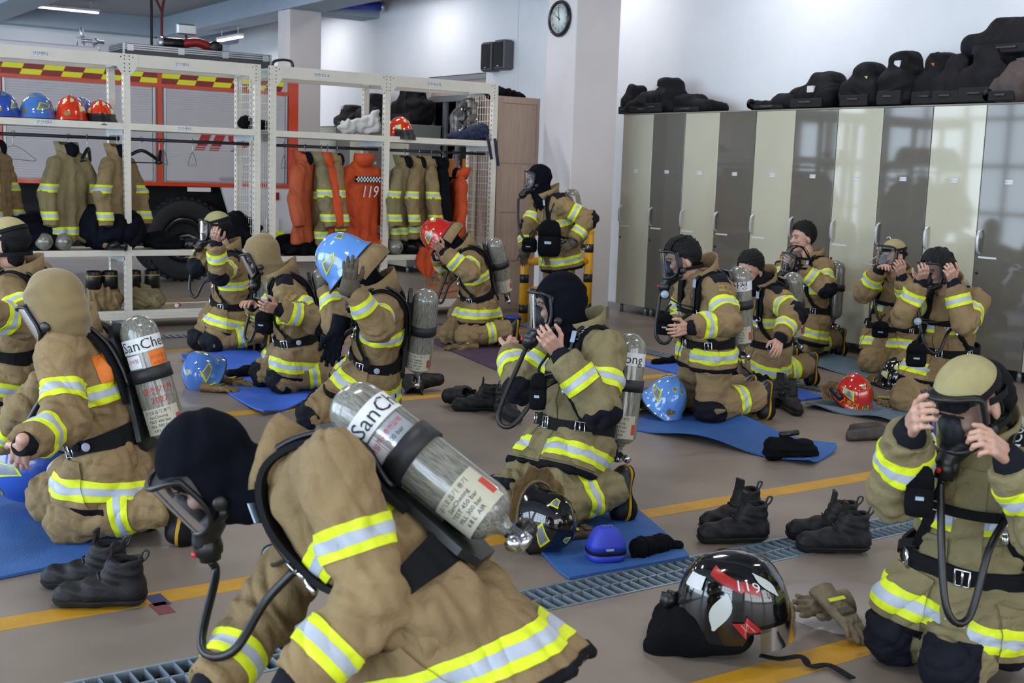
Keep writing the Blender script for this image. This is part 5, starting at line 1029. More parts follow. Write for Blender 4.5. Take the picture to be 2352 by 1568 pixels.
    for k, sg in (('R', 1), ('L', -1)):
        hp_ = g('hand'+k, ('relax', None, 'out')); pose, tip, dr = hp_
        wd = nrm(J['wr'+k]-J['el'+k]); wr = J['wr'+k]+wd*.035
        y = wd if tip is None else nrm(seg_solve(wr, tip[:2], .18, tip[2])-wr)
        y = nrm(y+wd*.25)
        z = {'cam': toward, 'up': A(0, 0, 1), 'out': nrm(J['wr'+k]-hc), 'away': -toward, 'left': -rgt, 'right': rgt, 'face': -hF}[dr]
        z = nrm(z-y*(z@y)); x = np.cross(y, z)
        P, Q = HANDS[pose]; P = P*A(sg, 1, 1)*S; T = frame(wr, x, y, z); P = P@T[:3, :3].T+wr
        if sg < 0: Q = Q[:, ::-1]
        if g('gloves'): go = put('glove', P, Q, m_glove, root, True, base); gb = MB().lathe(wr-y*.035, y, [(0, .062), (.03, .056), (.07, .048), (.085, .04)], 16); gb.build('glove_cuff', m_glove, go, base)
        else: bv.append(P); bf += (Q+nv).tolist(); fm += [0]*len(Q); nv += len(P)
    put('body', np.concatenate(bv), bf, [m_skin, m_dk], root, True, base, fm)
    # ------------------------------------------------ head gear
    HTl = HT.copy(); HTl[:3, 3] -= base
    top = g('top', 'hood')
    if top == 'hood':
        hw = lambda x, y, z: HT[:3, :3]@A(x, y, z)+HT[:3, 3]; HX = np.stack([hX, hF, hU])
        Vw, Q = skin([EL(hw(0, -.015, .03), A(.096, .117, .115)*hs, HX), EL(hw(0, .005, -.03), A(.097, .095, .095)*hs, HX), RC(hw(0, -.02, -.05), nk-spn*.03+chest*.02, .074*hs, .088*S), RC(hw(0, .02, -.09), nk+chest*.07-spn*.04, .07, .075)], max(.0075, h*.9), .03,
                     sub=[(EL(hw(0, .160, -.020), A(.15, .100, .096)*hs, HX), .01)])
        Vw = Vw+normals(Vw, Q)*(wob(Vw, .09, sp['id'])*.0035)[:, None]
        put('hood', Vw, Q, sp['hoodm'], root, True, base)
    elif top == 'net': link('head_net', ME_NET, root, HTl); link('net_edging', ME_NETE, root, HTl); link('hair', ME_HAIRB, root, HTl)
    elif top == 'hairnet': link('hair', ME_HAIRN, root, HTl)
    elif top == 'hair': link('hair', ME_HAIR, root, HTl)
    if g('scarf'):
        P_, Q_ = skin([RC(HT[:3, :3]@A(0, .005, -.085)+HT[:3, 3], nk+spn*.0, .082, .105), RC(HT[:3, :3]@A(0, .035, -.10)+HT[:3, 3], nk+chest*.06, .06, .075)], .011, .03); put('neck_gaiter', P_+normals(P_, Q_)*(wob(P_, .06, 4)*.006)[:, None], Q_, m_pad, root, True, base)
    if g('hpad'):
        P_, Q_ = skin([EL((0, -.105, -.015), (.085, .055, .09)), EL((0, -.085, .05), (.07, .05, .05))], .009, .03); link('head_pad', mesh('head_pad', P_+normals(P_, Q_)*(wob(P_, .05, 4)*.004)[:, None], Q_, m_pad, True), root, HTl)
    reg = None
    if g('mask', 1):
        mk = link('face_mask', ME_MASK, root, HTl); I = np.eye(4)
        link('lens', ME_LENS, mk, I); link('nose_cup', ME_NOSE, mk, I)
        rg = link('regulator', ME_REG, mk, I); link('red_knob', ME_KNOB, mk, I)
        if top != 'hood': link('head_strap', ME_STRAP2 if top == 'net' else ME_STRAP, mk, I)
        reg = HT[:3, :3]@REG_END+HT[:3, 3]
    # ------------------------------------------------ breathing apparatus
    if g('scba', 1):
        tl = math.radians(g('tilt', 0)); cax = rotv(spn, rgtv, tl)
        c = pel+spn*g('cs', .27)*q-chest*g('cb', .255)+rgtv*g('cl', 0)
        pk = thing('breathing_apparatus', sp['klabel'], 'breathing apparatus', c)
        r, hl = .078, .265
        prof = [(-hl-.035, .018), (-hl-.02, .02), (-hl, .032)]+[(-hl+.06*(1-math.cos(t))*1.0, .032+(r-.032)*math.sin(t)) for t in np.linspace(.2, math.pi/2, 6)]
        prof += [(hl-.075*(1-math.sin(t)), r*math.cos(t)) for t in np.linspace(0, math.pi/2*.985, 9)]
        cy_ = MB().lathe((0, 0, 0), (0, 0, 1), prof, 28)
        X = nrm(np.cross(chest, cax)); Y = np.cross(cax, X); 
        # turn the printed side to where the photograph shows it
        vw = nrm(CAMP-c); a0 = math.degrees(math.atan2(vw@Y, vw@X))+g('lab', 0)
        CT = np.eye(4); CT[:3, 0] = X; CT[:3, 1] = Y; CT[:3, 2] = cax
        co = link('cylinder', cy_.me('cylinder', m_cyl), pk, CT)
        def wrap(a_c, a_h, z0, z1, nm, mm, off=.0012, sub=co):
            b = MB(); n = max(10, int(a_h/3)); V = []
            for i in range(n+1):
                a = math.radians(a_c-a_h+2*a_h*i/n)
                for zz in (z0, z1): V.append(((r+off)*math.cos(a), (r+off)*math.sin(a), zz))
            b.add(V, [(2*i, 2*i+2, 2*i+3, 2*i+1) for i in range(n)], True); return link(nm, b.me(nm, mm), sub)
        def letters(txt, a_c, zc, size, mm, off=.0022):
            V, F_ = text2d(txt, size)
            if not len(V): return
            a = math.radians(a_c)+V[:, 0]/r; P = np.stack([(r+off)*np.cos(a), (r+off)*np.sin(a), zc+V[:, 1]], 1); link('lettering', mesh('lettering', P, F_, mm), co)
        zt = .125
        if g('ktext'): wrap(a0, 175, zt-.014, zt+.048, 'label_band', m_white); 
        tx = g('ktext', 'SanCheong')
        if tx: letters(tx, a0+g('ta', 0), zt+.016, .062, m_blk_ink)
        for kk in g('klabels', ()):
            if kk == 'orange': wrap(a0+38, 30, zt-.10, zt-.016, 'orange_label', m_orange); letters('공기호흡기', a0+38, zt-.045, .018, m_red_ink); letters('사용금지', a0+38, zt-.07, .018, m_red_ink)
            if kk == 'small': wrap(a0-45, 26, zt-.075, zt-.02, 'small_label', m_white); letters('검사필', a0-45, zt-.045, .02, m_red_ink)
            if kk == 'foil': wrap(a0+8, 38, zt-.085, zt-.02, 'foil_label', mat('foil_label', 'c8ccd4', .2, .6)); letters('최고충전압력', a0+8, zt-.04, .016, m_red_ink); letters('300 bar', a0+8, zt-.062, .018, m_blk_ink)
            if kk == 'date': letters('충전기한', a0+5, -.055, .036, m_red_ink); letters('2027.', a0+5, -.095, .036, m_red_ink)
            if kk == 'spec':
                wrap(a0-10, 62, -.235, -.125, 'spec_label', mat('pale_spec_label', 'b6b39f', .35))
                for n_, t_ in enumerate(('공기호흡기 용기', 'SanCheong', 'TEST 450 bar', 'FILL 300 bar', '6.8 L  AIR')): letters(t_, a0-16, -.142-.019*n_, .017, m_blk_ink)
                wrap(a0+45, 8, -.215, -.165, 'crest_label', m_red_ink)
        b = MB().lathe((0, 0, .0), (0, 0, 1), [(-.012, r+.002), (-.012, r+.008), (.045, r+.008), (.045, r+.002)], 28)
        st = link('tank_strap', b.me('tank_strap', m_tankblk), pk, CT)
        b = MB()
        b.box(-.04, .04, r+.0, r+.02, -.005, .04); link('strap_clasp', b.me('strap_clasp', m_tankblk), pk, CT)
        # back plate
        b = MB(); W2 = .12
        for zz, w in (): pass
        V = []
        for zz, w in ((.25, .04), (.20, .07), (.05, .055), (-.12, .08), (-.24, .10), (-.29, .07)):
            V += [(-w, .082, zz), (w, .082, zz), (w, .104, zz), (-w, .104, zz)]
        F_ = [(k*4+i, k*4+(i+1) % 4, k*4+4+(i+1) % 4, k*4+4+i) for k in range(5) for i in range(4)]+[(3, 2, 1, 0), (20, 21, 22, 23)]
        YT = CT.copy(); 
        b.add(V, F_)
        link('back_plate', b.me('back_plate', m_rub), pk, CT)
        # valve and pressure reducer below the cylinder
        b = MB().lathe((0, 0, -hl-.03), (0, 0, -1), [(0, .02), (.03, .02), (.032, .026), (.055, .026), (.06, .012)], 14); link('valve', b.me('valve', m_chr), pk, CT)
        b = MB().lathe((.02, 0, -hl-.055), (1, -.25, 0), [(0, .014), (.03, .014), (.032, .027), (.06, .029), (.065, .02)], 12); link('valve_wheel', b.me('valve_wheel', g('wheelm', m_rub)), pk, CT)
        b = MB().lathe((-.015, .0, -hl-.05), (-1, 0, -.2), [(0, .014), (.05, .014), (.052, .019), (.075, .019)], 12); link('pressure_reducer', b.me('pressure_reducer', m_chr), pk, CT)
        # shoulder straps, chest strap and waist belt follow the coat
        ts = [jq[0], jp[1], jp[4]]
        def tsd(P):
            d = ts[0].b.d(P)
            for x in ts[1:]: d = smin(d, x.d(P), .035)
            return d
        def surf(lat_, s_, ang, push=.012):
            o_ = pel+rgtv*lat_*S+spn*s_*q-chest*.01; dr = chest*math.cos(ang)+spn*math.sin(ang)
            T_ = np.linspace(.0, .34, 69); P = o_+T_[:, None]*dr; d = tsd(P); i = np.argmax(d > 0); return P[i]+dr*push, dr
        for sg in (1, -1):
            path = [(.075, .20, math.pi), (.08, .28, math.pi), (.085, .34, math.pi*.95), (.09, .36, math.pi*.8), (.095, .37, math.pi*.62), (.10, .37, math.pi*.45), (.105, .36, math.pi*.28), (.11, .34, math.pi*.1), (.118, .28, 0), (.13, .22, 0), (.15, .17, 0), (.168, .12, -.1)]
            R_ = [surf(sg*a, b_, c_) for a, b_, c_ in path]; P = spline([x[0] for x in R_], 4); N = spline([x[1] for x in R_], 4)
            w = np.interp(np.linspace(0, 1, len(P)), [0, .15, .62, .7, 1], [.05, .062, .062, .035, .03])
            so = MB().ribbon(P, N, w, .016).build('shoulder_strap', m_blk, pk, c)
            k0 = int(len(P)*.70); wdir = nrm(P[k0+1]-P[k0]); wn = N[k0]; wb = nrm(np.cross(wdir, wn))
            b = MB(); Q4 = [P[k0]+wn*.016+wb*sx*.024+wdir*sy*.014 for sx, sy in ((-1, -1), (1, -1), (1, 1), (-1, 1))]; b.tube(np.array([Q4[i] for i in (0, 1, 2, 3)]), .0035, 5, closed=True); b.build('strap_buckle', m_chr, so, c)
            if sg == -1 and g('brand'):
                VT, FT = text2d('HANCOM', .05); ar = np.concatenate([[0], np.cumsum(np.linalg.norm(np.diff(P, axis=0), axis=1))]); c_s = ar[-1]*g('brand')
                sx = c_s-VT[:, 0]; TP_ = np.stack([np.interp(sx, ar, P[:, i_]) for i_ in range(3)], 1); TN_ = np.stack([np.interp(sx, ar, N[:, i_]) for i_ in range(3)], 1); TN_ /= np.linalg.norm(TN_, axis=1)[:, None]
                TT = np.stack([np.interp(sx, ar, np.gradient(P[:, i_])) for i_ in range(3)], 1); TT /= np.linalg.norm(TT, axis=1)[:, None]; BB = np.cross(TN_, -TT)
                put('strap_lettering', TP_+BB*VT[:, 1:2]+TN_*.0125, FT, m_white, so, False, c)
            if sg == g('hside', -1):
                kt = int(len(P)*.57); wd2 = nrm(P[kt+1]-P[kt]); nb = np.cross(wd2, N[kt]); b = MB(); Q8 = [P[kt]+N[kt]*.034+nb*sx*.02+wd2*sy*.026 for sx, sy in ((-1, -1), (1, -1), (1, 1), (-1, 1))]; b.prism(Q8, N[kt]*.004); b.build('strap_tag', mat('pale_blue_tag', '9fb4c8', .5), so, c)
                # pressure hose running over the strap
                P2 = P[3:int(len(P)*.72)]+N[3:int(len(P)*.72)]*.022+np.cross(np.gradient(P, axis=0), N)[3:int(len(P)*.72)]*.4
                MB().tube(P2, .009, 7).build('pressure_hose', m_rub, pk, c); hend = P2[-1]
                b = MB(); td_ = nrm(P2[-1]-P2[-3]); b.lathe(P2[-1], td_, [(0, .007), (.004, .011), (.03, .011), (.032, .008), (.05, .008), (.052, .011), (.075, .011), (.08, .006)], 10); b.build('hose_coupling', m_chr, pk, c)
        ring = []; rn = []
        for i in range(40):
            a = 2*math.pi*i/40; dr = chest*math.cos(a)+rgtv*math.sin(a); o_ = pel+spn*.085*q
            T_ = np.linspace(.05, .34, 117); d = np.minimum(tsd(o_+T_[:, None]*dr), np.minimum(jp[7].d(o_+T_[:, None]*dr), jp[8].d(o_+T_[:, None]*dr))); k_ = np.argmax(d > 0); ring.append(o_+dr*(T_[k_]+g('bpush', .013))+A(0, 0, .004*math.sin(a*3))); rn.append(dr)
        ww = [.055+.055*max(0, -math.cos(2*math.pi*i/40)-.1) for i in range(40)]
        be = MB().ribbon(ring, rn, ww, .012, closed=True).build('waist_belt', m_blk, pk, c)
        for ia in ((0, 33, 7) if g('belt3', 1) else (0,)):
            P0 = ring[ia]; n0 = rn[ia]; t0 = nrm(np.cross(spn, n0)); up0 = np.cross(n0, t0)
            b = MB(); Q4 = [P0+n0*.012+t0*sx*.022+up0*sy*.027 for sx, sy in ((-1, -1), (1, -1), (1, 1), (-1, 1))]; b.tube(np.array(Q4), .0045, 6, closed=True); b.tube(np.array([Q4[0]*.5+Q4[1]*.5, Q4[2]*.5+Q4[3]*.5]), .0045, 6); b.build('belt_buckle', m_chr, be, c)
        # strap from the shoulder strap down to the belt at the side
        for sg in (1, -1):
            a_, n_ = surf(sg*.165, .13, 0); i1 = 40-31 if sg > 0 else 31
            P = spline([a_, (a_+ring[i1])/2+rn[i1]*.03, ring[i1]+rn[i1]*.01], 5); MB().ribbon(P, [rn[i1]]*len(P), .035, .006).build('pull_strap', m_blk, pk, c)
        for ia in ((30,) if g('badge') else ()):
            b = MB().lathe(ring[ia]+rn[ia]*.012, rn[ia], [(0, .018), (.004, .018), (.005, .015)], 16); b.build('round_badge', mat('badge_pale', 'a9aec2', .4), be, c)
        if g('cstrap', 1):
            P = spline([surf(x, .30, 0, .014)[0] for x in (-.12, -.06, 0, .06, .12)], 3); MB().ribbon(P, [chest]*len(P), .032, .006).build('chest_strap', m_blk, pk, c)
        if reg is not None:
            e_ = hend if g('hside', -1) else pel
            mid = (reg+e_)/2+chest*g('hb', .10)-A(0, 0, g('hdrop', .22))+toward*g('hcam', 0); p1 = reg+(-hU*.5+hF*.3)*.08; 
            P = spline([reg, p1, mid+(reg-e_)*.18, mid-(reg-e_)*.18, e_*.7+mid*.3+chest*.03, e_], 7); MB().tube(P, .0115, 8).build('air_hose', m_rub, pk, c)
        if g('gauge'):
            gp = at(*sp['gauge'][:2], depth(nk)+sp['gauge'][2]); gn = nrm(CAMP-gp+A(-.5, 0, .3)); b = MB().lathe(gp, gn, [(-.02, .025), (-.018, .031), (.006, .031), (.008, .026)], 18); go = b.build('pressure_gauge', m_rub, pk, c)
            b = MB().lathe(gp, gn, [(.008, .025), (.009, .025)], 18); b.build('gauge_dial', m_gface, go, c)
            top_ = surf(.11*g('hside', -1), .33, 0, .02)[0]; MB().tube(spline([top_, (top_+gp)/2+chest*.03, gp], 5), .006, 6).build('gauge_hose', m_rub, pk, c)
    return dict(root=root, J=J, HT=HT, pel=pel, neck=nk, base=base, chest=chest, spn=spn, rgt=rgtv, Fd=Fd, hc=hc, hF=hF, hU=hU, hX=hX)
# ---- the fifteen firefighters, posed from the photograph (pixels of joints; +1 farther / -1 nearer than the parent joint)
CAST = [
 dict(id=1, badge=1, hcam=.12, bpush=.03, tilt=-4, shd=.12, hemup=1.4, S=1.0, hsc=1.0, colh=.55, tw=.9, shL=(770, 1085, -1, .26), neckd=.10, D=3.02, pel=(1020, 1405), neck=(655, 1062), phi=182, head=(478, 1075), hs=1, hphi=158, hp=46, hroll=0, hoodm=m_navy,
      elR=(610, 1420, 1), wrR=(480, 1580, -1), elL=(858, 1375, -1), wrL=(675, 1570, -1), hdrop=.10, drop=.2, hemt=.0, ktext='SanCheong', ta=62, klabels=('foil', 'spec', 'small'), cb=.245, gauge=(625, 1275, .12),
      label='person in a navy hood leaning far forward, nearest the camera, sleeves hanging down', klabel='grey air cylinder pack on the bent back of the nearest navy-hooded person'),
 dict(id=2, badge=1, tag=1, knL=(168, 1246), knR=(120, 1195), D=5.10, pel=(265, 1050), neck=(180, 770), phi=184, head=(130, 705), hphi=190, hp=38, hoodm=m_tan, lean=-1,
      elL=(150, 968, -1), wrL=(62, 1018, -1), handL=('flat', (58, 1068, 1), 'cam'), elR=(60, 940, 1), wrR=(18, 1015, 1), handR=('relax', (20, 1060, 1), 'up'), kneepad=0, cstrap=0, hdrop=.16,
      ktext='SanCheong', ta=32, klabels=('orange', 'date', 'spec', 'small'), label='person in a tan hood kneeling with one hand on a blue helmet', klabel='air cylinder pack with an orange label on the tan-hooded person by the near blue mat'),
 dict(id=3, D=6.75, pel=(45, 830), neck=(58, 632), phi=184, head=(18, 560), hphi=188, hp=6, top='net', lean=-1,
      elL=(62, 742, -1), wrL=(-25, 722, -1), elR=(0, 740, 1), wrR=(-40, 720, 1), ktext='', klabels=('small',), kneepad=0,
      label='person in a yellow head net cut off by the left picture edge', klabel='silver-grey air cylinder pack of the person at the left picture edge'),
 dict(id=4, pad=1, elbow=1, knL=(492, 812), knR=(462, 804), D=10.2, pel=(528, 712), neck=(528, 580), phi=160, head=(497, 525), hphi=170, hp=4, top='net', lean=-1, olive=0,
      elL=(503, 628, -1), wrL=(497, 562, -1), handL=('pinch', (492, 535, -1), 'cam'), elR=(455, 610, -1), wrR=(478, 566, 1), handR=('pinch', (492, 540, 1), 'left'), ktext='',
      label='person in a yellow head net raising an elbow before the truck wheel', klabel='air cylinder pack of the person with raised elbow before the truck wheel'),
 dict(id=5, badge=1, pad=1, elbow=1, npatch='최 상 희', knL=(648, 906), knR=(610, 890), D=8.45, pel=(688, 800), neck=(655, 640), phi=168, head=(603, 588), hphi=176, hp=32, hoodm=m_tan, collar=.7, lean=-1,
      elL=(725, 735, -1), wrL=(645, 712, -1), handL=('pinch', (605, 705, -1), 'cam'), elR=(610, 735, 1), wrR=(582, 700, -1), handR=('relax', (556, 700, -1), 'up'), ktext='',
      label='person in a tan hood looking down at both hands, beside the blue-helmeted one', klabel='air cylinder pack of the tan-hooded person with a drooping collar'),
 dict(id=6, badge=1, D=7.3, pel=(862, 845), neck=(880, 668), phi=172, head=(815, 622), hphi=180, hp=42, hoodm=m_navy, lean=-1, gloves=1,
      elL=(868, 752, -1), wrL=(812, 668, -1), handL=('glove', (815, 590, -1), 'cam'), elR=(775, 745, -1), wrR=(752, 665, 1), handR=('glove', (742, 600, 1), 'left'), ktext='', klabels=('spec',), cl=0, drop=.17,
      label='person with gloved hands putting a light blue helmet on', klabel='tall grey air cylinder pack on the person putting on a blue helmet'),
 dict(id=7, knL=(1072, 800), knR=(1036, 792), D=10.95, pel=(1100, 690), neck=(1072, 572), phi=172, head=(1022, 552), hphi=182, hp=48, hoodm=m_navy, lean=-1,
      elL=(1078, 628, -1), wrL=(1022, 580, -1), handL=('flat', (1000, 562, -1), 'cam'), elR=(1030, 630, 1), wrR=(1005, 590, -1), handR=('flat', (990, 570, 1), 'left'), ktext='', klabels=('spec',), kneepad=0,
      label='person bowing under a red helmet, kneeling on the purple mat', klabel='air cylinder pack of the red-helmeted person on the purple mat'),
 dict(id=8, pad=1, elbow=1, npatch='김 ㅇㅇ', D=11.9, pel=(1288, 570), neck=(1262, 456), stand=1, phi=150, head=(1236, 412), hphi=168, hp=2, hoodm=m_navy, collar=1, lean=-1, hemt=.3, drop=.2,
      elL=(1352, 505, -1), wrL=(1318, 552, -1), handL=('gloverelax', (1300, 565, -1), 'cam'), elR=(1212, 525, -1), wrR=(1206, 575, -1), ktext='', gloves=1, kneepad=0, cstrap=0,
      label='person in a navy hood standing upright by the pillar', klabel='air cylinder pack of the only standing person'),
 dict(id=9, brand=.5, elbow=1, npatch=0, knL=(1252, 1228), knR=(1170, 1185), D=5.65, pel=(1318, 1015), neck=(1345, 770), phi=152, head=(1283, 700), hphi=166, hp=8, hoodm=m_navy, olive=1, collar=.3, lean=-1, hs=-1,
      elL=(1378, 938, -1), wrL=(1292, 822, -1), handL=('pinch', (1245, 765, -1), 'cam'), elR=(1200, 885, -1), wrR=(1172, 815, 1), handR=('pinch', (1205, 770, 1), 'cam'), drop=.17, hdrop=.28, hb=.2, gauge=(1240, 870, -.05),
      ktext='SanCheong', ta=-50, klabels=('spec', 'small'), label='navy-hooded person holding the visor mask with both hands at the centre of the room', klabel='air cylinder pack of the navy-hooded person at the centre'),
 dict(id=10, drop=.085, pad=1, npatch='이 창 수', knL=(1632, 972), knR=(1582, 950), D=7.9, pel=(1625, 808), neck=(1618, 635), phi=160, head=(1568, 595), hphi=172, hp=14, top='hair', lean=-1, collar=.6, kneepad=1,
      elL=(1672, 742, -1), wrL=(1590, 752, -1), handL=('relax', (1545, 762, -1), 'cam'), elR=(1565, 740, 1), wrR=(1548, 752, -1), handR=('relax', (1540, 765, 1), 'left'), ktext='산청', klabels=('spec', 'small'), gauge=(1527, 676, -.12),
      label='bare-headed person in a visor mask kneeling tall on the long blue mat', klabel='air cylinder pack of the tall kneeling person on the long blue mat'),
 dict(id=11, pad=1, elbow=1, npatch='김 ㅇㅇ', knL=(1762, 893), knR=(1702, 872), D=9.25, pel=(1762, 795), neck=(1755, 655), phi=158, head=(1722, 618), hphi=128, hp=18, hroll=-10, scarf=1, top='hair', mask=0, lean=-1,
      elL=(1822, 722, -1), wrL=(1793, 775, -1), handL=('relax', (1785, 815, -1), 'cam'), elR=(1700, 740, 1), wrR=(1690, 780, 1), ktext='', klabels=('spec',), hside=-1, collar=.5,
      label='black-haired person without a mask bowing his head, one arm hanging', klabel='air cylinder pack on the back of the person bowing without a mask'),
 dict(id=12, elbow=1, knL=(1842, 822), knR=(1800, 812), D=10.9, pel=(1858, 735), neck=(1868, 600), phi=160, head=(1845, 545), hphi=165, hp=4, top='hair', mask=0, lean=-1,
      elL=(1896, 660, -1), wrL=(1838, 618, -1), handL=('relax', (1808, 598, -1), 'cam'), elR=(1802, 655, 1), wrR=(1790, 612, 1), handR=('relax', (1792, 580, 1), 'left'), ktext='',
      label='short-haired person holding a face mask in front of his chest by the lockers', klabel='air cylinder pack of the person holding a mask in his hands'),
 dict(id=13, knR=(2000, 858), knL=(2062, 862), D=10.3, pel=(2048, 770), neck=(2062, 638), phi=128, head=(2050, 588), hphi=150, hp=-4, top='net', lean=-1,
      elL=(2085, 700, -1), wrL=(2072, 640, -1), handL=('pinch', (2062, 605, -1), 'cam'), elR=(1985, 672, -1), wrR=(2018, 622, -1), handR=('pinch', (2040, 612, -1), 'up'), ktext='', kneepad=0, spread=.3,
      label='person in a yellow head net and mask kneeling against the grey locker', klabel='air cylinder pack of the yellow-netted person against the lockers'),
 dict(id=14, knR=(2078, 946), knL=(2140, 940), D=8.6, pel=(2172, 825), neck=(2180, 668), phi=126, head=(2152, 622), hphi=150, hp=10, top='hairnet', lean=-1,
      elL=(2215, 740, -1), wrL=(2192, 655, -1), handL=('grip', (2180, 615, -1), 'cam'), elR=(2075, 725, -1), wrR=(2112, 652, -1), handR=('pinch', (2122, 620, -1), 'cam'), ktext='', klabels=('spec',), kneepad=0, gauge=(2108, 738, -.15),
      label='person with bushy black hair pulling mask straps on with both hands', klabel='air cylinder pack of the person pulling mask straps over black hair'),
 dict(id=15, hpad=1, brand=.52, D=3.95, pel=(2232, 1335), neck=(2262, 1005), phi=122, head=(2222, 925), hphi=142, hp=22, top='net', lean=-1, olive=1,
      elL=(2400, 1215, -1), wrL=(2322, 1065, -1), handL=('grip', (2240, 1005, -1), 'right'), elR=(2062, 1130, -1), wrR=(2088, 1000, -1), handR=('grip', (2118, 955, -1), 'left'), ktext='', hdrop=.30, hb=.12, spread=.22, drop=.2, knR=(2055, 1520), knL=(2185, 1585),
      label='person in a pale yellow head net and mask kneeling at the right picture edge', klabel='air cylinder pack of the person at the right picture edge'),
]
PP = {}
for sp in CAST: PP[sp['id']] = person(sp)
# ================================================================== slotted-angle shelving in front of the truck
m_sh = mat('cream_shelf_paint', 'd6d1c4', .5, var=.05, vscale=4); m_shs = mat('pale_shelf_steel', 'c2cccd', .45, var=.06, vscale=4); m_rod = mat('dark_rod', '20242a', .45)
m_hole = mat('slot_hole', '3c3a34', .9); m_board = mat('shelf_board', 'a9a18f', .6, var=.06)
YS, DS = 11.2, .47
def label_card(parent, x, z, txt, y=-.032):
    c = MB().box(x-.075, x+.075, y-.002, y, z-.022, z+.022).build('label_card', m_white, parent)
    V, F_ = text2d(txt, .036); put('card_lettering', np.stack([x+V[:, 0], np.full(len(V), y-.003), z+V[:, 1]], 1), F_, m_blk_ink, c)
def shelving(x0, xs, label, txt, zseat, mesh_sides):
    t = thing('shelving_unit', label, 'shelving', (x0, YS, 0)); xs = [x-x0 for x in xs]
    hole = MB()
    for i, x in enumerate(xs):
        for y in (0, DS):
            p = MB(); p.box(x-.03, x+.03, y-.028, y-.022, 0, 2.5); p.box(x-.03, x-.024, y-.022, y+.03, 0, 2.5); p.box(x+.024, x+.03, y-.022, y+.03, 0, 2.5)
            po = p.build('post', m_sh, t)
            h = MB()
            for k in range(46):
                z = .12+k*.052; h.box(x-.031, x-.0298, y-.006, y+.006, z, z+.022); h.box(x-.018, x-.013, y-.0292, y-.0278, z+.01, z+.014)
            o = h.build('post_slots', m_hole, po); o['kind'] = 'stuff'
    for i in range(len(xs)-1):
        a, b_ = xs[i]+.03, xs[i+1]-.03
        for y, nm in ((-.03, 'top_beam'), (DS-.01, 'top_beam')): MB().box(a, b_, y, y+.03, 2.385, 2.50, .003).build(nm, m_sh, t)
        for z0, z1, nm in ((1.825, 1.885, 'shelf_edge'), (zseat-.055, zseat, 'seat_edge'), (.09, .175, 'base_edge')):
            for y in (-.03, DS): 
                e = MB().box(a, b_, y, y+.025, z0, z1, .002); 
                for k in (.33, .66): e.box(a, b_, y-.002, y, z0+(z1-z0)*k, z0+(z1-z0)*k+.006)
                e.build(nm, m_sh, t)
            for x in (a+.005, b_-.02): MB().box(x, x+.015, 0, DS, z0-.05, z1-.01).build('side_bracket', m_shs, t)
            MB().box(a, b_, -.005, DS, z1-.014, z1-.002).build('shelf_board', m_board, t)
        for x in (a+.005, b_-.02): MB().box(x, x+.015, 0, DS, 2.40, 2.49).build('side_bracket', m_shs, t)
        MB().tube([(a, .12, 1.745), (b_, .12, 1.745)], .016, 10).build('hanging_rod', m_rod, t)
        # gusset plates with rivet holes
        for x, s in ((a-.03, 1), (b_+.03, -1)):
            g_ = MB().prism([(x, -.034, 2.5), (x+s*.10, -.034, 2.5), (x+s*.10, -.034, 2.40), (x+s*.045, -.034, 2.32), (x, -.034, 2.32)][::1 if s > 0 else -1], (0, .004, 0)); gp = g_.build('gusset_plate', m_sh, t)
            h = MB()
            for hx, hz in ((.022, 2.345), (.022, 2.375), (.022, 2.41), (.022, 2.45), (.022, 2.48), (.055, 2.47)): h.lathe((x+s*hx, -.0345, hz), (0, -1, 0), [(0, .006), (.001, .006)], 6)
            o = h.build('rivet_holes', m_hole, gp); o['kind'] = 'stuff'
        m_ = (a+b_)/2
        label_card(t, m_-.12, 2.44, txt)
        if txt == '양양센터': label_card(t, m_-.10, 1.856, txt)
    for x, z0, z1 in mesh_sides:
        x -= x0; b = MB(); n = int((z1-z0)/.075)
        for k in range(n+1): b.tube([(x, .02, z0+k*.075), (x, DS-.02, z0+k*.075)], .0028, 4)
        for k in range(9): b.tube([(x, .03+k*.05, z0), (x, .03+k*.05, z1)], .0028, 4)
        o = b.build('wire_mesh', m_sh, t); o['kind'] = 'stuff'
    return t
shelving(2.10, (2.10, 3.35, 4.60), 'cream slotted steel shelving bay with helmets, in front of the truck', '양양센터', .735, ((4.575, .8, 2.38),))
shelving(4.76, (4.76, 6.01, 7.33), 'cream slotted steel shelving bay holding orange coats, left of the wood cupboard', '현장대응과', .66, ((4.79, .8, 2.38), (7.30, .75, 2.38)))
m_orng = mat('orange_coat_cloth', 'be4616', .75, var=.14, vscale=6, bump=.15, bscale=90); m_orng2 = mat('faded_orange_coat_cloth', 'ad502c', .8, var=.18, vscale=6, bump=.15, bscale=90)
m_blkcl = mat('black_cloth', '0c0d10', .9, spec=.12, var=.3, vscale=9); m_navcl = mat('dark_navy_cloth', '0f121b', .9, spec=.12, var=.25, vscale=9)
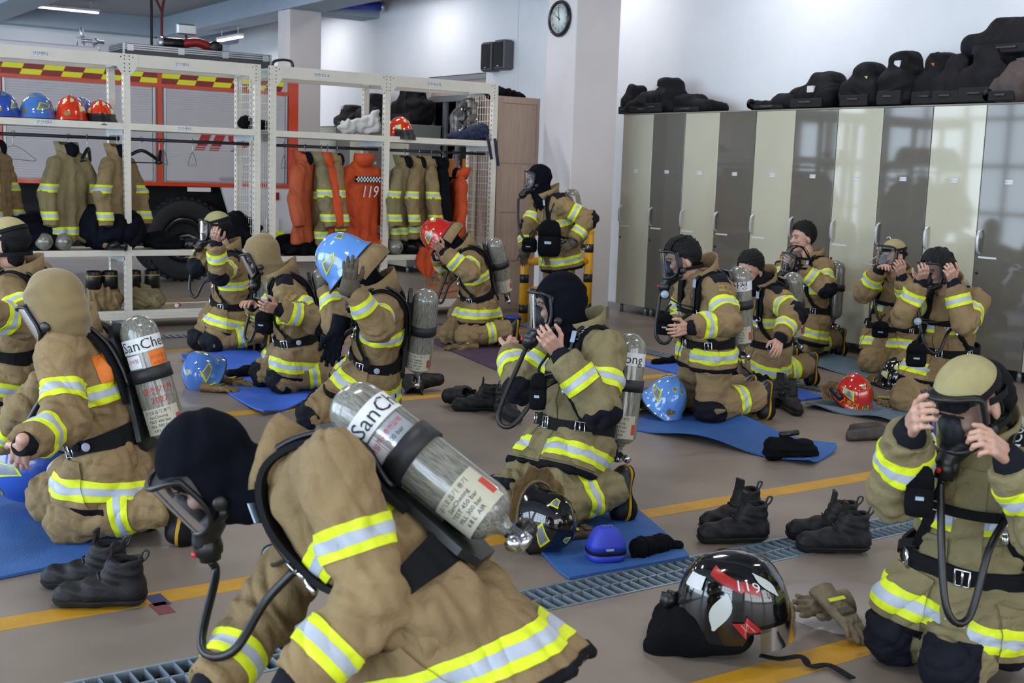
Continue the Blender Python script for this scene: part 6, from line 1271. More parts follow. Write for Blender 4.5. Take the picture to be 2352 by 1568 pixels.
# ---- hanging coats: shoulders on a hanger, sleeves down; local x across the shoulders, y front, z up (0 = rod)
def coat_skin(L, seed, w=.21, flare=.02, arm=.55, h=.0125):
    zt = -.14
    pr = [TORSO(A(0, 0, zt-L), A(0, 0, 1), A(1, 0, 0), A(0, 1, 0), [(0, w+flare, .085, 0), (L*.5, w, .085, 0), (L*.86, w*.95, .075, 0), (L*.96, w*.6, .055, 0), (L*1.0, .07, .05, 0)], .03),
          RC((-.09, 0, zt-.035), (.09, 0, zt-.035), .045, .045)]
    for s in (-1, 1): pr += [RC((s*w*.75, 0, zt-.10), (s*(w+.07), .02, zt-.10-arm*.5), .07, .07), RC((s*(w+.07), .02, zt-.10-arm*.5), (s*(w+.075), .07, zt-.10-arm), .07, .065, cut=True)]
    P, Q = skin(pr, h, .03, cuts=[lambda P: (zt-L)-P[..., 2]]); N = normals(P, Q)
    f = .014*np.sin(P[:, 0]*38+wob(P, .5, seed)*2.2)*np.clip((zt-P[:, 2])/L, .15, 1)+wob(P, .11, seed+3)*.006
    P = P+N*f[:, None]; N = normals(P, Q); lab = np.stack([q.d(P) for q in pr]).argmin(0)
    return P, Q, N, lab, zt
def hanging_coat(name, label, px, z_rod, yaw, cloth, L=.78, bands=True, seed=1, sc=1.0, mark=None, y=None, cat='coat', group='coats hanging on the shelving rods', w=.2):
    p = pl(px, 320, 1, YS+.12); t = thing(name, label, cat, (p[0], YS+.12 if y is None else y, z_rod), yaw, group)
    P, Q, N, lab, zt = coat_skin(L, seed, w=w)
    put('shell', P, Q, cloth, t, True)
    if bands:
        z = zt-P[:, 2]
        def bd(s, lo, hi, ok):
            V, F_, sm = patch(P, N, Q, [(s, lo, hi)], .005, .01, ok)
            if len(F_): b = put('reflective_band', V, F_, m_hi, t, sm)
            else: return
            w_ = hi-lo; V, F_, sm = patch(P, N, Q, [(s, lo+.3*w_, hi-.3*w_)], .007, .006, ok)
            if len(F_): put('silver_strip', V, F_, m_si, b, sm)
        ONE[0] = True
        bd(z, L*.36, L*.36+.075, lab == 0); bd(z, L-.14, L-.065, lab == 0)
        for k, s in ((2, -1), (4, 1)): bd(z, .28, .355, (lab == k)); bd(z, .52, .595, (lab == k+1))
    cl = MB(); n = 16; V = []
    for i in range(n+1):
        a = math.pi*.5+.75+(2*math.pi-1.5)*i/n
        for r, zz in ((.085, -.06), (.095, .01), (.10, .075), (.09, .075), (.085, .01), (.075, -.06)): V.append((r*1.15*math.cos(a), r*math.sin(a)-.02-zz*.25, zt+.02+zz*(1 if math.sin(a) < .3 else .6)))
    cl.add(V, [(i*6+j, i*6+(j+1) % 6, i*6+6+(j+1) % 6, i*6+6+j) for i in range(n) for j in range(6)], True); cl.build('collar', cloth, t)
    MB().ball((0, .025, zt+.015), .075, .052, .075, 14, 8).build('lining', m_navcl, t)
    b = MB(); b.tube(spline([(0, 0, zt+.02), (0, 0, -.03), (.022, 0, -.012), (.018, 0, .018), (-.006, 0, .022), (-.018, 0, .006)], 5), .004, 6); b.tube(spline([(-.17, 0, zt-.06), (0, 0, zt+.03), (.17, 0, zt-.06)], 6), .008, 6); b.build('hanger', mat('wire_hanger', '9a9fa4', .3, .8), t)
    if mark:
        for k_, ch in enumerate('119'):
            V, F_ = text2d(ch, .17); put('printed_digit', np.stack([V[:, 0]*.9+(k_-1)*.075+.02+V[:, 1]*.2, np.full(len(V), -.118), zt-.30+V[:, 1]], 1), F_, m_white, t)
        b = MB()
        for r in range(3):
            for i in range(16):
                if (i+r) % 2: b.box(-.16+i*.02, -.14+i*.02, -.112, -.108, zt-.16-r*.018, zt-.142-r*.018)
        o = b.build('chequer_print', m_white, t); o['kind'] = 'stuff'; MB().box(-.165, .165, -.109, -.104, zt-.20, zt-.138).build('chequer_ground', m_blkcl, t)
    return t
R = math.radians
hanging_coat('turnout_coat', 'olive-tan firefighter coat hanging left of the front shelf post', 158, 1.745, R(180+25), m_coat2, .80, seed=3)
hanging_coat('turnout_coat', 'brown firefighter coat with a spread sleeve behind the front shelf post', 272, 1.745, R(180+35), m_coat, .84, seed=5)
hanging_coat('turnout_coat', 'firefighter coat with yellow cuff at the left edge of the shelving', -6, 1.745, R(180+60), m_coat, .74, seed=6)
hanging_coat('turnout_coat', 'faded orange coat, leftmost on the right-hand rod', 702, 1.745, R(180+40), m_orng2, .82, False, seed=8, w=.22)
hanging_coat('turnout_coat', 'tan firefighter coat squeezed between two orange coats', 738, 1.745, R(180+70), m_coat2, .84, seed=9, w=.19)
hanging_coat('turnout_coat', 'narrow bright orange coat behind the faded orange one', 752, 1.745, R(180+78), m_orng, .92, False, seed=10, w=.17)
hanging_coat('turnout_coat', 'tan firefighter coat with banded sleeve right of the faded orange coat', 775, 1.745, R(180+62), m_coat, .76, seed=11, w=.18)
hanging_coat('turnout_coat', 'bright orange coat printed with the number 119 and a chequer strip', 832, 1.745, R(12), m_orng, .92, False, seed=12, mark=1, w=.22)
hanging_coat('turnout_coat', 'olive firefighter coat, first of the tan row beside the helmet post', 932, 1.745, R(180+28), m_coat2, .80, seed=13)
hanging_coat('turnout_coat', 'brown firefighter coat in the middle of the tan row', 966, 1.745, R(180+38), m_coat, .78, seed=14)
hanging_coat('turnout_coat', 'plain tan firefighter coat at the right of the tan row', 992, 1.745, R(180+62), m_coat, .76, seed=15, w=.17)
hanging_coat('black_coat', 'black jacket hanging between tan coats and a red coat', 1018, 1.745, R(180+60), m_blkcl, .78, False, seed=16, w=.18)
hanging_coat('turnout_coat', 'orange-red coat hanging alone next to the wire mesh', 1056, 1.64, R(75), m_orng, .66, False, seed=17, w=.13)
# ---- empty hangers
def hanger(label, px, kind, zr=1.745, yaw=0.0):
    p = pl(px, 320, 1, YS+.12); t = thing('coat_hanger', label, 'hanger', (p[0], YS+.12, zr), yaw, 'empty hangers on the shelving rods')
    wm = mat('wire_hanger', '9a9fa4', .3, .8)
    MB().tube(spline([(0, 0, -.10), (0, 0, -.03), (.022, 0, -.012), (.018, 0, .02), (-.006, 0, .024), (-.02, 0, .004)], 5), .0035, 6).build('hook', wm, t)
    if kind == 'wire': MB().tube(spline([(0, 0, -.10), (-.2, 0, -.20), (-.19, 0, -.225), (0, 0, -.215), (.19, 0, -.225), (.2, 0, -.20)], 5, True), .003, 5, True).build('wire_loop', wm, t)
    else:
        b = MB(); b.tube(spline([(-.21, .015, -.21), (-.1, 0, -.14), (0, -.01, -.10), (.1, 0, -.14), (.21, .015, -.21)], 5), .016, 8); b.build('shoulder_bar', m_rub, t)
        MB().tube([(-.19, .01, -.21), (.19, .01, -.21)], .006, 6).build('trouser_bar', m_rub, t)
hanger('black plastic hanger turned edge-on between two tan coats', 200, 'plastic', yaw=R(65)); hanger('thin wire hanger left of the olive coat', 30, 'wire', yaw=R(20))
hanger('black plastic hanger hanging flat right of the front post', 324, 'plastic', yaw=R(8)); hanger('black hanger turned sideways in the middle of the rod', 366, 'plastic', yaw=R(75)); hanger('bunch wire hanger behind the sideways black hanger', 377, 'wire', yaw=R(80))
hanger('small black hanger loop before the 119 mark of the truck', 442, 'wire', yaw=R(60)); hanger('wire hanger over the truck edge on the right rod', 652, 'wire', yaw=R(60)); hanger('wide wire hanger tilted beside the orange-red coat', 1042, 'wire', yaw=R(10)); hanger('wire hanger over the banded coat', 1012, 'wire', yaw=R(45))
# ================================================================== helmets
def hS(a, t, off=0.0, k=(1, 1, 1)):
    c = math.cos(t*math.pi/2); s = math.sin(t*math.pi/2); r = max(c, 0)**.78
    fl_ = 1+.13*max(0, 1-t/.13)**1.5*(1+.5*max(0, math.cos(a))**6)
    x = .122*r*math.sin(a)*fl_; y = .145*r*math.cos(a)*fl_; z = .185*s+.012*math.exp(-(x/.016)**2)*min(1, t*3)
    n = nrm(A(x/.122**2, y/.145**2, s/.185)); return (A(x, y, z)+n*off)*A(*k)
def helmet_mesh(name, m, a0=0, a1=360, t0=0, t1=1, off=0, na=44, nt=16):
    V = []; F_ = []; full = a1-a0 >= 360
    cols = na if full else na+1
    for j in range(nt+1):
        for i in range(cols): V.append(hS(math.radians(a0+(a1-a0)*i/na), t0+(t1-t0)*j/nt, off))
    for j in range(nt):
        for i in range(na):
            q = (i+1) % cols; F_.append((j*cols+i, (j+1)*cols+i, (j+1)*cols+q, j*cols+q)[::-1])
    return mesh(name, V, F_, m, True)
def helmet(label, m, T, cloth=None, stick='trap', visor=False, lamp=False, text=None, group='fire helmets', flen=.17, open_=True, flap_pose='hang', badge=True, name='fire_helmet'):
    t = thing(name, label, 'helmet', T[:3, 3], 0, group); R_ = np.eye(4); R_[:3, :3] = T[:3, :3]; t.matrix_basis = Matrix(T.tolist())
    sh = link('shell', helmet_mesh('shell', m), t)
    link('liner', helmet_mesh('liner', m_rub, off=-.008, t0=0.0), t)
    b = MB(); P = [hS(math.radians(8*i), 0, .0)*A(1, 1, 1) for i in range(45)]; b.tube(P, .0045, 6, closed=True); b.build('rim', m_rub if m is not MATS.get('black_helmet') else m_rub, t)
    mo = mat('sticker_outline', 'c9cf2c', .4); ms = mat('sticker_grey', '7d848c', .25, .3)
    def st(ac, tc, da, dt, sk=0.0, mi=ms):
        for (k, mm, of, nm) in ((1, mo, .0018, 'sticker'), (.74, mi, .003, 'sticker_center')):
            V = []; n = 6
            for j in range(n+1):
                for i in range(n+1):
                    u = (i/n-.5)*2*k; v = (j/n-.5)*2*k; V.append(hS(math.radians(ac+da*u+sk*v), tc+dt*v*(1-.35*u*(1 if ac > 0 else -1)), of))
            F_ = [(j*(n+1)+i, (j+1)*(n+1)+i, (j+1)*(n+1)+i+1, j*(n+1)+i+1)[::-1] for j in range(n) for i in range(n)]
            me_ = mesh(nm, V, F_, mm, True)
            if nm == 'sticker': so = link(nm, me_, sh)
            else: link(nm, me_, sh)
    for s in (-1, 1):
        if stick == 'trap': st(s*70, .34, 22, .09, s*6); st(s*22, .70, 11, .06); st(s*150, .55, 14, .07)
        if stick == 'plain': st(s*20, .62, 10, .09, 0, m_white); st(s*62, .33, 16, .08, 0, m_white)
    if badge:
        V = [hS(math.radians(a), tt, .003) for a, tt in ((-10, .24), (-13, .16), (-6, .10), (6, .10), (13, .16), (10, .24), (0, .21))]
        link('badge', mesh('badge', V, [tuple(range(7))], mat('brass_badge', '8a7a4a', .4, .5)), sh)
    if cloth:
        V = []; F_ = []; n = 18; md = 7
        for i in range(n+1):
            a = math.radians(95+170*i/n); p0 = hS(a, .0, -.006); d = nrm(A(p0[0], p0[1], 0))
            for j in range(md+1):
                q = j/md; V.append(p0+d*(.035*math.sin(q*2.2)+.012*math.sin(i*1.7)*q+(.05*q if flap_pose == 'spread' else -.01*q))+A(0, 0, -flen*q if flap_pose == 'hang' else max(-.003, -.07*q)))
        c = md+1
        for i in range(n):
            for j in range(md): F_.append((i*c+j, i*c+j+1, (i+1)*c+j+1, (i+1)*c+j))
        N_ = len(V); V2 = [v-A(0, 0, .0)+nrm(A(v[0], v[1], 0))*-.006 for v in V]; F2 = [tuple(x+N_ for x in f[::-1]) for f in F_]
        put('neck_flap', V+V2, F_+F2, cloth, t, True)
    if visor:
        V = []; n = 16
        for i in range(n+1):
            a = math.radians(-70+140*i/n)
            for tt in (.22, .12, .02, -.10): p = hS(a, max(tt, 0), .014); V.append(A(p[0], p[1], p[2]-(.03 if tt < 0 else 0)))
        put('goggle_band', V, [(i*4+j, (i+1)*4+j, (i+1)*4+j+1, i*4+j+1) for i in range(n) for j in range(3)], m_rub, t, True)
    if lamp: MB().tube([hS(R(100), .16, .02)-A(0, .05, 0), hS(R(100), .16, .02)+A(0, .06, 0)], .022, 12).build('helmet_lamp', m_rub, t)
    if text:
        txt, ac, tc, size, mm = text; V, F_ = text2d(txt, size)
        P = [hS(R(ac)-v[0]/.135, tc+v[1]/.185*.62, .0035) for v in V]; put('lettering', P, F_, mm, sh)
    return t
m_hblu = mat('blue_helmet', '4a78c4', .14, coat=.9); m_hlb = mat('light_blue_helmet', '5f93dc', .14, coat=.9); m_hdb = mat('deep_blue_helmet', '2f52b0', .16, coat=.9)
m_hred = mat('red_helmet', 'b5241c', .14, coat=.9); m_hror = mat('orange_red_helmet', 'd4330f', .14, coat=.9); m_hblk = mat('black_helmet', '0b0b0d', .10, coat=.9)
m_redtx = mat('yellow_lettering', 'd8b020', .5)
def TR(p, yaw=0, pitch=0, roll=0, s=1.0):
    """pose: yaw 0 = facing image left-away axis -X; pitch forward(+) ; roll"""
    M_ = Matrix.Translation(Vector(tuple(p))) @ Matrix.Rotation(R(yaw), 4, 'Z') @ Matrix.Rotation(R(pitch), 4, 'X') @ Matrix.Rotation(R(roll), 4, 'Y') @ Matrix.Scale(s, 4)
    return np.array(M_)
def TZ(p, z, y, s=1.0):
    """crown direction z and front direction y given as (to image right, to the camera, up)"""
    cv = lambda q: rgt_*q[0]+tow_*q[1]+A(0, 0, 1)*q[2]
    Z = nrm(cv(z)); Y = cv(y); Y = nrm(Y-Z*(Y@Z)); X = np.cross(Y, Z); return frame(p, X*s, Y*s, Z*s)
tow_ = nrm(A(-FWD[0], -FWD[1], 0)); rgt_ = nrm(A(RIGHT[0], RIGHT[1], 0))
def at_floor(u, v, z): return fl(u, v, z)
# facing angles: camera looks along +35 deg east of +Y. yaw 55 = front of helmet towards image left; 145 = towards the camera
LEFT, CAMW, RGT = 55, 145, 235
# on the left shelf (top at z 1.885)
for k, (px, m, lb, st_, vs, lampq) in enumerate(((6, m_hdb, 'blue helmet at the left edge of the helmet shelf', 'trap', 0, 0), (86, m_hblu, 'paler blue helmet second on the helmet shelf', 'trap', 0, 1), (186, m_hblu, 'blue helmet half hidden behind the red-orange helmet', 'trap', 0, 0), (163, m_hror, 'red-orange helmet with yellow stickers on the helmet shelf', 'plain', 0, 1), (231, m_hror, 'red and yellow helmet with black goggles at the shelf end', 'plain', 1, 0))):
    yb = YS+(.36 if k == 2 else .16); p = pl(px, 270, 1, yb); p[2] = 1.889
    helmet(lb, m, TR(p, CAMW+(12, -18, 20, 10, 20)[k], 0, 0, 1.15 if k != 4 else 1.05), None, st_, vs, lampq, group='helmets on the shelf')
p = pl(918, 290, 1, YS+.12); p[2] = 1.889
helmet('red-orange helmet with black goggles beside the right shelf post', m_hror, TR(p, CAMW+55, 0, 0, 1.05), None, 'plain', 1, 0, group='helmets on the shelf')
# on the floor
helmet('blue helmet lying on its side under the kneeling person\'s hand', m_hdb, TZ(at(74, 1032, 5.42), (-.1, .35, -.9), (-1, .1, 0), 1.2), None, 'trap', group='helmets on the mats')
helmet('shiny blue helmet lying upside down beside tan gloves', m_hblu, TZ(fl(480, 888)+A(0, 0, .06), (-.55, .5, .6), (-.3, .9, -.5), 1.15), None, 'trap', group='helmets on the mats')
helmet('blue helmet standing behind the centre person\'s cylinder', m_hlb, TZ(fl(1520, 958)+A(0, 0, .08), (.35, .3, .75), (.0, .9, -.6), 1.12), m_coat, 'trap', group='helmets on the mats')
helmet('black helmet with grey stickers tipped on its side at the centre mat', m_hblk, TZ(fl(1235, 1262)+A(0, 0, .13), (.72, .62, .15), (.1, .1, -1), .95), m_coat, 'trap', group='helmets on the mats', text=('신ㆍ영', -62, .30, .05, m_white), flap_pose='spread')
helmet('red helmet with yellow lettering resting on the grey mat', m_hred, TR(fl(1955, 935)+A(0, 0, .05), CAMW+25, -25, 0, 1.03), m_coat, 'trap', lamp=True, group='helmets on the mats', text=('구조대 1-7', 38, .12, .052, m_redtx), flap_pose='spread')
helmet('glossy black helmet with white stickers under the lockers', m_hblk, TR(fl(2052, 888)+A(0, 0, .03), CAMW, -10, 0, 1.05), m_coat, 'plain', group='helmets on the mats', flap_pose='spread')
# worn
def worn(pid, m, label, cl, **kw):
    q = PP[pid]; hT = q['HT']; s = 1.06; T = np.eye(4)
    tilt = kw.pop('tilt', 0); X = q['hX']; Y = rotv(q['hF'], X, R(tilt)); Z = np.cross(X, Y)
    s = kw.pop('sc', 1.06); T[:3, 0] = X*s; T[:3, 1] = Y*s; T[:3, 2] = Z*s; T[:3, 3] = q['hc']+q['hU']*.03+q['hF']*kw.pop('fw', .0)
    return helmet(label, m, T, cl, **kw)
worn(6, m_hlb, 'light blue helmet being put on by the gloved person', m_coat, group='worn helmets', tilt=-10, flen=.10, sc=1.15)
worn(7, m_hred, 'red helmet with a side lamp worn by the bowing person', m_coat, group='worn helmets', lamp=True, tilt=-10, flen=.09)
# the modern black helmet with red side panels in the right foreground
def modern_helmet():
    p = fl(1690, 1500); T = TZ(p+A(.0, .03, .15), (-.10, .12, 1), (1, .25, -.12), 1.16); t = thing('fire_helmet', 'black modern fire helmet with red 119 side panel lying beside gloves', 'helmet', (0, 0, 0)); t.matrix_basis = Matrix(T.tolist())
    def SS(a, tt, off=0.):
        c = math.cos(tt*math.pi/2); s = math.sin(tt*math.pi/2); r = max(c, 0)**.62
        x = .132*r*math.sin(a); y = .158*r*math.cos(a)+.01*math.cos(a)*(1-tt); z = .165*s-.05*(1-tt)*(1-tt)*(1 if math.cos(a) < .3 else .35)
        n = nrm(A(x/.132**2, y/.158**2, s/.165)); return A(x, y, z)+n*off
    def region(nm, m, fn, off, na=24, nt=10, par=t):
        V = [SS(*(lambda q: (R(q[0]), q[1]))(fn(i/na, j/nt)), off) for j in range(nt+1) for i in range(na+1)]
        F_ = [(j*(na+1)+i, j*(na+1)+i+1, (j+1)*(na+1)+i+1, (j+1)*(na+1)+i)[::-1] for j in range(nt) for i in range(na)]
        return link(nm, mesh(nm, V, F_, m, True), par)
    sh = region('shell', m_hblk, lambda u, v: (360*u, v), 0, 52, 20); region('liner', m_rub, lambda u, v: (360*u, v*.95), -.012, 40, 10)
    mr = mat('helmet_red_panel', 'a0201a', .3); mw = mat('helmet_white_panel', 'bfc6c4', .3)
    for s in (1, -1):
        r_ = region('red_panel', mr, lambda u, v: (s*(118-66*u), .74-.30*u+.15*(v-.5)*(1-.2*u)), .004, par=sh)
        V, F_ = text2d('119', .046); P = [SS(R(s*66)-s*v[0]/.125, .52+(v[1]-.42*v[0])/.165*.62, .006) for v in V]; put('panel_number', P, F_ if s > 0 else [f[::-1] for f in F_], m_white, r_)
        region('white_panel', mw, lambda u, v: (s*(104+(u-.5)*22*math.sin(math.pi*min(1, max(.04, v)))-14*v), .12+.36*v), .005, par=sh)
        region('white_panel', mw, lambda u, v: (s*(30+(u-.5)*15*math.sin(math.pi*min(.97, max(.05, v)))+22*v), .34+.34*v), .005, par=sh)
        r2 = region('red_panel', mr, lambda u, v: (s*(70-14*u+16*v), .03+.17*v), .006, par=sh)
        V, F_ = text2d('National Fire Agency', .0046); P = [SS(R(s*(71-7*(v[0]/.022)))+s*v[1]/.13, .115-v[0]/.165*.62, .009) for v in V]; put('panel_lettering', P, F_ if s > 0 else [f[::-1] for f in F_], m_white, r2)
    region('front_label', m_white, lambda u, v: (150-28*u, .46+.16*v), .006, par=sh)
    MB().lathe(SS(R(178), .18, 0), nrm(A(0, -1, .2)), [(0, .028), (.03, .028), (.032, .02), (.045, .02)], 8).build('rear_knob', m_rub, t)
    # ear and neck protector cloth
    P, Q = skin([RC((-.06, -.12, -.05), (.06, -.12, -.05), .075, .075), RC((-.09, -.2, -.09), (.09, -.2, -.09), .045, .045), RC((.08, .02, -.05), (.07, -.1, -.06), .05, .06), RC((-.08, .02, -.05), (-.07, -.1, -.06), .05, .06)], .009, .03); P = P+normals(P, Q)*(wob(P, .06, 3)*.006)[:, None]; put('neck_protector', P, Q, m_blkcl, t, True)
    b = MB(); V = [SS(R(a), tt, .012)-A(0, 0, .055*(k)) for a in range(-60, 61, 8) for k, tt in ((0, .06), (1, .0))]; b.add(V, [(2*i, 2*i+1, 2*i+3, 2*i+2) for i in range(15)], True); b.build('amber_visor', glass_mat('amber_visor', (.55, .42, .2), .1), t)
    q = np.linalg.inv(T); W_ = [fl(1745, 1505, .02), fl(1790, 1513, .02), fl(1840, 1508, .03), fl(1862, 1530, .012), fl(1905, 1528, .012), fl(1958, 1558, .012)]
    Wl = [(q@np.append(w_, 1))[:3] for w_ in spline(W_, 5)]; up = nrm(q[:3, :3]@A(0, 0, 1)); MB().ribbon(Wl, [up]*len(Wl), .022, .004).build('chin_strap', m_blk, t)
modern_helmet()
# ================================================================== mats
def rmat(label, corners, m, waves=.0, group='exercise mats', thick=.011, seed=1, curl=()):
    C = [fl(*c)[:2] for c in corners]; c0 = np.mean(C, 0); nu, nv = 36, 16
    V = []; 
    for side in (1, 0):
        for j in range(nv+1):
            for i in range(nu+1):
                u, v = i/nu, j/nv
                # rounded corners
                du, dv = min(u, 1-u)*nu, min(v, 1-v)*nv
                uu, vv = u, v
                if du < 1.01 and dv < 1.01:
                    pass
                p = (np.array(C[0])*(1-uu)*(1-vv)+np.array(C[1])*uu*(1-vv)+np.array(C[2])*uu*vv+np.array(C[3])*(1-uu)*vv)
                if (i in (0, nu)) and (j in (0, nv)): p = p+(c0-p)*.03
                e = max(0, abs(2*v-1)-.35)/.65
                z = .003+waves*(.5+.5*math.sin(u*9+seed))*e*e
                for (cu, cv, hh) in curl: z += hh*math.exp(-((u-cu)**2+(v-cv)**2)/.03)
                V.append((p[0]-c0[0], p[1]-c0[1], z+(thick if side else 0)))
    n1 = (nu+1)*(nv+1); c = nu+1; F_ = []
    for j in range(nv):
        for i in range(nu):
            q = (j*c+i, j*c+i+1, (j+1)*c+i+1, (j+1)*c+i); F_.append(q); F_.append(tuple(x+n1 for x in q[::-1]))
    ring = [i for i in range(nu)]+[j*c+nu for j in range(nv)]+[nv*c+nu-i for i in range(nu)]+[(nv-j)*c for j in range(nv)]
    for k in range(len(ring)): a, b_ = ring[k], ring[(k+1) % len(ring)]; F_.append((a, a+n1, b_+n1, b_))
    A2 = np.array(V); ar = np.cross(A2[1]-A2[0], A2[c]-A2[0])[2]
    if ar < 0: F_ = [f[::-1] for f in F_]
    o = put('exercise_mat', V, F_, m, None, False); o.location = (c0[0], c0[1], 0); props(o, label, 'mat', group); return o
def matm(n, c): return mat(n, c, .7, var=.08, vscale=5, bump=.35, bscale=170)
mb1 = matm('blue_mat', '2a5a9c'); mb2 = matm('bright_blue_mat', '2f5fc4'); mg = matm('grey_blue_mat', '5f7484'); mp_ = matm('purple_mat', '46304a')
rmat('large blue mat under the tan-hooded person at the left', [(-330, 1400), (300, 1270), (140, 1072), (-260, 1130)], mb1, .0)
rmat('bright blue mat with wavy edge under the person looking down', [(600, 958), (765, 915), (575, 800), (412, 825)], mb2, .03, seed=2)
rmat('purple mat under the red-helmeted person', [(1150, 855), (1300, 838), (1160, 768), (980, 783)], mp_, .0)
rmat('blue mat at the centre beside the drain grate', [(1300, 1334), (1590, 1282), (1330, 1058), (1090, 1105)], mb1, .0)
rmat('long blue mat with wavy edge under the tall kneeling person', [(1440, 985), (1862, 1072), (1925, 1036), (1530, 925)], mb1, .05, seed=4)
rmat('bright blue mat behind the tall kneeling person', [(1470, 838), (1800, 926), (1900, 914), (1580, 826)], mb2, .0)
rmat('grey-blue mat in front of the lockers under the netted person', [(1812, 828), (2060, 892), (2150, 870), (1870, 812)], mg, .02, seed=6)
rmat('grey-blue mat under the red helmet', [(1845, 936), (2060, 975), (2180, 940), (1950, 905)], mg, .03, seed=7)
# ================================================================== boots and gloves on the floor
m_shoe = mat('worn_black_leather', '131214', .6, spec=.3, var=.35, vscale=25, bump=.2, bscale=80); m_sole = mat('black_sole', '131316', .7)
def shoe_meshes():
    P, Q = skin([RC((0, -.095, .055), (0, .03, .058), .046, .046), RC((0, .03, .052), (.004, .125, .042), .045, .04), RC((0, -.085, .07), (0, -.075, .165), .046, .05, cut=True), RC((0, -.02, .085), (0, -.05, .14), .04, .045)], .0065, .02,
                cuts=[lambda P: .002-P[..., 2]], sub=[(RC((0, -.075, .13), (0, -.07, .24), .036, .042), .006)])
    N = normals(P, Q); P2 = P+N*(wob(P, .05, 4)*.003)[:, None]
    up_ = mesh('upper', P2, Q, m_shoe, True)
    V, F_, sm = patch(P, N, Q, [(P[:, 2], -1, .03)], .007, .008); so = mesh('sole', V, F_, m_sole, sm)
    b = MB(); b.ribbon(spline([(0, .0, .10), (0, -.02, .15), (0, -.03, .20), (0, -.028, .215)], 4), [A(0, 1, .4)]*13, .05, .01); tg = b.me('tongue', m_shoe)
    b = MB()
    for k in range(4):
        y, z = .045-.024*k, .093+.016*k; b.tube(spline([(-.03, y-.012, z-.006), (0, y, z+.007), (.03, y-.012, z-.006)], 4), .0035, 5)
    lc = b.me('lacing', m_rub)
    b = MB(); b.tube(spline([(0, -.12, .15), (0, -.14, .17), (0, -.145, .19), (0, -.128, .19), (0, -.12, .165)], 4), .004, 6); lp = b.me('pull_loop', m_rub)
    b = MB(); b.lathe((.044, -.05, .11), (1, 0, .1), [(0, .016), (.008, .016), (.01, .012)], 12); dl = b.me('lace_dial', m_rub)
    return dict(upper=up_, sole=so, tongue=tg, lacing=lc, pull_loop=lp, lace_dial=dl)
SHOE = shoe_meshes()
def shoe(label, u, v, yaw, rollx=0, rolly=0, sc=1.06, z=0.0, group='work boots on the floor'):
    p = fl(u, v); t = thing('work_boot', label, 'boot', p+A(0, 0, z), 0, group); t.rotation_euler = (R(rollx), R(rolly), R(yaw)); t.scale = (sc,)*3
    for k, me_ in SHOE.items(): link(k, me_, t)
shoe('black work boot, nearer one of the pair by the left yellow line', 240, 1392, LEFT+8); shoe('black work boot, farther one of the pair by the left yellow line', 205, 1352, LEFT+2)
shoe('black work boot, nearer one of the pair above the grate', 1690, 1245, LEFT+10); shoe('black work boot, taller farther one of the pair above the grate', 1682, 1212, LEFT+28)
shoe('black work boot, nearer one of the pair standing on the grate', 1920, 1268, LEFT+3); shoe('black work boot, farther one of the pair standing on the grate', 1895, 1240, LEFT)
shoe('black work boot pointing left behind the yellow line', 1098, 944, LEFT+5); shoe('black work boot pointing towards the camera behind the yellow line', 1166, 962, CAMW+25)
shoe('black work boot behind the tall kneeling person, left one', 1785, 930, CAMW-30); shoe('black work boot behind the tall kneeling person, right one', 1818, 945, CAMW+5)
shoe('black boot tipped over with its sole turned away', 1035, 925, RGT+60, 0, 80, z=.06)
shoe('dark shoe lying sole up near the blue-helmeted person', 962, 895, RGT+20, 0, 120, z=.1)
def glove(label, u, v, yaw, m, pose='fglove', mirror=1, sc=1.0, flip=False, z=.028, group='gloves on the floor', band=True, rx=0, ry=None):
    p = fl(u, v); t = thing('work_glove', label, 'glove', p+A(0, 0, z), 0, group); t.rotation_euler = (R(rx), R((180 if flip else 0) if ry is None else ry), R(yaw)); t.scale = (sc,)*3
    P, Q = HANDS[pose]; P = P*A(mirror, 1, 1); Q = Q if mirror > 0 else Q[:, ::-1]; P = P+normals(P, Q)*(wob(P, .03, 7)*.002)[:, None]
    put('hand_shell', P, Q, m, t, True)
    V = []; n = 20
    for i in range(n):
        a = 2*math.pi*i/n
        for y, rx, rz in ((-.085, .058, .032), (-.05, .052, .031), (0, .046, .03), (.02, .04, .027)): V.append((rx*math.cos(a)*(1+.05*math.sin(3*a)), y, rz*math.sin(a)))
    put('cuff', V, [(i*4+j, ((i+1) % n)*4+j, ((i+1) % n)*4+j+1, i*4+j+1) for i in range(n) for j in range(3)], m, t, True)
    if band: MB().box(-.04, .04, -.012, .004, .0285, .0315).build('reflex_tab', m_hi, t); MB().box(-.034, .034, .035, .068, .02, .032, .004).build('knuckle_guard', m_glove, t)
m_gtan = mat('tan_leather_glove', '6f5a36', .75, var=.3, vscale=18); m_gol = mat('dusty_olive_glove', '776b55', .75, var=.3, vscale=18); m_gbr = mat('brown_leather_glove', '4a3524', .7, var=.3, vscale=18)
glove('tan glove lying in front of the purple mat kneeler', 1070, 803, LEFT+20, m_gtan, sc=1.15); 
glove('tan glove with yellow tab beside the upturned blue helmet', 492, 900, RGT-10, m_gtan); glove('tan glove behind the upturned blue helmet', 535, 885, RGT-20, m_gtan, mirror=-1)
glove('olive glove, palm up, beside the modern black helmet', 1905, 1428, LEFT+22, m_gol, 'fglove', sc=.95, flip=True, mirror=-1, z=.07, ry=142); glove('olive glove with white fingertip bands pointing to the camera', 1912, 1452, CAMW+32, m_gol, 'fglove', sc=.95, z=.10, rx=-27)
glove('brown glove behind the tipped black helmet', 1320, 1240, LEFT+200, m_gbr); glove('brown glove standing at the shin of the centre person', 1318, 1215, LEFT+60, m_gbr, mirror=-1, z=.05)
glove('khaki glove by the red helmet', 2030, 930, LEFT+90, m_gtan, mirror=-1)
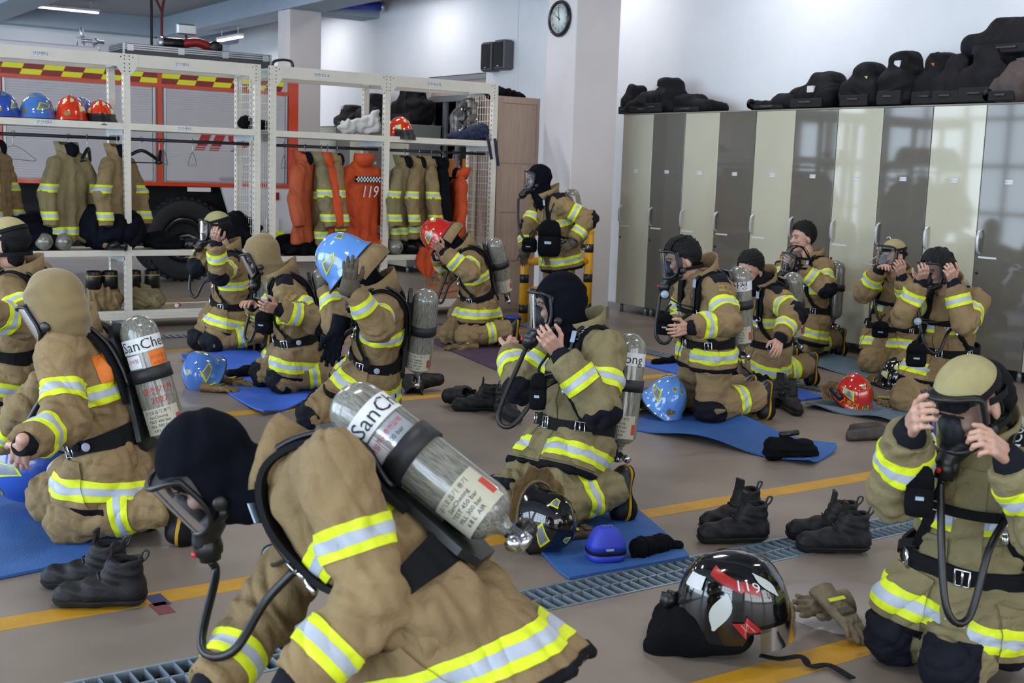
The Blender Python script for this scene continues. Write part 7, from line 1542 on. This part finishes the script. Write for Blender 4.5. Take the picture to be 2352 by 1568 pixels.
# ================================================================== small cases, pouches, cloths
def lump(name, label, cat, prims, m, h=.009, k=.03, seed=1, amp=.006, group=None, wl=.06, origin=None):
    P, Q = skin(prims, h, k, cuts=[lambda P: .003-P[..., 2]] if min(p.lo[2] for p in prims) < .1 else ()); P = P+normals(P, Q)*(wob(P, wl, seed)*amp)[:, None]
    o0 = np.array(origin if origin is not None else [P[:, 0].mean(), P[:, 1].mean(), P[:, 2].min()])
    t = thing(name, label, cat, o0, 0, group); put('cover', P, Q, m, t, True, o0); return t
c = fl(1390, 1290); Rm = Matrix.Rotation(R(20), 4, 'Z')
t = thing('mask_case', 'blue zipped respirator case on the centre mat', 'case', c+A(0, 0, .015)); t.rotation_euler = (0, 0, R(-20)); m_case = mat('blue_case_shell', '2b3bb4', .55, bump=.2, bscale=200)
def sq(zs): 
    V = []; n = 28
    for z, r in zs:
        for i in range(n):
            a = 2*math.pi*i/n; c_, s_ = math.cos(a), math.sin(a); q = (abs(c_)**3.2+abs(s_)**3.2)**(-1/3.2); V.append((r*q*c_, r*q*s_*.82, z))
    F_ = [(k*n+i, k*n+(i+1) % n, (k+1)*n+(i+1) % n, (k+1)*n+i) for k in range(len(zs)-1) for i in range(n)]+[tuple(range(n-1, -1, -1)), tuple(range((len(zs)-1)*n, len(zs)*n))]; return V, F_
V, F_ = sq([(0, .07), (.006, .076), (.03, .08)]); put('base_shell', V, F_, m_case, t, True); V, F_ = sq([(.03, .0815), (.044, .0815)]); put('zip', V, F_, m_blk, t, True)
V, F_ = sq([(.044, .08), (.07, .077), (.105, .062), (.128, .045), (.136, .03), (.138, .01)]); put('lid', V, F_, m_case, t, True)
V, F_ = text2d('GVS', .03); put('lettering', np.stack([V[:, 0], V[:, 1]*1.0, np.full(len(V), .139)], 1), F_, m_gface, t); MB().box(-.02, .012, -.069, -.064, .052, .06).build('logo_tab', m_gface, t)
p = fl(1505, 1275); t = lump('dark_pouch', 'black crumpled glove pair lying at the mat corner', 'gloves', [RC(p+A(-.09, .0, .045), p+A(.06, .02, .04), .045, .038), RC(p+A(.05, .02, .04), p+A(.13, .0, .025), .03, .018), RC(p+A(-.1, 0, .05), p+A(-.13, -.01, .02), .02, .012)], m_blkcl, .007, .02, 3, .006)
p = fl(1820, 1055); t = lump('black_pouch', 'black cloth pouch with a metal whistle on the long blue mat', 'pouch', [RC(p+A(-.12, .04, .06), p+A(.10, .0, .05), .06, .055), RC(p+A(-.13, .05, .1), p+A(-.03, .03, .1), .03, .035), RC(p+A(.08, 0, .05), p+A(.14, -.03, .03), .05, .03)], m_blkcl, .009, .03, 5, .008); MB().tube([p+A(-.09, .02, .15), p+A(.03, .0, .155)], .016, 10).build('metal_tube', m_rub, t, t.location)
p = fl(1525, 838); lump('black_glove_heap', 'black cloth heap on the blue mat behind the centre person', 'cloth', [RC(p+A(-.1, 0, .03), p+A(.12, 0, .03), .03, .035), RC(p+A(.1, 0, .04), p+A(.18, 0, .03), .03, .02)], m_blkcl, .01, .02, 6, .006)
p = fl(1985, 1010); t = lump('grey_shoe_bag', 'dusty grey-brown pouch and flap lying on the floor by the right kneeler', 'pouch', [RC(p+A(-.10, .02, .03), p+A(.14, -.03, .035), .035, .045), RC(p+A(.02, .1, .04), p+A(.2, .06, .04), .04, .04)], mat('dusty_grey_cloth', '3c3634', .85, var=.3, vscale=12), .009, .02, 8, .006)
p = fl(560, 868); lump('dark_cloth', 'dark navy cloth heap between the gloves and the kneeling person', 'cloth', [RC(p+A(-.1, 0, .03), p+A(.15, .05, .05), .04, .05)], m_navcl, .01, .02, 9, .01)
p = fl(45, 975); lump('dark_cap_cloth', 'navy cap and cloth heap under the left kneeler', 'cloth', [EL(p+A(0, 0, .09), (.14, .12, .09)), RC(p+A(.15, .1, .05), p+A(.3, .0, .05), .05, .05)], m_navcl, .01, .03, 10, .008)
p = fl(1178, 748); t = thing('blue_bowl', 'round blue plastic bowl with a black strap at the cupboard foot', 'bowl', p); MB().lathe((0, 0, 0), (0, 0, 1), [(0, .05), (.02, .065), (.06, .085), (.10, .085), (.105, .07)], 20).build('bowl', mat('bowl_blue', '1d3a9c', .4), t); MB().lathe((0, 0, 0), (0, 0, 1), [(.07, .087), (.085, .087)], 20).build('strap', m_blk, t)
# white wire hanger held beside the lockers
t = thing('white_hanger', 'white wire hanger hooked on a locker handle', 'hanger', (XF-.05, 7.05, 1.02)); 
MB().tube(spline([(0, .02, .07), (0, -.01, .085), (0, -.03, .05), (0, 0, .02), (0, 0, -.03), (0, .2, -.15), (0, .2, -.175), (0, -.2, -.175), (0, -.2, -.15), (0, 0, -.03)], 5), .004, 6).build('wire', m_white, t)
# mask held by the bare-headed person at the lockers
q = PP[12]; mp2 = at(1812, 600, depth(q['J']['wrL'])-.02); f2 = nrm(-q['rgt']*.2+nrm(A(-RIGHT[0], -RIGHT[1], 0))); x2 = nrm(np.cross(f2, A(0, 0, 1))); u2 = np.cross(x2, f2)
T = frame(mp2-f2*.07, x2, f2, u2); t = thing('breathing_mask', 'full-face visor mask held in both hands before the lockers', 'mask', (0, 0, 0)); t.matrix_basis = Matrix(T.tolist())
for nm, me_ in (('mask_body', ME_MASK), ('lens', ME_LENS), ('nose_cup', ME_NOSE), ('regulator', ME_REG), ('head_strap', ME_STRAP)): link(nm, me_, t)
# pouches hanging on people
def pouch(label, u, v, d, w, h_, dp, txt=None, m=None):
    p = at(u, v, d); t = thing('hanging_pouch', label, 'pouch', p); t.rotation_euler = (0, 0, -YAW+R(-15))
    V, F_ = sq([(-h_*.5, w*.30), (-h_*.47, w*.42), (-h_*.3, w*.48), (0, w*.47), (h_*.3, w*.43), (h_*.44, w*.34), (h_*.5, w*.18)]); V = np.array(V)*A(1, dp, 1); V = V+(wob(V, w*.6, 3)*w*.03)[:, None]*nrm(A(.3, 1, .2)); put('bag', V, F_, m or m_blkcl, t, True)
    V, F_ = sq([(h_*.08, w*.485), (h_*.3, w*.455), (h_*.45, w*.36), (h_*.52, w*.2)]); put('flap', np.array(V)*A(1, dp*1.03, 1), F_, m or m_blkcl, t, True)
    MB().tube(spline([(0, 0, h_*.48), (.0, .01, h_*.7), (.03, .02, h_)], 5), .006, 6).build('cord', m_blk, t); MB().box(-w*.14, w*.14, -w*.42*dp-.006, -w*.40*dp, -h_*.14, -h_*.07).build('print', m_gface, t); return t
pouch('black pouch with white logo hanging on the standing person', 1262, 548, 11.5, .23, .34, .6)
pouch('round black pouch dangling below the looking-down person\'s hands', 606, 740, 8.05, .125, .14, .8); pouch('round black pouch under the red knob of the tall kneeler', 1528, 745, 7.6, .11, .13, .8); pouch('black pouch at the belt of the netted person by the grey locker', 2022, 757, 9.95, .14, .13, .9); pouch('black printed pouch hanging before the person with black hair', 2105, 815, 8.2, .14, .16, .8)
p = at(775, 765, 7.08); t = thing('work_glove', 'dark glove hanging from the belt of the blue-helmeted person', 'glove', p, 0, 'gloves on the floor'); t.rotation_euler = (R(-100), R(15), -YAW+R(10)); t.scale = (1.15,)*3
P, Q = HANDS['fglove']; put('hand_shell', P+normals(P, Q)*(wob(P, .03, 7)*.003)[:, None], Q, m_navcl, t, True); MB().lathe((0, -.09, 0), (0, 1, 0), [(0, .05), (.05, .045), (.10, .04)], 14).build('cuff', m_navcl, t)
pouch('small dark cap hanging at the standing person\'s side', 1216, 562, 11.6, .15, .14, .8); pouch('black pouch hanging under the right kneeler\'s mask', 2112, 1128, 3.55, .085, .15, .6); pouch('black pouch beside the centre person\'s chest', 1236, 900, 5.35, .08, .16, .6)
# ================================================================== bags on the lockers, gear on the shelves
m_bag = mat('black_bag_nylon', '0d0d11', .7, spec=.2, var=.3, vscale=10, bump=.2, bscale=120); m_bag2 = mat('charcoal_bag_nylon', '17161a', .75, spec=.2, var=.3, vscale=10, bump=.2, bscale=120); m_brown = mat('brown_grey_bag_panel', '4a3f3c', .8, var=.2)
def bag(label, x, y, z, L, w, h_, m, seed, hump=.5, tag=None, wheels=False, handle=True, along='y', tilt=0, group='black kit bags on top of the lockers'):
    """duffel lying on a ledge: length along y"""
    t = thing('kit_bag', label, 'bag', (x, y, z), 0, group); r = h_*.42
    pr = [RB((0, 0, h_*.3), (w*.48, L*.48, h_*.3), min(.09, h_*.28)), RB((0, L*(hump-.5), h_*.6), (w*.38, L*.27, h_*.4), min(.12, h_*.3, L*.24))]
    P, Q = skin(pr, .015, .10, cuts=[lambda P: .002-P[..., 2]]); P = P+normals(P, Q)*(wob(P, .22, seed)*.014+wob(P, .09, seed+2)*.004)[:, None]; P[:, 2] = np.maximum(P[:, 2], .002)
    P[:, 2] *= h_/P[:, 2].max(); put('cover', P, Q, m, t, True)
    if handle and h_ > .6:
        b = MB(); yy = L*(hump-.5); b.tube(spline([(-w*.45, yy-.1, h_*.55), (-w*.3, yy-.09, h_*1.0), (-w*.05, yy, h_*1.08), (-w*.3, yy+.09, h_*.98), (-w*.45, yy+.1, h_*.55)], 5), .011, 7); b.build('carry_handle', m_blk, t)
    MB().box(-w*.5-.012, -w*.5+.03, -L*.32, L*.32, .01, h_*.26, .006).build('base_board', m_tblk, t)
    b = MB(); b.tube([(-w*.5-.02, -L*.12, h_*.16), (-w*.5-.02, L*.12, h_*.16)], .01, 6); b.build('grip', mat('grip_grey', '33363c', .5), t)
    if tag:
        ty, tz, c, s = tag; MB().box(-w*(.385 if tz > h_*.55 else .485)-.004, -w*(.385 if tz > h_*.55 else .485)+.02, ty-s, ty+s, tz-s*.75, tz+s*.75).build('name_tag', mat('tag_'+c, c, .5), t)
    if wheels:
        for dy in (-.1, .1): MB().lathe((-w*.42, L*.5-.06+dy*.0, .06), (-1, 0, 0), [(0, .05), (.03, .05)], 14).build('wheel', m_rub, t)
    return t
TOP = 2.256
def onl(px, py=250): return pl(px, py, 0, 9.1)[1]
bag('flat black bag nearest the big pillar on the lockers', 9.15, 10.55, TOP, .9, .45, .28, m_bag2, 3, .5, None)
bag('black bag with a rounded front and white tag near the pillar', 9.10, onl(1535), TOP, .42, .45, .40, m_bag, 4, .45, (.02, .26, 'd5d5d0', .04))
bag('low black bag sloping down to a point near the pillar', 9.15, onl(1600), TOP, .62, .4, .22, m_bag, 5, .8, None)
bag('black wheeled bag lying flat, leftmost of the long row', 9.08, onl(1800), TOP, .62, .4, .17, m_bag, 6, .2, None, True)
bag('black bag folded into a peak with a white tag', 9.10, onl(1885), TOP, .62, .42, .36, m_bag, 7, .4, (-.04, .18, 'cfcfd2', .04))
bag('black bag with a pale yellow tag', 9.10, onl(1995), TOP, .50, .42, .42, m_bag, 8, .5, (-.06, .25, 'c8c48a', .035))
bag('square black bag with a white paper tag in the middle of the row', 9.08, onl(2078), TOP, .40, .42, .50, m_bag, 9, .5, (-.01, .36, 'c9d3d6', .045))
bag('black bag with an orange tag leaning on the square bag', 9.15, onl(2150), TOP, .45, .42, .47, m_bag, 10, .5, (0, .34, 'a8541c', .03))
bag('black bag with grey and orange tags under the big bag', 9.10, onl(2205), TOP, .42, .42, .44, m_bag2, 11, .5, (0, .26, '8fa0ac', .035))
bag('bulging charcoal bag under the big bag', 9.10, onl(2275), TOP, .5, .45, .50, m_bag2, 12, .5, None)
bag('black and brown wheeled bag at the right picture edge', 8.98, onl(2330)-.05, TOP, .36, .3, .34, m_brown, 13, .4, None, True)
bag('big long black bag piled on top of the other bags', 9.22, onl(2310), TOP+.40, .95, .42, .32, m_bag2, 14, .5, None, handle=True)
bag('black bag behind the pillar on the lockers', 9.2, 11.05, TOP-.001, .3, .35, .36, m_bag, 15, .5, None)
# far row behind the coats
for k, (y, L, h_, lb, mm) in enumerate(((18.35, .8, .36, 'dark bag with a white tag on the far lockers beside the pillar', m_bag2), (17.55, .8, .52, 'tall humped black bag on the far lockers', m_bag), (16.85, .5, .3, 'low dark bag between the humped bags on the far lockers', m_bag2), (16.35, .85, .62, 'big pointed black bag on the far lockers', m_bag))):
    bag(lb, 9.22, y, 2.203, L, .4, h_, mm, 20+k, .5, (.1, .3, 'cfd2d4', .04) if k == 0 else None, group='black kit bags on the far lockers')
for k, (px, h_, lb) in enumerate(((1152, .16, 'dark cloth bundle at the left on top of the wood cupboard'), (1185, .10, 'low dark cloth on top of the wood cupboard'))):
    p = pl(px, 215, 1, 11.4); lump('cloth_bundle', lb, 'cloth', [RC((p[0]-.12, 11.4, 2.42), (p[0]+.12, 11.45, 2.40), h_*.55, h_*.35)], m_blkcl, .012, .03, 31+k, .012)
# ---- things on the shelves
def onshelf(px, z, dy=.15): p = pl(px, 300, 1, YS+dy); return A(p[0], YS+dy, z)
p = onshelf(832, 1.89, .2); t = lump('white_sack', 'crumpled white sack on the right shelf', 'sack', [RC(p+A(-.2, 0, .07), p+A(.12, 0, .10), .07, .09), RC(p+A(.08, 0, .1), p+A(.15, .02, .22), .08, .05)], mat('white_sack', 'b9bab8', .7, var=.1, bump=.3, bscale=30), .011, .03, 41, .018, wl=.09)
p = onshelf(1085, 1.89, .12); t = lump('navy_overalls', 'dark blue overalls with hanging straps at the shelf end', 'overalls', [RC(p+A(-.28, 0, .03), p+A(.0, 0, .06), .03, .06), RC(p+A(.0, 0, .07), p+A(.12, 0, .09), .08, .09)], mat('navy_overalls', '1c2a46', .85, var=.3, vscale=12), .010, .03, 42, .012)
for dx, L in ((.1, .2), (.19, .27)): MB().ribbon(spline([p+A(dx, -.1, .07), p+A(dx+.01, -.155, .0), p+A(dx+.03, -.16, -L*.5), p+A(dx+.06, -.155, -L)], 4), [A(0, -1, 0)]*13, .035, .006).build('strap', mat('navy_strap', '1a2038', .8), t, t.location)
p = onshelf(565, 1.89, .2); lump('black_fur_cap', 'round black woolly cap on the left shelf end', 'cap', [EL(p+A(0, 0, .06), (.08, .08, .07))], m_blkcl, .01, .02, 43, .008)
p = onshelf(600, 1.89, .3); lump('small_dark_box', 'small dark pouch behind the woolly cap', 'pouch', [RC(p+A(-.03, 0, .05), p+A(.03, 0, .05), .05, .05)], m_navcl, .012, .02, 44, .006)
t = thing('plastic_bag', 'clear plastic bag of shoes hanging on the right shelf end', 'bag', onshelf(1062, 2.02, .44)); P, Q = skin([RC((-.05, 0, .1), (.1, 0, .2), .10, .14), RC((-.07, 0, .02), (-.1, 0, -.06), .07, .05)], .013, .03); P = P+normals(P, Q)*(wob(P, .08, 3)*.012)[:, None]; put('film', P, Q, glass_mat('plastic_film', (.82, .82, .82), .05, .3), t, True); P, Q = skin([RC((-.02, 0, .1), (.08, 0, .2), .04, .04)], .012, .02); put('shoe', P, Q, m_navcl, t, True)
t = thing('pipe_handle', 'bent black tube handle on top of the right shelf', 'handle', (4.80, YS+.1, 2.5)); MB().tube(spline([(0, 0, 0), (.02, 0, .05), (.12, 0, .075), (.2, 0, .06), (.22, 0, 0)], 5), .014, 8).build('tube', m_rub, t)
# spare cylinders and dark heaps on the seat shelf
def spare_tank(label, px, py, z, yaw, L=.5):
    p = onshelf(px, z, .05); t = thing('air_cylinder', label, 'air cylinder', p+A(0, 0, .08), R(yaw), 'spare air cylinders on the seat shelf')
    r = .078; prof = [(0, .02)]+[(.075*(1-math.cos(a)), r*math.sin(a)) for a in np.linspace(.25, math.pi/2, 8)]+[(L-.07+.07*math.sin(a), .03+(r-.03)*math.cos(a)) for a in np.linspace(0, math.pi/2, 6)]
    MB().lathe((0, -.13, 0), (0, 1, 0), prof, 26).build('vessel', m_cyl, t); MB().lathe((0, .16, 0), (0, 1, 0), [(0, r+.006), (.05, r+.006)], 26).build('strap', m_tankblk, t); MB().lathe((0, L-.13, 0), (0, 1, 0), [(0, .022), (.06, .022)], 10).build('valve', m_chr, t)
spare_tank('shiny grey air cylinder lying under the left hanging coat', 135, 548, .737, 12); spare_tank('dull grey air cylinder lying beside the blue-helmeted person on the shelf', 908, 560, .662, 8); spare_tank('grey air cylinder end half hidden behind the left person', 88, 552, .737, 20)
def heap(label, name, px0, px1, z, h_, m, seed, cat='clothing', dy=.15):
    a, b_ = onshelf(px0, z, dy), onshelf(px1, z, dy); w = b_[0]-a[0]; mid = (a+b_)/2
    return lump(name, label, cat, [RC(a+A(w*.15, 0, h_*.45), b_+A(-w*.15, 0, h_*.4), h_*.45, h_*.4), EL(mid+A(0, .05, h_*.5), (w*.42, .17, h_*.5)), RC(mid+A(-w*.2, -.08, h_*.3), mid+A(w*.3, -.08, h_*.28), h_*.3, h_*.28)], m, .014, .05, seed, .018, wl=.1)
heap('heap of black clothing under the olive coat', 'clothing_heap', 30, 118, .737, .34, m_navcl, 51); heap('tall navy cloth bundle left of the front shelf post', 'clothing_heap', 208, 296, .737, .46, m_navcl, 52); heap('low black heap right of the front shelf post', 'clothing_heap', 325, 415, .737, .15, m_blkcl, 53)
heap('black helmet and straps heap at the middle of the seat shelf', 'gear_heap', 412, 452, .737, .12, m_rub, 54); heap('black bag heap behind the netted person on the shelf', 'gear_heap', 520, 578, .737, .36, m_blkcl, 55, 'bag', .25); heap('black clothing heap below the faded orange coat', 'clothing_heap', 630, 735, .662, .22, m_blkcl, 56); heap('bright orange trousers bundled on the seat shelf', 'orange_trousers', 742, 890, .662, .26, m_orng, 57)
heap('black round gear bag beside the dull cylinder', 'gear_heap', 925, 975, .662, .20, m_rub, 58); heap('black regulator and strap heap hanging over the shelf edge', 'gear_heap', 235, 290, .737, .10, m_rub, 59, 'gear', .03)
t = thing('orange_cloth', 'orange cloth hanging over the shelf edge under the red helmet', 'cloth', onshelf(990, .62, -.06)); V = []; n = 9
for i in range(n+1):
    u = i/n-.5
    for z, w in ((.12, .10), (.04, .13), (-.04, .15), (-.12, .11), (-.16-.04*math.cos(u*3), .06)): V.append((u*2*w, .012*math.sin(i*1.9), z))
V2 = [(x, y+.012, z) for x, y, z in V]; F_ = [(i*5+j, i*5+j+1, i*5+6+j, i*5+5+j) for i in range(n) for j in range(4)]; put('sheet', V+V2, F_+[tuple(q+len(V) for q in f[::-1]) for f in F_], m_orng, t, True)
# cardboard box on the base shelf
bx = onshelf(1025, .176, .2); t = thing('cardboard_box', 'brown cardboard carton printed with red Korean letters on the bottom shelf', 'box', bx); t.rotation_euler = (0, 0, R(-28)); m_card = mat('cardboard', '93714f', .8, var=.06)
MB().box(-.19, .19, -.14, .14, 0, .27).build('carton', m_card, t)
for s in (-1, 1): MB().prism([(-.19, s*.14, .27), (.19, s*.14, .27), (.19, s*.20, .33), (-.19, s*.20, .33)], (0, 0, .004)).build('flap', m_card, t)
V, F_ = text2d('경남농산', .06); put('lettering', np.stack([V[:, 0]-.03, np.full(len(V), -.1415), V[:, 1]+.20], 1), F_, mat('brown_print', '5a2a1c', .7), t); V, F_ = text2d('제주 월동무', .055); put('lettering', np.stack([V[:, 0]-.02, np.full(len(V), -.1415), V[:, 1]+.13], 1), F_, m_red_ink, t)
MB().ribbon(spline([(-.15, -.1415, .045), (-.05, -.1415, .055), (.05, -.1415, .06), (.16, -.1415, .085)], 4), [A(0, -1, 0)]*13, .016, .001).build('red_swoosh', m_red_ink, t); MB().ribbon(spline([(-.17, -.1415, .025), (-.05, -.1415, .03), (.02, -.1415, .06), (.15, -.1415, .075)], 4), [A(0, -1, 0)]*13, .007, .001).build('dark_swoosh', m_blk_ink, t)
MB().box(-.1915, -.189, -.035, .035, .16, .185).build('hand_hole', m_tblk, t)
# boot-and-trouser bundles on the bottom shelf
def bundle(label, px0, px1, m, h_, seed, boots=True):
    a, b_ = onshelf(px0, .177, .1), onshelf(px1, .177, .1); w = b_[0]-a[0]; mid = (a+b_)/2
    t = lump('trouser_bundle', label, 'trousers', [RC(a+A(w*.25, 0, h_*.35), b_+A(-w*.25, 0, h_*.35), h_*.36, h_*.36), RC(a+A(w*.3, .05, h_*.7), b_+A(-w*.3, .05, h_*.7), h_*.3, h_*.3)], m, .012, .05, seed, .018, wl=.07)
    if boots:
        for k in (-1, 1):
            MB().lathe(mid+A(k*w*.22, .05, h_*.8), (0, 0, 1), [(0, .075), (.16, .07), (.165, .062), (.10, .058)], 16).build('boot_shaft', m_rub, t, t.location); MB().lathe(mid+A(k*w*.22, .05, h_*.8), (0, 0, 1), [(.115, .0725), (.125, .0725)], 16).build('boot_stripe', m_ytrim, t, t.location)
bundle('tan trousers bunched over grey boots on the bottom shelf', 190, 275, m_coat, .24, 61); bundle('olive trousers bunched round black boots right of the post', 278, 378, m_coat2, .24, 62)
t = thing('small_castor', 'small red toy-like castor lying on the bottom shelf', 'castor', onshelf(404, .18, .02)); MB().lathe((0, 0, .022), (0, -1, 0), [(-.012, .02), (.012, .02)], 14).build('wheel', m_white, t); MB().lathe((.02, .01, .026), (0, -1, 0), [(-.012, .02), (.012, .02)], 14).build('wheel', m_red, t); MB().tube([(-.12, .02, .03), (0, .01, .03)], .006, 6).build('axle', m_ytrim, t)
# walking-stick like chrome tube behind the right shelf, red valve board
t = thing('chrome_rail', 'slanted chrome rail leaning behind the orange 119 coat', 'rail', pl(900, 395, 1, 13.2)); MB().tube([(-.35, 0, -.28), (.02, 0, .02), (.3, 0, .04)], .03, 10).build('tube', m_chr, t); MB().tube([(-.35, 0, -.28), (-.35, 0, -1.5)], .025, 10).build('leg', m_chr, t)
